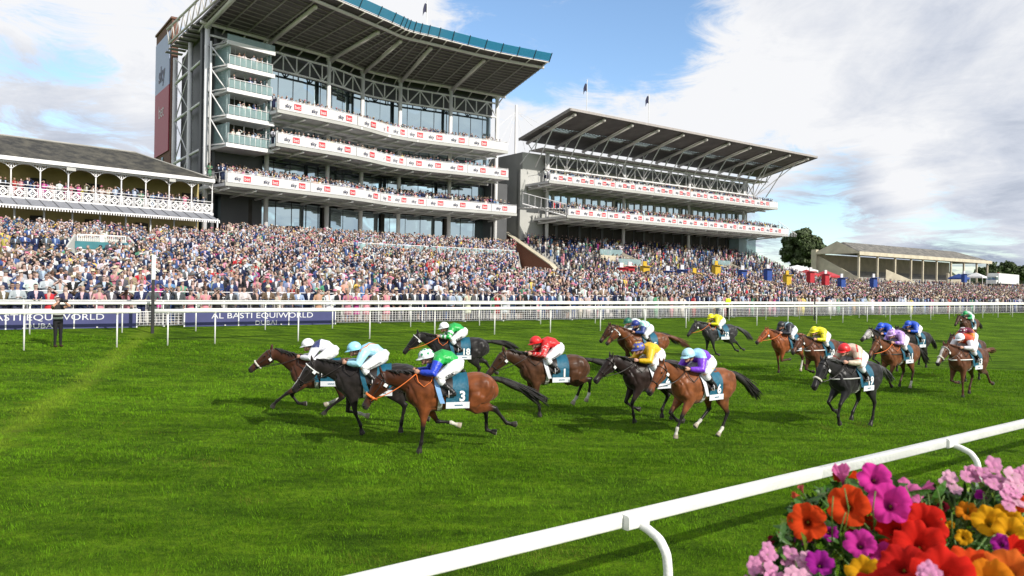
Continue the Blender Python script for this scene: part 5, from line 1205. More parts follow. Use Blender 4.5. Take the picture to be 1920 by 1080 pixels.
for nme, shp in (('camera_body', lambda b: (b.box((0, 0, 0), (.08, .15, .11)), b.box((0, 0, .07), (.06, .06, .04)))), ('lens', lambda b: (b.tube([(.03, 0, 0), (.14, 0, 0), (.26, 0, 0), (.30, 0, 0)], [.035, .04, .05, .055], 12),))):
    b = MB(); shp(b); oo = b.build(nme, 'black_paint', None, smooth=(nme == 'lens')); oo.parent = t_
q = uv(atpx(1365, VF-.9, 580), VF-.9); q[2] = float(trackz(VF-.9)); me, R_ = HB[(6, False)]; me = me.copy(); c = np.array([SKIN[0], HAIR[0], (.55, .70, .03), (.55, .70, .03), (.012, .012, .014), (0, 0, 0), (.55, .70, .03), SKIN[0]])[R_]; set_col(me, c); me.materials.clear(); me.materials.append(MATS['crowd_clothes'])
o = bpy.data.objects.new('person', me); COL.objects.link(o); o.location = tuple(q); o.rotation_euler = (0, 0, FACE0+pi/2); tag(o, 'steward in a yellow vest and black trousers at the crowd barrier', 'person')
# ================= HORSES AND JOCKEYS =================
m_ = vcol_mat('horse_coat', .38, bump=.16, bscale=5, spec=.17, var=.38)
mb_ = MATS['horse_coat'].node_tree.nodes['Principled BSDF']; mb_.inputs['Sheen Weight'].default_value = .08
mat('horse_hair', (.012, .010, .009), .55, var=.4, vscale=20, bump=.5, bscale=60); mat('horse_hair_red', (.11, .035, .015), .55, var=.3, vscale=20); mat('horse_hair_grey', (.05, .05, .05), .55, var=.3, vscale=20)
mat('eye_dark', (.006, .005, .005), .08, var=0); mat('leather', (.018, .013, .011), .4, var=.2, vscale=10); mat('orange_strap', (.75, .17, .03), .5); mat('white_fleece', (.72, .68, .58), .9, var=.08, vscale=30, bump=.8, bscale=60)
mat('cloth_teal', (.003, .095, .16), .6, var=.18, vscale=7, bump=.4, bscale=10); mat('cloth_white', (.66, .68, .72), .6, var=.05, vscale=5); mat('cloth_number', (.82, .82, .82), .6, var=0); mat('girth_pale', (.45, .45, .43), .6)
mat('pad_blue', (.20, .38, .66), .6, var=.1); mat('tag_white', (.78, .78, .76), .5)
def capz(pts, radl, radt, lat=(0, 1, 0)):
    """rings along a limb: radl across the body, radt fore-and-aft"""
    pts = [np.array(p, float) for p in pts]; out = []; m = len(pts); lat = np.array(lat, float)
    for i, p in enumerate(pts):
        d = pts[min(i+1, m-1)]-pts[max(i-1, 0)]; d /= np.linalg.norm(d); t = np.cross(d, lat); t /= np.linalg.norm(t); l2 = np.cross(t, d)
        out.append((p, l2*radl[i], t*radt[i]))
    return out
BODY = [(-.905, 1.20, .05, .05), (-.88, 1.205, .13, .12), (-.82, 1.22, .20, .18), (-.72, 1.24, .26, .235), (-.57, 1.255, .30, .275), (-.38, 1.245, .305, .28), (-.18, 1.225, .29, .26), (0.02, 1.195, .315, .275), (.22, 1.175, .345, .28), (.42, 1.175, .36, .265), (.58, 1.19, .35, .24), (.72, 1.205, .295, .215), (.84, 1.21, .20, .165), (.89, 1.21, .09, .09)]
HSC = 1.08                      # size of the head
def body_at(x):
    return tuple(np.interp(x, [b[0] for b in BODY], [b[k] for b in BODY]) for k in (1, 2, 3))
def horse_pose(front, hind, neck=24, head=-50, stretch=1.0, turn=0):
    """joint positions in the horse's own frame (x forward, y left, z up)"""
    J = {}
    def st(p, ang, ln): a = radians(ang); return p+np.array([sin(a)*ln, 0, -cos(a)*ln])
    for k, (a1, a2, a3) in enumerate(front):
        y = .135*(1 if k == 0 else -1); sh = np.array([.66, y, 1.20]); el = sh+np.array([-.13+.10*sin(radians(a1)), 0, -.27]); kn = st(el, a1, .40); ft = st(kn, a2, .27); pa = st(ft, a3, .12); hf = st(pa, a3-8, .09)
        J['f%d' % k] = [sh, el, kn, ft, pa, hf]
    for k, (b0, b1, b2, b3) in enumerate(hind):
        y = .135*(1 if k == 0 else -1); hp = np.array([-.52, y, 1.28]); sf = st(hp, b0+22, .34); hk = st(sf, b1-12, .44); ft = st(hk, b2, .36); pa = st(ft, b3, .12); hf = st(pa, b3-5, .09)
        J['h%d' % k] = [hp, sf, hk, ft, pa, hf]
    # neck and head
    base = np.array([.62, 0, 1.33]); nl = .69*stretch; a = radians(neck); tn = radians(turn)
    poll = base+np.array([cos(a)*nl*cos(tn), sin(tn)*nl, sin(a)*nl]); J['base'] = base; J['poll'] = poll
    h = radians(head); J['hd'] = np.array([cos(h)*cos(tn), cos(h)*sin(tn), sin(h)]); J['muz'] = poll+J['hd']*.64
    J['lat'] = np.array([-sin(tn), cos(tn), 0])*HSC; J['hd'] = J['hd']*HSC
    return J
def horse_mesh(J, spec):
    mb = MB()
    mb.loft([((x, 0, z), (0, w_, 0), (0, 0, h)) for x, z, h, w_ in BODY], 18, power=.92)
    # withers, croup, shoulders, haunches
    mb.ball((.46, 0, 1.46), (.22, .075, .10), 10, 7); mb.ball((-.42, 0, 1.47), (.26, .13, .09), 10, 7)
    for s_ in (1, -1):
        mb.ball((.60, s_*.135, 1.19), (.13, .095, .26), 10, 7); mb.ball((-.58, s_*.155, 1.23), (.25, .135, .28), 10, 7); mb.ball((.70, s_*.08, 1.08), (.13, .09, .12), 8, 6)
    base, poll, hd, lat = J['base'], J['poll'], J['hd'], J['lat']; nd_ = poll-base
    # neck: starts deep inside the shoulders
    q = [base-np.array([.22, 0, .10]), base, base+nd_*.25+ZD*.005, base+nd_*.5+ZD*.02, base+nd_*.75+ZD*.025, base+nd_*.93+ZD*.0, poll+nd_*.03-ZD*.03]
    mb.loft(capz(q, [.18, .165, .125, .095, .082, .076, .058], [.32, .285, .23, .19, .155, .135, .10], lat), 14)
    # head: long wedge with deep jaw
    up = np.cross(hd, lat)/HSC; up = up if up[2] > 0 else -up
    hs = [(-.07, .035, .055, .05), (0, .0, .105, .076), (.08, -.018, .138, .089), (.17, -.028, .146, .090), (.26, -.022, .124, .079), (.35, -.010, .094, .064), (.44, -.005, .076, .054), (.53, -.008, .072, .056), (.60, -.014, .066, .056), (.645, -.022, .042, .040)]
    mb.loft([(poll+hd*t+up*o, lat*w_, up*h) for t, o, h, w_ in hs], 14, power=.9)
    for s_ in (1, -1):
        mb.ball(poll+hd*.17+lat*s_*.055-up*.06, (.085, .04, .07), 8, 6, ax=(hd, lat, up)); mb.ball(poll+hd*.155+lat*s_*.078+up*.048, (.035, .02, .022), 8, 6, ax=(hd, lat, up))
        mb.ball(poll+hd*.575+lat*s_*.040+up*.018, (.03, .02, .03), 8, 6, ax=(hd, lat, up))
        e0 = poll+lat*s_*.045+up*.07-hd*.02; ed = (-hd*.75+up*.75+lat*s_*.15); ed /= np.linalg.norm(ed)
        mb.tube([e0, e0+ed*.05, e0+ed*.11, e0+ed*.155], [.022, .030, .022, .006], 8)
    mb.ball(poll+hd*.60-up*.058, (.045, .035, .022), 8, 6, ax=(hd, lat, up))
    for k in (0, 1):
        sh, el, kn, ft, pa, hf = J['f%d' % k]; d1 = kn-el; d2 = ft-kn
        mb.loft(capz([sh+ZD*.10, sh*.5+el*.5, el, el+d1*.25, el+d1*.6, el+d1*.9, kn, kn+d2*.14, kn+d2*.5, kn+d2*.86, ft, ft*.4+pa*.6, pa], [.08, .11, .098, .084, .056, .043, .047, .034, .028, .031, .040, .031, .036], [.16, .18, .145, .108, .068, .048, .052, .040, .033, .037, .046, .033, .040]), 12)
        hd_ = hf-pa; mb.loft(capz([pa-hd_*.25, pa+hd_*.25, hf], [.036, .046, .054], [.042, .055, .066]), 12)
        hp, sf, hk, ft, pa, hf = J['h%d' % k]; d0 = sf-hp; d1 = hk-sf; d2 = ft-hk; out = np.array([0, .03*(1 if k == 0 else -1), 0])
        mb.loft(capz([hp+ZD*.08, hp+d0*.5+out, sf+out, sf+d1*.22, sf+d1*.5, sf+d1*.82, hk, hk+d2*.15, hk+d2*.5, hk+d2*.88, ft, ft*.4+pa*.6, pa], [.10, .14, .13, .105, .074, .044, .044, .036, .030, .033, .041, .032, .037], [.22, .26, .245, .19, .125, .068, .066, .048, .036, .040, .048, .036, .042]), 12)
        pt = np.cross(np.array([0, 1, 0]), d1/np.linalg.norm(d1)); mb.ball(hk-d2/np.linalg.norm(d2)*.03-np.array([.035, 0, 0]), (.035, .028, .04), 8, 6)
        hd_ = hf-pa; mb.loft(capz([pa-hd_*.25, pa+hd_*.25, hf], [.037, .047, .055], [.043, .056, .066]), 12)
    me = remesh(mb, .0165, 5, .5); V = mverts(me); nn_ = np.empty(len(V)*3, np.float32); me.vertices.foreach_get('normal', nn_); nn_ = nn_.reshape(-1, 3); dsp = np.zeros(len(V))
    # furrows between the big muscles, and raised tendons and veins
    side = 1
    for side in (1, -1):
        th = poll+hd*.10-up*.12+lat*side*.05
        for pl, dep_, wid in (([(.50, .27, 1.46), (.43, .29, 1.24), (.47, .27, .98)], .020, .032), ([(-.20, .28, 1.42), (-.27, .29, 1.2), (-.22, .26, 1.0)], .024, .036), ([(-.78, .20, 1.40), (-.70, .27, 1.16), (-.50, .24, .98), (-.42, .2, .86)], .018, .026),
                ([(-.62, .28, 1.42), (-.55, .30, 1.2), (-.44, .26, .98)], .010, .03), ([(.84, .13, 1.36), (.77, .21, 1.22), (.70, .24, 1.04)], .018, .028), ([(.66, .25, 1.40), (.60, .27, 1.22), (.58, .25, 1.05)], .009, .022), ([(.80, .12, 1.26), (.95, .13, 1.30), tuple(np.abs(th))], .016, .024),
                ([(.30, .27, 1.06), (.02, .28, 1.0), (-.2, .26, 1.02)], .008, .03), ([tuple(np.abs(poll+hd*.22+lat*side*.08+up*.02)), tuple(np.abs(poll+hd*.48+lat*side*.055+up*.01))], .009, .014), ([tuple(np.abs(poll+hd*.30+lat*side*.08-up*.06)), tuple(np.abs(poll+hd*.12+lat*side*.09-up*.10))], .008, .012)):
            for a, b_ in zip(pl, pl[1:]):
                a = np.array([a[0], side*abs(a[1]), a[2]]); b_ = np.array([b_[0], side*abs(b_[1]), b_[2]]); ab = b_-a; t = np.clip(((V-a)@ab)/(ab@ab), 0, 1); dd = np.linalg.norm(V-a-t[:, None]*ab, axis=1); dsp = np.maximum(dsp, dep_*np.exp(-(dd/wid)**2))
    V = V-nn_*dsp[:, None].astype(np.float32); rv = np.random.default_rng(spec['seed']+50); wv = np.zeros(len(V))
    for _ in range(5): kx = rv.normal(size=3)*16; wv += np.sin(V@kx+rv.uniform(0, 6))
    V = V+nn_*(.0016*wv*(V[:, 2] > .9))[:, None].astype(np.float32); me.vertices.foreach_set('co', V.astype(np.float32).ravel()); me.update()
    # coat colour by anatomical region
    coat = np.array(spec['coat']); pts_ = np.array(spec.get('points', (.010, .008, .007))); c = np.tile(coat, (len(V), 1))
    r_ = np.random.default_rng(spec['seed'])
    def segd(a, b_):
        ab = b_-a; t = np.clip(((V-a)@ab)/(ab@ab), 0, 1); return np.linalg.norm(V-a-t[:, None]*ab, axis=1), t
    # softer belly and flank tone of the coat, darker topline (a bay's own colouring)
    top = np.clip((V[:, 2]-1.36)/.16, 0, 1)*(V[:, 0] < .6); c = c*(1-.35*spec.get('topdark', .5)*top[:, None])
    ng = np.clip((V[:, 0]-.45)/.5, 0, 1)*(V[:, 2] > .95); c = c*(1-ng[:, None]*spec.get('neckdark', .35))
    dmin = np.full(len(V), 9.); lab = np.full(len(V), -1); tt = np.zeros(len(V))
    for li, key in enumerate(('f0', 'f1', 'h0', 'h1')):
        j = J[key]
        for si in range(1, 5):
            d_, t_ = segd(j[si], j[si+1]); w_ = d_ < np.minimum(dmin, .16 if si == 1 else .09); dmin[w_] = d_[w_]; lab[w_] = li*10+si; tt[w_] = t_[w_]
    low = (lab >= 0)&(V[:, 2] < 1.0)
    for li in range(4):
        for si, lo, hi in ((1, 0., 1.), (2, 1., 1.), (3, 1., 1.), (4, 1., 1.)):
            k = low&(lab == li*10+si); f = lo+(hi-lo)*tt[k] if si == 1 else np.ones(k.sum()); f = np.clip((f-.55)/.4, 0, 1) if si == 1 else f
            c[k] = c[k]*(1-f[:, None])+pts_*f[:, None]
        if spec.get('socks', '')[li:li+1] == 'w':
            k = low&(((lab == li*10+2)&(tt > spec.get('sockh', .88)))|(lab == li*10+3)); c[k] = (.55, .52, .46)
        k = low&(lab == li*10+4); c[k] = (.03, .026, .022) if spec.get('socks', '')[li:li+1] != 'w' else (.34, .29, .22)
        k = low&(lab == li*10+4)&(tt > .9); c[k] = (.22, .21, .20)
    hdq = (V-J['poll'])@hd/HSC**2; fr = (V-J['poll'])@up/HSC**2; la = np.abs((V-J['poll'])@lat)/HSC**2; near = (np.linalg.norm(V-(J['poll']+hd*.3), axis=1) < .42)&(V[:, 0] > .9)
    k = near&(hdq > .48); f = np.clip((hdq[k]-.48)/.1, 0, 1)[:, None]; c[k] = c[k]*(1-f)+np.array([.022, .018, .017])*f
    if spec.get('blaze'):
        k = near&(fr > .035)&(la < spec['blaze'])&(hdq > .06)&(hdq < .60); c[k] = (.60, .57, .53)
    if spec.get('star'):
        k = near&(fr > .04)&(la < .03)&(hdq > .08)&(hdq < .17); c[k] = (.60, .57, .53)
    if spec.get('greyface'):
        k = near&(hdq > .1)&(hdq < .5); c[k] = (.38, .36, .35)
    for q in (poll+hd*.35,): pass
    set_col(me, c); return me, up
def surf(x, z, extra=.0):
    cz, h, w_ = body_at(x); t = min(max((z-cz)/h, -1), 1); return w_*sqrt(max(0, 1-abs(t)**2.15))+extra
def drape(mb, x0, x1, ztop, zbot, off, n=10, mm=16, hang=True, shear=.0):
    """cloth lying on the barrel, over the back and down both sides"""
    for s_ in (1, -1):
        V = []
        for i in range(n+1):
            x = x0+(x1-x0)*i/n; cz, h, w_ = body_at(x); tp = cz+h
            for j in range(mm+1):
                f = j/mm; z = (tp+off)*(1-f)+zbot*f; xx = x+shear*(f); zc = min(z, tp-.002)
                czx, hx, wx = body_at(xx); tq = (zc-czx)/hx; y = wx*sqrt(max(0, 1-min(abs(tq), 1)**2.0))
                if z < czx+.02 and hang: y = wx*(1.0-.04*(czx-z)/.3)
                y = max(y, 0)+off*(1 if f > .03 else 0)+.006*sin(9*xx+5*f+s_)*f
                V.append((xx, s_*y, max(z, 0)+(off if j == 0 else 0)))
        mb.add(V, [(i*(mm+1)+j, i*(mm+1)+j+1, (i+1)*(mm+1)+j+1, (i+1)*(mm+1)+j) for i in range(n) for j in range(mm)])
def side_y(x, z, off):
    cz, h, w_ = body_at(x); 
    y = w_*sqrt(max(0, 1-min(abs((z-cz)/h), 1)**2.0)) if z >= cz+.02 else w_*(1.0-.04*(cz-z)/.3)
    return y+off
def hair_strands(mb, roots, dirs, ln, r0, rg, sag=.2, waves=1.0, seg=6):
    for p, d in zip(roots, dirs):
        p = np.array(p, float); d = np.array(d, float); L_ = ln*rg.uniform(.75, 1.1); pts = []; ph = rg.uniform(0, 6); w_ = rg.normal(size=3)*.05*waves
        for i in range(seg+1):
            t = i/seg; pts.append(p+d*L_*t-ZD*sag*L_*t*t+w_*t*L_*1.5+np.array([0, .02, .03])*sin(ph+4*t)*t*waves)
        mb.tube(pts, [r0*(1-.25*abs(2*i/seg-.6))*(1 if i < seg else .25) for i in range(seg+1)], 5)
def make_horse(spec):
    S = spec; J = horse_pose(S['front'], S['hind'], S.get('neck', 24), S.get('head', -50), S.get('stretch', 1.0), S.get('turn', 0))
    me, up = horse_mesh(J, S); rg = np.random.default_rng(S['seed'])
    minz = min(J[k][5][2] for k in ('f0', 'f1', 'h0', 'h1'))-.012
    lift = -minz+S.get('air', 0)
    if lift > .22 and S.get('air') is None: lift = lift
    px, s_, yaw = S['px'], S['s'], radians(S['yaw'])
    # the rider's cap sits near x=.50, z=1.80 in the horse's frame
    Y = F/s_; fw = np.array([-sin(yaw), -cos(yaw)]); 
    HS_ = .94; capl = np.array([fw[0]*.50, fw[1]*.50])*HS_; hy = P(px[0], px[1], Y)[0:2]; k_ = (Y)/hy[1]
    base = np.array([hy[0], Y])-capl*1.0
    gz = float(trackz(touv(np.array([base[0], base[1], 0]))[1]))
    rz_ = atan2(fw[1], fw[0])
    root = thing('horse', S['label'], 'horse', (base[0], base[1], gz), rz_, 'racehorses galloping on the turf'); root.scale = (HS_,)*3
    def loc(o): o.parent = root; o.location = (0, 0, lift); return o
    body = loc(link('body', me, None, 'horse_coat'))
    hd, lat, poll, bs = J['hd'], J['lat'], J['poll'], J['base']; hair = S.get('hair', 'horse_hair')
    for e in (1, -1):
        b = MB(); b.ball(poll+hd*.155+lat*e*.092+up*.043, (.020, .011, .017), 8, 6, ax=(hd, lat, up)); o = loc(b.build('eye', 'eye_dark', None, smooth=True))
        b = MB(); b.ball(poll+hd*.600+lat*e*.053+up*.020, (.016, .010, .020), 8, 6, ax=(hd, lat, up)); o = loc(b.build('nostril', 'eye_dark', None, smooth=True))
    # mane blown back along the crest
    b = MB(); roots, dirs = [], []; nv = poll-bs; nu_ = nv/np.linalg.norm(nv); cu_ = np.cross(nu_, lat); cu_ = cu_ if cu_[2] > 0 else -cu_
    for i in range(95):
        t = i/94; rr_ = .235*(1-t)**1.2*.55+.105+.02; p = bs+nv*(t*.98+.0)+cu_*(rr_-.02)+lat*rg.uniform(-.02, .02); roots.append(p); dirs.append(-nu_*.75+cu_*.50+lat*rg.uniform(-.1, .75))
    hair_strands(b, roots, dirs, .21, .017, rg, .45, .8, 4)
    b.tube([bs+nv*t+cu_*(.235*(1-t)**1.2*.55+.098+.015) for t in np.linspace(0.02, 1.0, 9)], [.018, .022, .024, .026, .026, .026, .024, .022, .02], 6)
    for i in range(5): hair_strands(b, [poll+up*.07+lat*rg.uniform(-.03, .03)], [hd*.2-hd*.9+up*.3], .12, .010, rg, .2, 1, 3)
    loc(b.build('mane', hair, None, smooth=True))
    # tail
    b = MB(); roots, dirs = [], []; ta = radians(S.get('tail', -12)); tl = S.get('tail_len', .78); tdv = np.array([-cos(ta), S.get('tail_y', 0.), sin(ta)])
    b.tube([(-.76, 0, 1.43), (-.87, 0, 1.42), np.array([-.89, 0, 1.42])+tdv*.12, np.array([-.90, 0, 1.41])+tdv*.3], [.045, .05, .052, .05], 8)
    b.tube([np.array([-.90, 0, 1.42])+tdv*tl*t-ZD*S.get('sag', .28)*tl*t*t for t in np.linspace(.05, .82, 8)], [.05, .06, .07, .075, .07, .055, .035, .01], 9)
    for i in range(120):
        roots.append(np.array([-.88-.10*rg.random(), rg.uniform(-.025, .025), 1.43+rg.uniform(-.02, .03)])+tdv*rg.uniform(0, .12)); dirs.append(tdv+rg.normal(size=3)*np.array([.03, .045, .055]))
    hair_strands(b, roots, dirs, tl, .0125, rg, S.get('sag', .28), .5, 8); loc(b.build('tail', hair, None, smooth=True))
    # bridle
    def ring(t, wo, ho, r, mtl, nm, tilt=0, seg=16, par=None):
        hsx = [(0, .0, .105, .076), (.08, -.018, .138, .089), (.17, -.028, .146, .090), (.26, -.022, .124, .079), (.35, -.010, .094, .064), (.44, -.005, .076, .054), (.52, -.008, .072, .056)]
        pts = []
        for i in range(seg+1):
            a = 2*pi*i/seg; tq = t+tilt*sin(a); o_, h_, w_ = [np.interp(tq, [q[0] for q in hsx], [q[k] for q in hsx]) for k in (1, 2, 3)]
            pts.append(poll+hd*tq+up*(o_+sin(a)*(h_+ho))+lat*cos(a)*(w_+wo))
        q = MB(); q.tube(pts, r, 6); return q
    brm = S.get('bridle', 'leather'); b = ring(.06, .010, .010, .008, brm, '', tilt=.0); q = ring(.38, .009, .009, .008, brm, ''); b.add(q.v, q.f)
    q = ring(.03, .012, .014, .009, brm, '', tilt=-.09); b.add(q.v, q.f)
    for e in (1, -1):
        b.tube([poll+hd*.03+lat*e*.085, poll+hd*.2+lat*e*.094-up*.02, poll+hd*.38+lat*e*.068-up*.01, poll+hd*.45+lat*e*.062-up*.03], .008, 5)
        b.tube([poll+hd*.45+lat*e*.06-up*.05+up*.03*cos(a)+hd*.03*sin(a) for a in np.linspace(0, 2*pi, 9)], .006, 5)
    bd = loc(b.build('bridle', brm, None, smooth=True))
    hnd = np.array([.71, 0, 1.555]); b = MB()
    for e in (1, -1):
        A_ = poll+hd*.45+lat*e*.065-up*.03; B_ = hnd+np.array([0, e*.15, .0]); pts = [A_*(1-t)+B_*t-ZD*.05*sin(pi*t)+np.array([0, e*.09*sin(pi*t), 0]) for t in np.linspace(0, 1, 9)]
        b.tube(pts, .009, 5)
    b.tube([hnd+np.array([0, .15, 0]), hnd+np.array([-.03, .21, -.14]), hnd+np.array([-.14, .24, -.24]), hnd+np.array([-.27, .25, -.14]), hnd+np.array([-.33, .20, .0])], .009, 5)
    loc(b.build('reins', S.get('reins', 'leather'), None, smooth=True))
    if S.get('noseband'):
        q = ring(.40, .010, .012, .026, None, ''); loc(q.build('noseband', S['noseband'], None, smooth=True))
    if S.get('browband'):
        q = ring(.075, .012, .014, .013, None, ''); loc(q.build('browband', S['browband'], None, smooth=True))
    b = MB(); c_ = poll+hd*.10+lat*.112-up*.09; b.box(c_, (.055, .010, .065), (hd, lat, up)); tg = loc(b.build('number_tag', 'tag_white', None))
    if S.get('hood'): q = ring(.12, .010, .012, .05, None, ''); loc(q.build('hood', S['hood'], None, smooth=True))
    # saddle cloth with number
    b = MB(); drape(b, -.27, .16, 0, 1.02, .018); o = b.build('saddle_cloth', 'cloth_teal', None, smooth=True); sc = loc(o)
    b = MB()
    for e in (1, -1):
        n = 8; x0, x1 = -.29, .16; V = []
        for i in range(n+1):
            x = x0+(x1-x0)*i/n
            for z in (1.03, .97, .91): V.append((x, e*side_y(x, z, .026), z))
        b = MB(); b.add(V, [(i*3+j, i*3+j+1, (i+1)*3+j+1, (i+1)*3+j) for i in range(n) for j in range(2)])
        ws = b.build('name_panel', 'cloth_white', sc, smooth=True); ws.matrix_parent_inverse = Matrix()
    b = MB()
    for e in (1, -1):
        V2, F2_ = text2d(S['num'], .035); hgt = .19; xc = -.15; V = []
        for x, y in V2: xx = xc-e*x*hgt*.95; zc = 1.145+y*hgt; V.append((xx, e*side_y(xx, zc, .030), zc))
        b = MB(); b.add(V, F2_); nb = b.build('number', 'cloth_number', sc); nb.matrix_parent_inverse = Matrix()
    b = MB()
    for e in (1, -1):
        b = MB(); V = []
        for i in range(8):
            xx = -.16+i*.022
            for z in (.975, .955): V.append((xx, e*side_y(xx, z, .030), z+(.006 if i % 2 else 0)))
        b.add(V, [(2*i, 2*i+1, 2*i+3, 2*i+2) for i in range(7)]); q = b.build('small_print', 'cloth_teal', sc); q.matrix_parent_inverse = Matrix()
    # saddle, pad and girth
    b = MB(); b.loft([((x, 0, z), (0, w_, 0), (0, 0, h)) for x, z, h, w_ in ((-.06, 1.555, .02, .07), (.0, 1.545, .028, .12), (.12, 1.535, .03, .14), (.24, 1.545, .035, .12), (.32, 1.565, .03, .07))], 12)
    for e in (1, -1):
        V = []
        for i in range(7):
            x = .02+.30*i/6
            for j in range(7):
                z = 1.50-.36*j/6; V.append((x+.03*(j/6), e*side_y(x, z, .034), z))
        b.add(V, [(i*7+j, i*7+j+1, (i+1)*7+j+1, (i+1)*7+j) for i in range(6) for j in range(6)])
    sd_ = loc(b.build('saddle', 'leather', None, smooth=True))
    b = MB()
    for e in (1, -1):
        V = []
        for i in range(4):
            for j in range(9): z = 1.47-.46*j/8; x = .30+.09*i/3-.12*(j/8)**1.5; V.append((x, e*side_y(x, z, .040), z))
        b = MB(); b.add(V, [(i*9+j, i*9+j+1, (i+1)*9+j+1, (i+1)*9+j) for i in range(3) for j in range(8)])
        q = b.build('saddle_pad', S.get('pad', 'cloth_teal'), None, smooth=True); loc(q)
    b = MB(); pts = []
    for i in range(25):
        a = 2*pi*i/24; cz, h, w_ = body_at(.26); pts.append((.26, cos(a)*(w_+.012), cz+sin(a)*(h+.012)))
    for i in range(24):
        p0, p1 = pts[i], pts[i+1]; b.add([(p0[0]-.045, p0[1], p0[2]), (p0[0]+.045, p0[1], p0[2]), (p1[0]+.045, p1[1], p1[2]), (p1[0]-.045, p1[1], p1[2])], [(0, 1, 2, 3)])
    loc(b.build('girth', S.get('girth', 'girth_pale'), None, smooth=True))
    if S.get('breast'):
        b = MB(); pts = []
        for t in np.linspace(-1, 1, 15):
            x = .92-.60*abs(t)**2.2; z = 1.20+.0*abs(t); cz, h, w_ = body_at(min(x, .8)); y = (min(abs(t)*1.35, 1))*(w_+.03)*(1 if t > 0 else -1); pts.append((x+.015, y, z+.03*abs(t)))
        b.tube(pts, .017, 6); loc(b.build('breastplate', S['breast'], None, smooth=True))
    return root, lift, (base, gz, rz_)
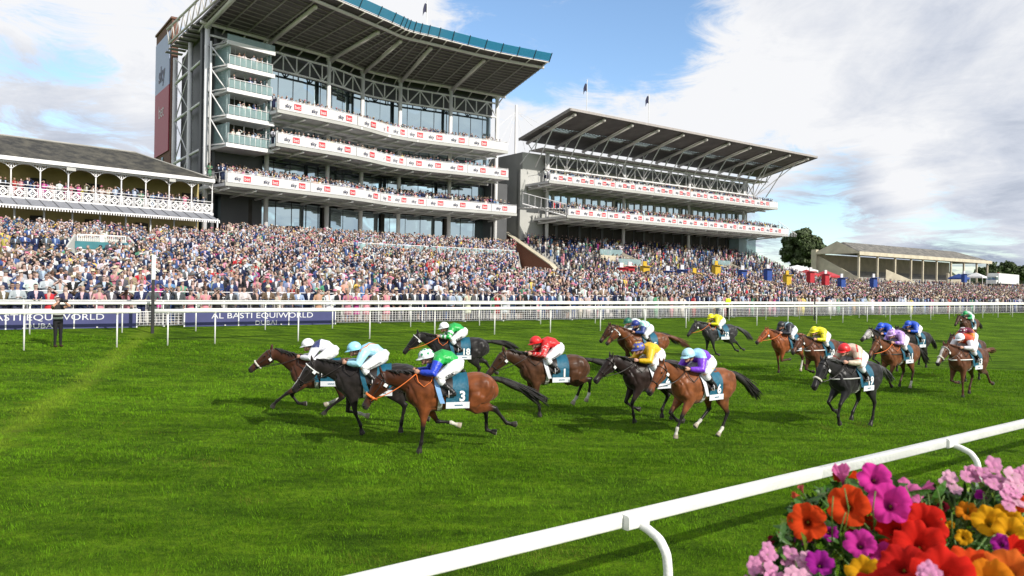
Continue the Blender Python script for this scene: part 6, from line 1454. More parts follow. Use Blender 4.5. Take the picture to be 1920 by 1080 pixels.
# ---------- jockey: one shared body pose in the horse's frame ----------
vcol_mat('skin', .5, spec=.4, var=.06)
JK = dict(pelvis=(-.06, 0, 1.69), hipl=(-.03, .13, 1.65), chest=(.20, 0, 1.79), shol=(.30, .20, 1.755), neck=(.36, 0, 1.79), head=(.50, 0, 1.80), elb=(.41, .295, 1.54), wri=(.63, .175, 1.555), knee=(.31, .30, 1.44), ank=(.03, .325, 1.19), toe=(.17, .335, 1.145))
def jv(k, e=1): p = np.array(JK[k], float); p[1] *= e; return p
def jockey_parts():
    out = {}
    HX = np.array([.80, 0, -.60]); HX /= np.linalg.norm(HX); HZ = np.array([.60, 0, .80]); HY = np.array([0, 1., 0])       # face looks forward and a little down
    HX = np.array([cos(radians(-12)), 0, sin(radians(-12))]); HZ = np.array([-HX[2], 0, HX[0]]); hc = jv('head')
    b = MB()   # body core: torso, neck, head with face, arms, hands
    b.ball(hc, (.093, .073, .115), 16, 11, ax=(HX, HY, HZ)); b.ball(hc+HX*.035-HZ*.055, (.06, .05, .06), 12, 8, ax=(HX, HY, HZ))
    b.ball(hc+HX*.095-HZ*.015, (.022, .013, .026), 8, 6, ax=(HX, HY, HZ)); b.ball(hc+HX*.078-HZ*.095, (.028, .024, .018), 8, 6, ax=(HX, HY, HZ)); b.ball(hc+HX*.088-HZ*.062, (.015, .024, .008), 8, 6, ax=(HX, HY, HZ))
    for e in (1, -1): b.ball(hc+HY*e*.074-HZ*.01-HX*.005, (.022, .012, .032), 8, 6, ax=(HX, HY, HZ)); b.ball(hc+HX*.07+HY*e*.04-HZ*.03, (.02, .018, .02), 8, 6, ax=(HX, HY, HZ))
    b.tube([jv('chest')+ZD*.0, jv('neck'), hc-HZ*.07-HX*.02], [.08, .062, .055], 10)
    b.loft(capz([jv('pelvis')-np.array([.08, 0, .02]), jv('pelvis'), (jv('pelvis')+jv('chest'))/2+ZD*.03, jv('chest')+ZD*.015, jv('neck')-np.array([.02, 0, .02])], [.09, .14, .135, .165, .09], [.08, .10, .095, .105, .07]), 14)
    for e in (1, -1):
        s_, el, w_ = jv('shol', e), jv('elb', e), jv('wri', e); b.tube([jv('chest')+np.array([.06, e*.1, 0]), s_, s_*.5+el*.5, el, el*.5+w_*.5, w_], [.07, .06, .048, .042, .036, .026], 10)
        # hand closed on the rein: palm, four fingers of different length, thumb
        f = np.array([.86, -.25*e, .1]); f /= np.linalg.norm(f); sd = np.array([0.1, 0, -1.]); sd -= f*(sd@f); sd /= np.linalg.norm(sd); inn = np.cross(f, sd); inn = inn if inn[1]*e < 0 else -inn
        b.loft([(w_, sd*.026, inn*.018), (w_+f*.04, sd*.038, inn*.018), (w_+f*.075, sd*.040, inn*.016)], 10)
        for k, (ln, o_) in enumerate(((.030, -.030), (.034, -.010), (.032, .010), (.026, .030))):
            k0 = w_+f*.075+sd*o_; k1 = k0+f*ln*.8+inn*.008; k2 = k1+inn*.028-f*.006; k3 = k2-f*.022+inn*.004; b.tube([k0-f*.02, k0, k1, k2, k3], [.0105, .0105, .010, .0092, .008], 7)
        t0_ = w_+f*.025-sd*.028; b.tube([t0_, t0_+f*.03-sd*.012+inn*.012, t0_+f*.055-sd*.006+inn*.022], [.012, .011, .009], 7)
        h_, kn, an, to = jv('hipl', e), jv('knee', e), jv('ank', e), jv('toe', e); b.tube([jv('pelvis')+np.array([0, e*.06, 0]), h_, h_*.5+kn*.5, kn, kn*.5+an*.5, an], [.10, .098, .08, .058, .048, .036], 10)
        b.tube([an+np.array([-.04, 0, -.03]), an-ZD*.02, to], [.03, .036, .03], 8)
    me = remesh(b, .0085, 3, .5); V = mverts(me); c = np.tile(np.array([.50, .27, .19]), (len(V), 1)); q = V-hc; k = (np.linalg.norm(q, axis=1) < .16)
    fx, fz, fy = q@HX, q@HZ, q@HY
    c[k&(fx > .06)&(np.abs(fz+.028) < .0)] = 0; c[k&(fx > .080)&(np.abs(fz+.064) < .007)&(np.abs(fy) < .026)] = (.30, .08, .07)
    c[k&(fx < .0)&(fz > -.06)] = (.05, .03, .02); set_col(me, c); out['body'] = me
    # jersey
    b = MB(); rg = np.random.default_rng(4)
    b.loft(capz([jv('pelvis')+np.array([-.02, 0, .015]), jv('pelvis')+np.array([.06, 0, .03]), (jv('pelvis')+jv('chest'))/2+ZD*.045, jv('chest')+ZD*.02, jv('neck')+np.array([-.03, 0, -.01]), jv('neck')+np.array([.015, 0, .005])], [.165, .18, .19, .215, .14, .08], [.12, .14, .145, .155, .12, .08]), 16)
    for e in (1, -1):
        s_, el, w_ = jv('shol', e), jv('elb', e), jv('wri', e); b.tube([jv('chest')+np.array([.04, e*.09, .01]), s_, s_*.5+el*.5, el, el*.6+w_*.4, el*.12+w_*.88, w_-(w_-el)*.02], [.115, .105, .088, .078, .066, .050, .036], 12)
    for _ in range(16): x = rg.uniform(-.02, .3); b.ball((x, rg.uniform(-.12, .12), 1.885+.10*(x-.1)-.2*abs(x-.15)), (.05, .03, .018), 7, 5)
    out['jersey'] = remesh(b, .011, 2, .5)
    b = MB()
    for e in (1, -1):
        h_, kn, an = jv('hipl', e), jv('knee', e), jv('ank', e); b.tube([jv('pelvis')+np.array([-.03, e*.04, -.01]), h_, h_*.55+kn*.45, kn, kn*.8+an*.2, kn*.62+an*.38], [.135, .140, .118, .084, .072, .058], 12)
    b.loft(capz([jv('pelvis')-np.array([.13, 0, .03]), jv('pelvis')-np.array([.06, 0, .0]), jv('pelvis')+np.array([.04, 0, .01])], [.095, .175, .17], [.09, .135, .125]), 14); out['breeches'] = remesh(b, .012, 2, .5)
    for e in (1, -1):
        b = MB()
        kn, an, to = jv('knee', e), jv('ank', e), jv('toe', e); top_ = kn*.72+an*.28
        b.tube([top_, top_*.5+an*.5, an+ZD*.01, an-ZD*.03], [.060, .056, .044, .045], 12); b.loft(capz([an+np.array([-.055, 0, -.035]), an+np.array([0, 0, -.03]), an*.4+to*.6, to+np.array([.03, 0, 0])], [.032, .042, .044, .026], [.036, .046, .036, .022]), 10); b.tube([top_-ZD*.0, top_+(kn-an)*.03], [.064, .062], 12)
        out['boot%d' % e] = remesh(b, .011, 1, .5)
    for e in (1, -1):
        b = MB(); a = jv('ank', e)*.35+jv('toe', e)*.65; b.tube([a+np.array([0, .05, -.05]), a+np.array([0, -.05, -.05]), a+np.array([0, -.045, .05]), a+np.array([0, 0, .09]), a+np.array([0, .045, .05]), a+np.array([0, .05, -.05])], .008, 5); b.beam(a+ZD*.09, a+np.array([.10, -.05*e, .30]), .012, .02)
        out['iron%d' % e] = (b.v, b.f)
    b = MB(); HC_ = hc+HZ*.035-HX*.012      # helmet and peak
    for jx in range(1):
        n, m2 = 20, 9; Vv = []; 
        for j in range(m2+1):
            ph = (pi*.585)*j/m2
            for k in range(n):
                t = 2*pi*k/n; Vv.append(HC_+HX*(.150*sin(ph)*cos(t))+HY*(.124*sin(ph)*sin(t))+HZ*(.140*cos(ph)))
        b.add(Vv, [(j*n+k, (j+1)*n+k, (j+1)*n+(k+1) % n, j*n+(k+1) % n) for j in range(m2) for k in range(n)])
    out['helmet'] = (list(b.v), list(b.f))
    b = MB(); Vv = []
    for i in range(9):
        t = -1.0+2.0*i/8
        for rr_, dz in ((1.0, -.012), (1.5, -.035)): 
            Vv.append(HC_+HX*(.146*cos(t)*(rr_ if rr_ == 1 else 1.40))+HY*(.118*sin(t)*(1 if rr_ == 1 else 1.08))+HZ*(dz)); Vv.append(Vv[-1]-HZ*.008)
    b.add(Vv, [(4*i, 4*i+2, 4*i+6, 4*i+4) for i in range(8)]+[(4*i+1, 4*i+5, 4*i+7, 4*i+3) for i in range(8)]+[(4*i+2, 4*i+3, 4*i+7, 4*i+6) for i in range(8)]); out['peak'] = (b.v, b.f)
    b = MB(); b.tube([hc+HX*(.1*cos(t)+.0)+HY*.085*sin(t)+HZ*.022 for t in np.linspace(-1.3, 1.3, 11)], [.012]+[.02]*9+[.012], 7); out['goggles'] = (b.v, b.f)
    b = MB(); b.tube([hc+HX*(.138*cos(t)-.005)+HY*.113*sin(t)+HZ*.05 for t in np.linspace(0, 2*pi, 17)], .008, 5)
    for e in (1, -1): b.tube([hc+HY*e*.100+HZ*.03, hc+HY*e*.07-HZ*.07+HX*.02, hc-HZ*.12+HX*.05], .006, 5)
    out['chin_strap'] = (b.v, b.f)
    return out, hc, HX, HY, HZ
JP, jhc, jHX, jHY, jHZ = jockey_parts()
for k in ('peak', 'goggles', 'chin_strap', 'iron1', 'iron-1', 'helmet'):
    v_, f_ = JP[k]; me = bpy.data.meshes.new(k); me.from_pydata([tuple(p) for p in v_], [], f_); me.polygons.foreach_set('use_smooth', [True]*len(f_)); JP[k] = me
CM = {}
def cmat(c, rough=.42):
    k = (tuple(c), rough)
    if k not in CM:
        CM[k] = mat('silk_%d' % len(CM), c, rough, var=.10, vscale=9, bump=.7, bscale=12, spec=.5)
    return CM[k]
vcol_mat('silk', .40, bump=1.0, bscale=11, spec=.5, var=.08)
def jersey_cols(V, body, sleeve=None, yoke=None, kind=None, col2=None, armlet=None, cuff=None):
    c = np.tile(np.array(body, float), (len(V), 1)); ay = np.abs(V[:, 1])
    # distance along the sleeve
    sl = np.zeros(len(V), bool); tt = np.zeros(len(V))
    for e in (1, -1):
        s_, el, w_ = jv('shol', e), jv('elb', e), jv('wri', e)
        for a, b_, o_ in ((s_, el, 0), (el, w_, 1)):
            ab = b_-a; t = ((V-a)@ab)/(ab@ab); tc_ = np.clip(t, 0, 1); d = np.linalg.norm(V-a-tc_[:, None]*ab, axis=1); k = (d < .10)&(t > .12 if o_ == 0 else t > -.2)&(V[:, 1]*e > .05); sl |= k; tt[k] = np.maximum(tt[k], (o_+tc_[k])/2)
    x = V[:, 0]
    if kind == 'hoops': c[(np.sin((x+.0)*42) > .1)&~sl] = col2
    if kind == 'braces': c[(np.abs(ay-.08) < .022)&~sl] = col2
    if kind == 'thin': c[(np.abs(np.sin(x*26+ay*9)) < .13)] = col2
    if kind == 'spots':
        g = np.sin(x*34)*np.sin(V[:, 1]*34+V[:, 2]*20); c[(g > .55)] = col2
    if kind == 'body2': c[(x > .12)&~sl] = col2
    if kind == 'cross': c[(np.abs(x-.05-ay*1.3) < .03)&~sl] = col2
    if yoke is not None: c[(x > .20)&~sl&(V[:, 2] > 1.78)] = yoke
    if sleeve is not None: c[sl] = sleeve
    if kind == 'sleevehoops': c[sl&(np.sin(tt*26) > 0)] = col2
    if kind == 'sleevestars': c[sl&(np.sin(tt*55)*np.sin(V[:, 1]*90+V[:, 2]*70) > .62)] = col2
    if armlet is not None: c[sl&(np.abs(tt-.38) < .08)] = armlet
    if cuff is not None: c[sl&(tt > .93)] = cuff
    return c
def make_jockey(root_info, lift, S):
    base, gz, rz_ = root_info; ju = S.get('jup', 0)
    r_ = thing('person', S['jlabel'], 'person', (base[0], base[1], gz), rz_, 'jockeys riding in the race'); r_.scale = (.96,)*3
    def put(name, me, m, par=None):
        o = bpy.data.objects.new(name, me); COL.objects.link(o); o.parent = par or r_
        if par is None: o.location = (0, 0, lift)
        if len(me.materials) == 0: me.materials.append(None)
        o.material_slots[0].link = 'OBJECT'; o.material_slots[0].material = m; return o
    put('body', JP['body'], MATS['skin'])
    jm = JP['jersey'].copy(); set_col(jm, jersey_cols(mverts(jm), **S['silks'])); put('jersey', jm, MATS['silk'])
    br = put('breeches', JP['breeches'], cmat(S.get('breeches', (.74, .74, .76)), .55))
    
    for e in (1, -1): put('boot', JP['boot%d' % e], cmat((.012, .011, .012), .3)); put('stirrup', JP['iron%d' % e], MATS['white_steel'])
    hm = JP['helmet'].copy(); V = mverts(hm); cap = np.array(S['cap'][0], float); c = np.tile(cap, (len(V), 1)); q = V-jhc; fx, fy, fz = q@jHX, q@jHY, q@jHZ
    k2 = S['cap'][1] if len(S['cap']) > 1 else None
    nm_ = bpy.data.meshes.new('h')
    hat = put('helmet', hm, MATS['silk']); set_col(hm, c)
    pk = put('peak', JP['peak'], cmat(S.get('peak', S['cap'][0])), hat); put('chin_strap', JP['chin_strap'], cmat((.02, .02, .02)), hat)
    put('goggles', JP['goggles'], cmat((.03, .03, .035), .15))
    if k2 is not None:
        b = MB(); HC_ = jhc+jHZ*.035-jHX*.012
        for a in (0, .9, 1.8, 2.7, 3.6, 4.5, 5.4):
            for ph in (.45, 1.2):
                aa = a+(.45 if ph < 1 else 0); n_ = np.array([sin(ph)*cos(aa), sin(ph)*sin(aa), cos(ph)])
                c_ = HC_+jHX*.150*n_[0]+jHY*.122*n_[1]+jHZ*.140*n_[2]; nn_ = jHX*n_[0]+jHY*n_[1]+jHZ*n_[2]; nn_ /= np.linalg.norm(nn_); t1 = np.cross(nn_, jHY+.1); t1 /= np.linalg.norm(t1); t2 = np.cross(nn_, t1)
                b.ball(c_, (.026, .026, .006), 10, 5, ax=(t1, t2, nn_))
        sp = b.build('cap_spots', cmat(k2), None, smooth=True); sp.parent = hat
    if S.get('text'):
        # lettering on the near thigh
        A_, B_ = jv('knee'), jv('hipl'); ex = (A_-B_); ln = np.linalg.norm(ex); ex /= ln; ex = -ex; up_ = np.array([.0, .35, 1.0]); up_ -= ex*(up_@ex); up_ /= np.linalg.norm(up_); nn = np.cross(ex, up_); nn = nn if nn[1] > 0 else -nn
        V2, F2_ = text2d(S['text'][0], .01); h = S['text'][1]; mid = A_*.52+B_*.48+nn*.158; b = MB(); VV = []
        for x, y in V2: yy = y*h; VV.append(mid+ex*x*h*1.0+up_*yy-nn*(.4*yy*yy/.1)*.6+nn*.012*(-x*h/.3 if False else 0))
        bv = mverts(JP['breeches']); bv = bv[bv[:, 1] > .05]; out_ = []
        for v in VV:            # lay every letter corner on the cloth
            q = bv-v; dn = q@nn; lat_ = np.linalg.norm(q-dn[:, None]*nn, axis=1); k = lat_ < .028
            out_.append(v+nn*((dn[k].max() if k.any() else 0)+.007))
        b.add(out_, F2_); tx = b.build('lettering', cmat((.02, .02, .025)), None); tx.parent = br
    if S.get('patch'):
        A_, B_ = jv('knee'), jv('hipl'); mid = A_*.45+B_*.55; b = MB(); b.ball(mid+np.array([0, .09, .0]), (.06, .03, .035), 10, 6); q = b.build('sponsor_patch', cmat(S['patch']), None, smooth=True); q.parent = br
    # the whip is held, so it is its own thing
    return r_
BAY, DBAY, BLK, CHE, BRN, GRY = (.135, .042, .016), (.060, .024, .012), (.014, .012, .012), (.16, .052, .018), (.072, .030, .014), (.030, .029, .030)
GW = 'galloping racehorse'
HORSES = [
 dict(seed=1, sockh=.45, px=(578, 643), s=84, yaw=84, coat=(.075, .026, .012), front=((58, 52, 40), (48, -38, -85)), hind=((24, 8, 52, 40), (30, -6, 62, 70)), neck=25, head=-38, stretch=1.12, num='4', socks='---w', noseband='white_fleece', tail=-5, air=0,
  label='leading dark bay horse stretched out with a white sheepskin noseband', jlabel='jockey in white silks with navy yoke and white cap on the leading horse', silks=dict(body=(.74, .74, .80), yoke=(.02, .03, .12)), cap=[(.80, .80, .84)]),
 dict(seed=2, sockh=.55, px=(665, 650), s=95, yaw=80, coat=(.020, .016, .015), front=((-8, -24, -10), (12, -78, -70)), hind=((20, -25, 10, 5), (0, -45, -25, -70)), neck=16, head=-52, stretch=1.05, num='9', socks='-w--', blaze=.032, browband='tag_white', tail=-5, neckdark=.1,
  label='black horse with a white blaze running between the leader and number 3', jlabel='jockey in pale blue silks with an orange shoulder sash, pale blue cap', silks=dict(body=(.36, .66, .80), kind='cross', col2=(.75, .22, .05)), cap=[(.30, .66, .85)], text=('P.J.McDONALD', .035)),
 dict(seed=3, pad='pad_blue', px=(800, 660), s=105, yaw=76, coat=(.165, .048, .015), front=((4, 5, 15), (-34, -84, -68)), hind=((0, -64, -40, -78), (12, -46, -2, -74)), neck=13, head=-57, stretch=1.0, num='3', socks='-w--', noseband='orange_strap', reins='orange_strap', bridle='leather', tail=-20, tail_len=.85, sag=.15, neckdark=.72, topdark=.3,
  label='nearest bay horse, number 3, with an orange noseband and black lower legs', jlabel='jockey in green silks with blue sleeves and a white cap with green spots', silks=dict(body=(.01, .36, .06), sleeve=(.015, .05, .52)), cap=[(.80, .84, .86), (.01, .26, .10)], text=('SBK.', .085)),
 dict(seed=4, px=(833, 612), s=66, yaw=76, coat=(.020, .018, .018), front=((25, 20, 10), (-30, -85, -70)), hind=((10, -20, 10, -20), (-5, -55, -35, -70)), neck=22, head=-48, num='18', tail=2, tail_len=.75, sag=.35, browband='tag_white', reins='orange_strap',
  label='black horse number 18 behind the front group with its tail streaming', jlabel='jockey in green silks with white and green hooped sleeves, white cap', silks=dict(body=(.01, .36, .06), sleeve=(.72, .78, .76), kind='sleevehoops', col2=(.01, .36, .06)), cap=[(.78, .80, .84)], text=('KHK', .085)),
 dict(seed=5, pad='cloth_white', px=(1005, 628), s=82, yaw=74, coat=(.072, .030, .014), front=((-4, -16, 0), (8, -80, -70)), hind=((-8, -78, 4, 25), (6, -55, 22, 35)), neck=20, head=-48, num='1', socks='--ww', tail=-10, tail_len=.85, sag=.2,
  label='dark bay horse number 1 with white hind feet in the middle', jlabel='jockey in all red silks with white stars on the sleeves and a red cap', silks=dict(body=(.62, .012, .014), kind='sleevestars', col2=(.75, .6, .6)), cap=[(.65, .012, .015)], text=('BETFRED', .05)),
 dict(seed=6, pad='cloth_white', px=(1198, 652), s=84, yaw=62, coat=(.024, .014, .012), front=((30, -10, -10), (28, -58, -70)), hind=((15, -25, 25, 10), (20, -18, 30, 0)), neck=22, head=-44, num='2', tail=-10, browband='leather',
  label='very dark brown horse half hidden behind number 6', jlabel='jockey in golden yellow silks with a blue and yellow mottled cap', silks=dict(body=(.72, .44, .01)), cap=[(.08, .09, .35), (.62, .40, .02)]),
 dict(seed=7, pad='cloth_white', px=(1291, 663), s=94, yaw=56, coat=(.190, .062, .022), front=((34, 30, 15), (44, -50, -80)), hind=((-2, -14, 26, 45), (30, 4, 50, 55)), neck=27, head=-52, num='6', socks='w-ww', tail=-24, tail_len=.85, sag=.25, neckdark=.12, topdark=.25,
  label='bright bay horse number 6 with pale feet, nearest of the second group', jlabel='jockey in purple silks with a pale blue yoke and pale blue cap', silks=dict(body=(.17, .035, .55), yoke=(.35, .60, .80)), cap=[(.42, .70, .84)], patch=(.6, .45, .02)),
 dict(seed=8, px=(1192, 605), s=56, yaw=66, coat=CHE, front=((20, 0, 0), (-20, -80, -60)), hind=((10, -20, 20, 0), (0, -50, -20, -60)), neck=28, head=-46, num='5', hair='horse_hair_red', points=(.10, .035, .015), tail=-12, browband='tag_white', neckdark=.1,
  label='chestnut horse number 5 with a reddish tail, behind the yellow rider', jlabel='jockey in white silks with mint hoops, navy sleeves and a navy cap', silks=dict(body=(.66, .72, .74), sleeve=(.02, .045, .20), kind='hoops', col2=(.30, .66, .52)), cap=[(.015, .03, .22)]),
 dict(seed=9, px=(1177, 600), s=54, yaw=66, coat=(.085, .032, .015), front=((10, 0, 0), (-25, -80, -60)), hind=((10, -20, 20, 0), (0, -50, -20, -60)), neck=28, head=-50, num='8', tail=-12,
  label='brown horse almost hidden on the far side of number 5', jlabel='jockey in white silks and a dark green cap beside the navy cap', silks=dict(body=(.70, .74, .74)), cap=[(.01, .12, .08)]),
 dict(seed=10, px=(1333, 593), s=46, yaw=66, coat=(.034, .033, .035), points=(.012, .012, .012), front=((-12, -26, -66), (6, 2, 5)), hind=((-5, -50, -44, -70), (0, -42, -36, -70)), neck=20, head=-48, num='12', hair='horse_hair_grey', tail=-22, breeches=(.70, .70, .72), reins='orange_strap', neckdark=.0,
  label='dark grey horse number 12 running alone further back', jlabel='jockey in plain yellow silks and yellow cap on the dark grey horse', silks=dict(body=(.72, .68, .01)), cap=[(.78, .74, .01)]),
 dict(seed=11, sockh=.4, px=(1465, 610), s=53, yaw=62, coat=(.21, .062, .020), front=((10, -100, -90), (-4, -8, 0)), hind=((22, -22, 12, 15), (0, -40, -20, -60)), neck=26, head=-38, num='16', points=(.05, .02, .012), socks='--w-', bridle='orange_strap', reins='orange_strap', tail=-10, neckdark=.0, hair='horse_hair_red',
  label='bright chestnut horse with an orange bridle, left of the yellow-capped rider', jlabel='jockey in black silks with pale blue braces and a black cap', silks=dict(body=(.018, .020, .030), kind='braces', col2=(.42, .60, .70)), cap=[(.016, .016, .020)], breeches=(.66, .68, .72)),
 dict(seed=12, px=(1527, 617), s=59, yaw=54, coat=(.10, .036, .018), front=((-2, -4, 0), (25, -70, -80)), hind=((10, -20, 15, 0), (15, -30, 30, 10)), neck=24, head=-44, num='10', points=(.035, .016, .012), breast='tag_white', star=True, tail=-8, neckdark=.0,
  label='dark chestnut horse with a white breast strap between the chestnut and number 19', jlabel='jockey in yellow silks with thin black lines and a yellow cap', silks=dict(body=(.74, .68, .01), kind='thin', col2=(.02, .02, .02)), cap=[(.80, .74, .01)]),
 dict(seed=13, px=(1583, 657), s=86, yaw=55, coat=(.017, .016, .017), front=((40, 15, -20), (46, -45, -70)), hind=((0, -14, 12, 30), (28, 0, 40, 20)), neck=20, head=-52, num='19', noseband='white_fleece', breast='girth_pale', tail=-18, tail_len=.6, hair='horse_hair_grey', socks='----', neckdark=0,
  label='black horse number 19 with a sheepskin noseband, nearest on the right', jlabel='jockey in beige silks with red armlets and a bright red cap', silks=dict(body=(.60, .50, .38), armlet=(.62, .02, .02), kind='cross', col2=(.5, .04, .03)), cap=[(.68, .012, .016)], patch=(.55, .03, .05)),
 dict(seed=14, px=(1652, 602), s=51, yaw=56, coat=(.035, .028, .026), front=((10, -10, 0), (30, -70, -60)), hind=((10, -20, 20, 0), (0, -50, -20, -60)), neck=30, head=-28, num='14', greyface=True, browband='white_fleece', tail=-12,
  label='dark horse with a pale grey face at the back left of the right group', jlabel='leftmost jockey in royal blue silks, on the pale-faced horse', silks=dict(body=(.012, .075, .56)), cap=[(.012, .08, .60)]),
 dict(seed=15, px=(1703, 608), s=48, yaw=60, coat=(.022, .018, .018), front=((0, -10, 0), (20, -70, -60)), hind=((5, -20, 5, 0), (10, -30, 20, 10)), neck=26, head=-42, num='7', tail=-40, tail_len=.6,
  label='black horse number 7 on the far side of the lilac rider', jlabel='jockey in royal blue silks and blue cap on number 7', silks=dict(body=(.012, .075, .50)), cap=[(.012, .08, .55)]),
 dict(seed=16, px=(1672, 622), s=61, yaw=58, coat=(.15, .055, .022), front=((26, 10, -40), (34, -60, -80)), hind=((10, -14, 16, 20), (16, -6, 30, 20)), neck=24, head=-44, num='11', points=(.04, .018, .012), socks='--w-', reins='orange_strap', bridle='leather', breast='leather', tail=-30, tail_len=.7, neckdark=.1,
  label='bay horse number 11 under the lilac-clad rider', jlabel='jockey in lilac silks with purple spots and a lilac cap', silks=dict(body=(.50, .32, .66), kind='spots', col2=(.16, .05, .36)), cap=[(.56, .36, .70), (.2, .06, .4)]),
 dict(seed=17, px=(1800, 628), s=65, yaw=58, coat=(.105, .040, .020), front=((4, -4, 0), (20, -75, -85)), hind=((-10, -50, -36, -70), (15, -16, 24, 10)), neck=22, head=-46, num='13', points=(.06, .025, .015), noseband='white_fleece', browband='girth_pale', blaze=.035, breast='tag_white', hair='horse_hair_red', tail=10, tail_len=.55, neckdark=.0,
  label='chestnut-brown horse number 13 with a thick white noseband at the far right', jlabel='jockey in white silks with a red body panel and a white cap', silks=dict(body=(.62, .07, .02), sleeve=(.72, .70, .74)), cap=[(.76, .80, .88)]),
 dict(seed=18, px=(1806, 607), s=55, yaw=56, coat=(.075, .034, .022), front=((10, -10, 0), (30, -70, -60)), hind=((10, -20, 20, 0), (0, -50, -20, -60)), neck=26, head=-46, num='22', tail=-45, tail_len=.6,
  label='brown horse immediately behind number 13', jlabel='jockey in orange silks with maroon yoke and maroon cap', silks=dict(body=(.70, .20, .01), yoke=(.16, .01, .04)), cap=[(.18, .01, .045), (.6, .6, .62)]),
 dict(seed=19, px=(1810, 584), s=33, yaw=56, coat=(.095, .04, .022), front=((10, -10, 0), (30, -70, -60)), hind=((5, -20, 5, 0), (0, -40, -20, -60)), neck=26, head=-46, num='15', tail=-30, tail_len=.6,
  label='brown horse furthest back, close to the far rail', jlabel='jockey in white and green silks with a green cap, last of the field', silks=dict(body=(.62, .70, .66), sleeve=(.01, .36, .12)), cap=[(.01, .34, .10)]),
]
for S in HORSES:
    _, lift, info = make_horse(S); make_jockey(info, lift, S)
# ================= FLOWER PLANTER =================
m, t, b_ = newmat('petal'); a_ = t.nodes.new('ShaderNodeAttribute'); a_.attribute_name = 'Col'
tcn = t.nodes.new('ShaderNodeTexCoord'); nz = t.nodes.new('ShaderNodeTexNoise'); nz.inputs['Scale'].default_value = 60; nz.inputs['Detail'].default_value = 4; t.links.new(tcn.outputs['Object'], nz.inputs[0])
bp = t.nodes.new('ShaderNodeBump'); bp.inputs['Strength'].default_value = .35; bp.inputs['Distance'].default_value = .003; t.links.new(nz.outputs['Fac'], bp.inputs['Height'])
t.links.new(a_.outputs['Color'], b_.inputs['Base Color']); t.links.new(bp.outputs[0], b_.inputs['Normal']); b_.inputs['Roughness'].default_value = .8; b_.inputs['Specular IOR Level'].default_value = .08
tl = t.nodes.new('ShaderNodeBsdfTranslucent'); t.links.new(a_.outputs['Color'], tl.inputs['Color']); ms_ = t.nodes.new('ShaderNodeMixShader'); ms_.inputs[0].default_value = .42
o_ = t.nodes['Material Output']; t.links.new(b_.outputs[0], ms_.inputs[1]); t.links.new(tl.outputs[0], ms_.inputs[2]); t.links.new(ms_.outputs[0], o_.inputs[0])
vcol_mat('leaf', .45, bump=.3, bscale=80, spec=.4)
def bloom(root, c, r, face, col, kind, rg, name='petunia'):
    """funnel flower of five fused lobes; face is the way it looks"""
    face = np.array(face, float); face /= np.linalg.norm(face); ax = np.cross(face, ZD+np.array([.01, 0, 0])); ax /= np.linalg.norm(ax); ay = np.cross(face, ax); sp = rg.uniform(0, 6.28)
    col = np.array(col, float); V, C = [], []; na, nr = 50, 9
    open_ = {'open': 1.0, 'trumpet': .45, 'cup': .75}[kind]; ph = rg.uniform(0, 6.28, 4)
    for i in range(nr+1):
        f = i/nr
        for k in range(na):
            th = 2*pi*k/na; lobe = abs(cos(2.5*(th+sp)))
            edge = 1-.20*(1-lobe)**3*f**2+.03*sin(7*th+ph[0])*f*f; rr = (.10+.90*f**(1.15 if open_ > .9 else 1.8))*edge*open_**.35*(1 if open_ > .9 else .72)
            dep = -.75*(1-f)**2.2*1.2 if open_ > .9 else -1.5*(1-f)
            ruf = (.10*sin(5*(th+sp)*1.0+ph[1])+.07*sin(9*th+ph[2])+.05*sin(15*th+ph[3]))*f**2.5+.10*(1-lobe)*f-.20*f**3*(open_ > .9)
            V.append(c+(ax*cos(th)*rr+ay*sin(th)*rr+face*(dep+ruf))*r)
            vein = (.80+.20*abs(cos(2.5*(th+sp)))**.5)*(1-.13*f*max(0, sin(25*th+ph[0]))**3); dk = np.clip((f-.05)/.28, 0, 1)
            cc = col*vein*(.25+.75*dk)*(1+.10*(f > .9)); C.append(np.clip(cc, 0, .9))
    Q = [(i*na+k, i*na+(k+1) % na, (i+1)*na+(k+1) % na, (i+1)*na+k) for i in range(nr) for k in range(na)]
    b = MB(); b.v = [tuple(v) for v in V]; b.f = Q; b.c = [tuple(x) for x in C]; b.n = len(V)
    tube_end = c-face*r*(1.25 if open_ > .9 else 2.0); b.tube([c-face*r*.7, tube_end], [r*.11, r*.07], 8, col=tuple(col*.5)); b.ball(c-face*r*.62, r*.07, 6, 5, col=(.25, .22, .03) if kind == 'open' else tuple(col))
    o = b.build(name, 'petal', root, smooth=True, vcol=True); return o
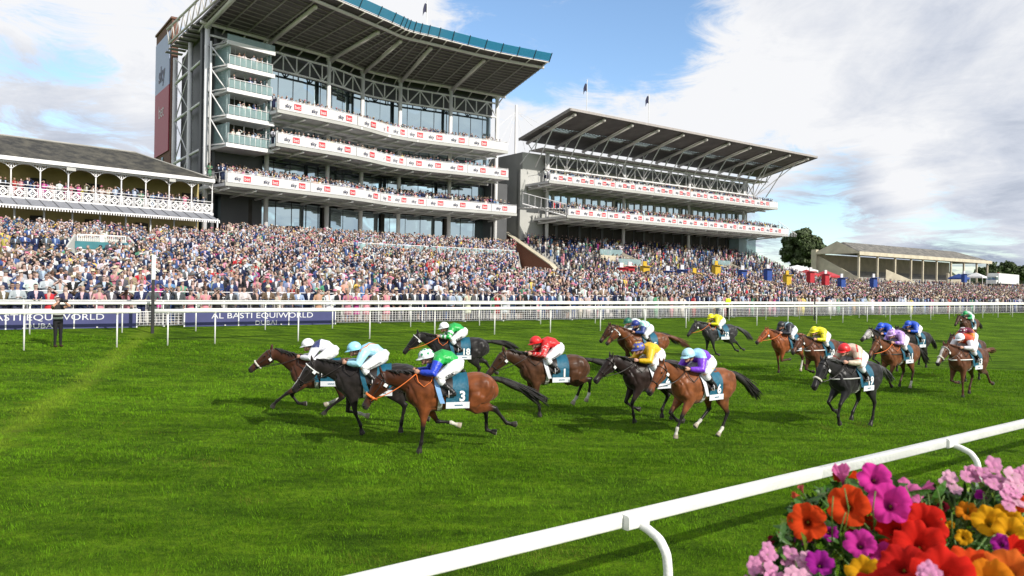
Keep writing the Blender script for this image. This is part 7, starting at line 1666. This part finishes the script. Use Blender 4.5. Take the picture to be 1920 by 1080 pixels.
def geranium(root, c, r, face, col, rg):
    face = np.array(face, float); face /= np.linalg.norm(face); ax = np.cross(face, ZD+np.array([.01, 0, 0])); ax /= np.linalg.norm(ax); ay = np.cross(face, ax); b = MB(); col = np.array(col)
    for q in range(5):
        d = np.array([rg.normal(), rg.normal(), 0])*.42; cc = c+(ax*d[0]+ay*d[1]+face*rg.uniform(-.15, .2))*r; fr = r*rg.uniform(.42, .58); a0 = rg.uniform(0, 6)
        for k in range(5):
            an = a0+k*2*pi/5; u = ax*cos(an)+ay*sin(an); v = -ax*sin(an)+ay*cos(an); V = []; n1_, n2_ = 5, 5
            for i in range(n1_):
                f = i/(n1_-1)
                for j in range(n2_):
                    g = (j/(n2_-1)-.5)*2; wd = .52*sin(pi*min(1, .12+f*.80))**.7; V.append(cc+(u*f+v*g*wd+face*(.22*f*(1-f)+.20*f*f-.15*g*g+.05*sin(5*f+k)))*fr)
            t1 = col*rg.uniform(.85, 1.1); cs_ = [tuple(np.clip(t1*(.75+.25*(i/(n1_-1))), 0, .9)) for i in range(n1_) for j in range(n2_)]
            n0 = b.n; b.v += [tuple(p) for p in V]; b.f += [(n0+i*n2_+j, n0+i*n2_+j+1, n0+(i+1)*n2_+j+1, n0+(i+1)*n2_+j) for i in range(n1_-1) for j in range(n2_-1)]; b.c += cs_; b.n += len(V)
        b.ball(cc+face*fr*.05, fr*.09, 5, 4, col=(.5, .5, .2))
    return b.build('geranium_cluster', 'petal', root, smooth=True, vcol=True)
def planter():
    rg = np.random.default_rng(21); MAG, PNK, ORD, RED, PUR, YEL, LPK, DRD, ORY = (.72, .045, .36), (.70, .16, .40), (.72, .065, .012), (.66, .02, .012), (.38, .02, .30), (.74, .36, .01), (.78, .34, .56), (.20, .012, .03), (.70, .22, .01)
    base = P(1760, 1140, 1.95); root = thing('flower_planter', 'planter overflowing with red, pink and yellow petunias in the bottom right corner', 'flowers', (base[0], base[1], 0))
    cam_dir = lambda px, py: -ray(px, py)
    L_ = [(1577, 880, 52, PNK, 'cup', (-.1, .3, .9), 2.10), (1641, 896, 62, MAG, 'open', (.1, -1, .35), 2.05), (1666, 941, 80, MAG, 'open', (-.2, -1, .6), 1.98), (1702, 916, 60, PNK, 'open', (.3, -.6, .9), 2.08), (1746, 909, 34, PNK, 'trumpet', (.9, -.1, .5), 2.1),
          (1590, 947, 78, ORD, 'open', (-.15, -1, .2), 1.98), (1513, 978, 72, ORD, 'open', (-.1, -1, .1), 2.0), (1736, 980, 82, RED, 'open', (.25, -1, .35), 1.95), (1676, 990, 74, RED, 'open', (-.4, -.8, .5), 1.98), (1724, 1014, 92, RED, 'open', (0, -.8, .7), 1.85), (1612, 984, 54, (.45, .03, .01), 'open', (.1, -.5, -.3), 2.06),
          (1612, 1016, 60, (.62, .04, .34), 'open', (-.1, -.8, .8), 1.92), (1556, 997, 36, PUR, 'open', (.3, -.9, .2), 2.04), (1500, 1010, 44, PUR, 'cup', (-.5, -.3, .2), 2.06), (1538, 1052, 54, PUR, 'open', (.1, -.7, .8), 1.9), (1660, 1036, 60, (.55, .03, .25), 'open', (.1, -.5, .9), 1.9),
          (1617, 1064, 66, YEL, 'open', (-.3, -.4, 1), 1.82), (1652, 1074, 46, YEL, 'cup', (.1, -.5, 1), 1.8), (1855, 974, 62, YEL, 'open', (-.1, -.8, .7), 1.95), (1891, 966, 54, YEL, 'open', (.3, -.8, .6), 1.97), (1895, 990, 60, YEL, 'open', (.1, -.7, .8), 1.9), (1807, 1007, 30, YEL, 'open', (0, -1, .2), 1.93), (1812, 955, 40, ORY, 'open', (-.2, -.6, .8), 2.03), (1782, 984, 24, YEL, 'cup', (-.2, -.8, .4), 2.0),
          (1768, 1066, 112, RED, 'open', (0, -.6, .8), 1.62), (1826, 1052, 88, ORD, 'open', (.2, -.5, .9), 1.68), (1896, 1058, 92, (.70, .14, .02), 'open', (.1, -.5, .9), 1.65), (1690, 1052, 90, (.52, .015, .012), 'open', (-.2, -.5, .9), 1.7), (1850, 1078, 90, ORY, 'open', (-.2, -.5, .9), 1.6), (1912, 1020, 60, RED, 'cup', (.4, -.5, .6), 1.8),
          (1878, 1019, 38, PUR, 'open', (-.2, -.9, .3), 1.86), (1836, 927, 30, PUR, 'cup', (-.7, -.3, .5), 2.05), (1768, 950, 34, DRD, 'cup', (.1, -.6, -.5), 2.05), (1571, 893, 34, (.38, .03, .012), 'cup', (-.4, -.5, -.2), 2.14), (1604, 890, 26, ORD, 'cup', (.5, -.4, .3), 2.15), (1501, 912, 22, (.50, .10, .10), 'trumpet', (-.3, -.1, 1.0), 2.12), (1488, 928, 20, (.6, .10, .05), 'cup', (-.8, -.3, .1), 2.12), (1447, 1014, 34, DRD, 'cup', (-.5, -.4, .3), 2.05), (1463, 1003, 20, RED, 'cup', (.3, -.6, .4), 2.04), (1926, 945, 40, ORD, 'open', (.1, -.8, .5), 1.98), (1642, 1100, 90, RED, 'open', (.0, -.5, .9), 1.7)]
    pts = []
    for px, py, sz, col, kind, fc, Y in L_:
        c = P(px, py, Y); r = sz/2/F*Y; f = -ray(px, py)/np.linalg.norm(ray(px, py)); fc = np.array(fc, float); ff = f*abs(fc[1])+RV*fc[0]+UV_*fc[2]*.75; bloom(root, c, r, ff, col, kind, rg); pts.append(c-ff/np.linalg.norm(ff)*r*1.4)
    for px, py, sz, Y in ((1436, 1045, 46, 1.95), (1456, 1078, 60, 1.88), (1478, 1044, 42, 1.97), (1516, 1058, 44, 1.93), (1420, 1075, 44, 1.92), (1745, 1078, 58, 1.55), (1789, 904, 42, 2.1), (1828, 894, 44, 2.1), (1870, 890, 50, 2.08), (1900, 910, 60, 2.02), (1860, 908, 30, 2.05), (1925, 900, 50, 2.04), (1884, 925, 46, 2.0), (1500, 1082, 50, 1.85)):
        c = P(px, py, Y); geranium(root, c, sz/2/F*Y*1.15, np.array([rg.uniform(-.3, .3), -.8, .8]), LPK if rg.random() < .8 else (.8, .45, .6), rg); pts.append(c-ZD*.03)
    # foliage
    def zone(px):                      # upper outline of the green in pixels
        return np.interp(px, [1385, 1420, 1450, 1490, 1530, 1570, 1640, 1740, 1800, 1860, 1930, 2000], [1120, 1075, 1030, 950, 930, 905, 910, 918, 925, 905, 905, 905])
    leaves = MB()
    for k in range(3200):
        px = rg.uniform(1400, 2010); top_ = zone(px); py = top_+(1240-top_)*rg.random()**1.5; Y = rg.uniform(2.06, 2.42)-.30*np.clip((py-950)/250, 0, 1); c = P(px, py, Y); ln = rg.uniform(.014, .034); wd = ln*rg.uniform(.24, .36)
        d = np.array([rg.normal()*.8, -abs(rg.normal())*.7, rg.normal()*.6+.35]); d /= np.linalg.norm(d); s_ = np.cross(d, rg.normal(size=3)); s_ /= np.linalg.norm(s_); n_ = np.cross(d, s_)
        g = rg.uniform(.4, 1.5); col = np.array([.04, .115, .014])*g if rg.random() < .85 else np.array([.16, .24, .02])*g; V = []
        for i in range(5):
            f = i/4; w_ = wd*sin(pi*(.06+.9*f))**.8; cv = c+d*ln*(f*2-1)-n_*ln*.5*(f-.4)**2; V += [cv-s_*w_+n_*w_*.35, cv, cv+s_*w_+n_*w_*.35]
        leaves.add(V, [(3*i+j, 3*i+j+1, 3*i+j+4, 3*i+j+3) for i in range(4) for j in range(2)], tuple(col))
    leaves.build('foliage', 'leaf', root, smooth=True, vcol=True)
    st = MB()
    for p in pts: q = P(1750+rg.uniform(-200, 150), 1200, 2.0); st.tube([p, p*.6+q*.4-ZD*.02+rg.normal(size=3)*.01, p*.2+q*.8-ZD*.08], .0028, 5, col=(.08, .16, .03))
    for k in range(70):
        px = rg.uniform(1430, 1940); py = zone(px)+rg.uniform(-8, 60); p = P(px, py, rg.uniform(1.95, 2.2)); st.tube([p, p-ZD*.05+rg.normal(size=3)*.012, p-ZD*.13], .0018, 4, col=(.10, .18, .03))
    st.build('stems', 'leaf', root, smooth=True, vcol=True)
    # trough and its stand, below the frame
    a, c = P(1440, 1230, 2.12), P(2150, 1230, 2.12); m2 = (a+c)/2; z = m2[2]
    mat('trough', (.03, .05, .03), .6); mat('soil', (.03, .022, .015), .95)
    b = MB(); b.box((m2[0], m2[1], z-.17), (c[0]-a[0], .36, .04)); 
    for e in (-1, 1): b.box((m2[0], m2[1]+e*.17, z-.06), (c[0]-a[0], .02, .2)); b.box((m2[0]+e*(c[0]-a[0])/2, m2[1], z-.06), (.02, .36, .2))
    b.build('trough', 'trough', root); b = MB(); b.box((m2[0], m2[1], z-.07), (c[0]-a[0]-.04, .31, .14)); b.build('soil', 'soil', root)
    for e in (-1, 1):
        b = MB(); b.tube([(m2[0]+e*.35, m2[1], z-.18), (m2[0]+e*.35, m2[1], 0)], .03, 8); b.build('leg', 'dark_metal', root)
planter()
# ================= STANDING GRASS BLADES NEAR THE CAMERA =================
m, t, b_ = newmat('grass_blade'); a_ = t.nodes.new('ShaderNodeAttribute'); a_.attribute_name = 'Col'; t.links.new(a_.outputs['Color'], b_.inputs['Base Color']); b_.inputs['Roughness'].default_value = .7; b_.inputs['Specular IOR Level'].default_value = .12
tl = t.nodes.new('ShaderNodeBsdfTranslucent'); t.links.new(a_.outputs['Color'], tl.inputs['Color']); ms_ = t.nodes.new('ShaderNodeMixShader'); ms_.inputs[0].default_value = .3; o_ = t.nodes['Material Output']
t.links.new(b_.outputs[0], ms_.inputs[1]); t.links.new(tl.outputs[0], ms_.inputs[2]); t.links.new(ms_.outputs[0], o_.inputs[0])
def vnoise(x, y, s, seed):
    r_ = np.random.default_rng(seed); G = r_.random((64, 64)); X, Y = x*s, y*s; i, j = np.floor(X).astype(int), np.floor(Y).astype(int); f, g = X-i, Y-j; f = f*f*(3-2*f); g = g*g*(3-2*g)
    a = G[i % 64, j % 64]; b2 = G[(i+1) % 64, j % 64]; c = G[i % 64, (j+1) % 64]; d = G[(i+1) % 64, (j+1) % 64]
    return (a*(1-f)+b2*f)*(1-g)+(c*(1-f)+d*f)*g
def grass():
    r_ = np.random.default_rng(77); XS, YS = [], []
    for y0, y1, den in ((7.2, 10, 2400), (10, 14, 1700), (14, 20, 900), (20, 30, 420)):
        n = int(1.42*(y1*y1-y0*y0)/2*den); y = np.sqrt(r_.uniform(y0*y0, y1*y1, n)); x = r_.uniform(-.71, .71, n)*y; XS.append(x); YS.append(y)
    x, y = np.concatenate(XS), np.concatenate(YS); cl = vnoise(x, y, 9, 1)*.6+vnoise(x, y, 3.1, 2)*.4; k = r_.random(len(x)) < .35+.9*cl; x, y, cl = x[k], y[k], cl[k]; n = len(x)
    tuft = vnoise(x, y, 5.0, 3); big = vnoise(x, y, .55, 4); mid = vnoise(x, y, 1.7, 5)
    h = (.020+.032*r_.random(n))*(.55+.85*tuft)*(1+.02*(y-8)); w_ = np.maximum(.0055, y*.00068)*r_.uniform(.7, 1.3, n)
    an = r_.uniform(0, 2*pi, n); lean = r_.uniform(.1, .7, n)*h; la = vnoise(x, y, 1.1, 6)*7+r_.normal(size=n)*.8
    z0 = trackz(x*VD[0]+y*VD[1])-.004
    V = np.empty((n, 3, 3), np.float32); V[:, 0] = np.stack([x-np.cos(an)*w_/2, y-np.sin(an)*w_/2, z0], -1); V[:, 1] = np.stack([x+np.cos(an)*w_/2, y+np.sin(an)*w_/2, z0], -1); V[:, 2] = np.stack([x+np.cos(la)*lean, y+np.sin(la)*lean, z0+h], -1)
    c0 = np.array([.028, .088, .002]); c1 = np.array([.215, .45, .013]); c2 = np.array([.20, .24, .03])
    fine = vnoise(x, y, 14.0, 12); tt = np.clip(.08+.40*(big-.5)+.38*(mid-.5)+.34*tuft+.45*fine+r_.normal(size=n)*.24, 0, 1)[:, None]; c = c0*(1-tt)+c1*tt
    A = Pz(260, 668, 0); B = Pz(-60, 860, 0); d = (B-A)[:2]; d /= np.linalg.norm(d); dist = np.abs((x-A[0])*(-d[1])+(y-A[1])*d[0]+(mid-.5)*.8); st = np.clip(1-dist/.5, 0, 1)[:, None]*.8*(r_.random((n, 1)) < .85); c = c*(1-st)+np.array([.30, .44, .03])*st
    pat = vnoise(x, y, 2.3, 8)*.6+vnoise(x, y, .8, 9)*.4; dry = (r_.random(n) < .03+.5*np.clip((pat-.74)*8, 0, 1)); c[dry] = c2*r_.uniform(.5, 1.1, (dry.sum(), 1))
    C = np.repeat(c[:, None, :], 3, 1); C[:, :2] *= .8  # sunlit tips painted into the colour: blade roots darker than tips
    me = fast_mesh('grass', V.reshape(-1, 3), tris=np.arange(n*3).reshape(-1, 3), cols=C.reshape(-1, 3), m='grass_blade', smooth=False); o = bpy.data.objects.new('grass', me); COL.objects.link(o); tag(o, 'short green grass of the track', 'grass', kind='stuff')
    print('BLADES', n)
grass()
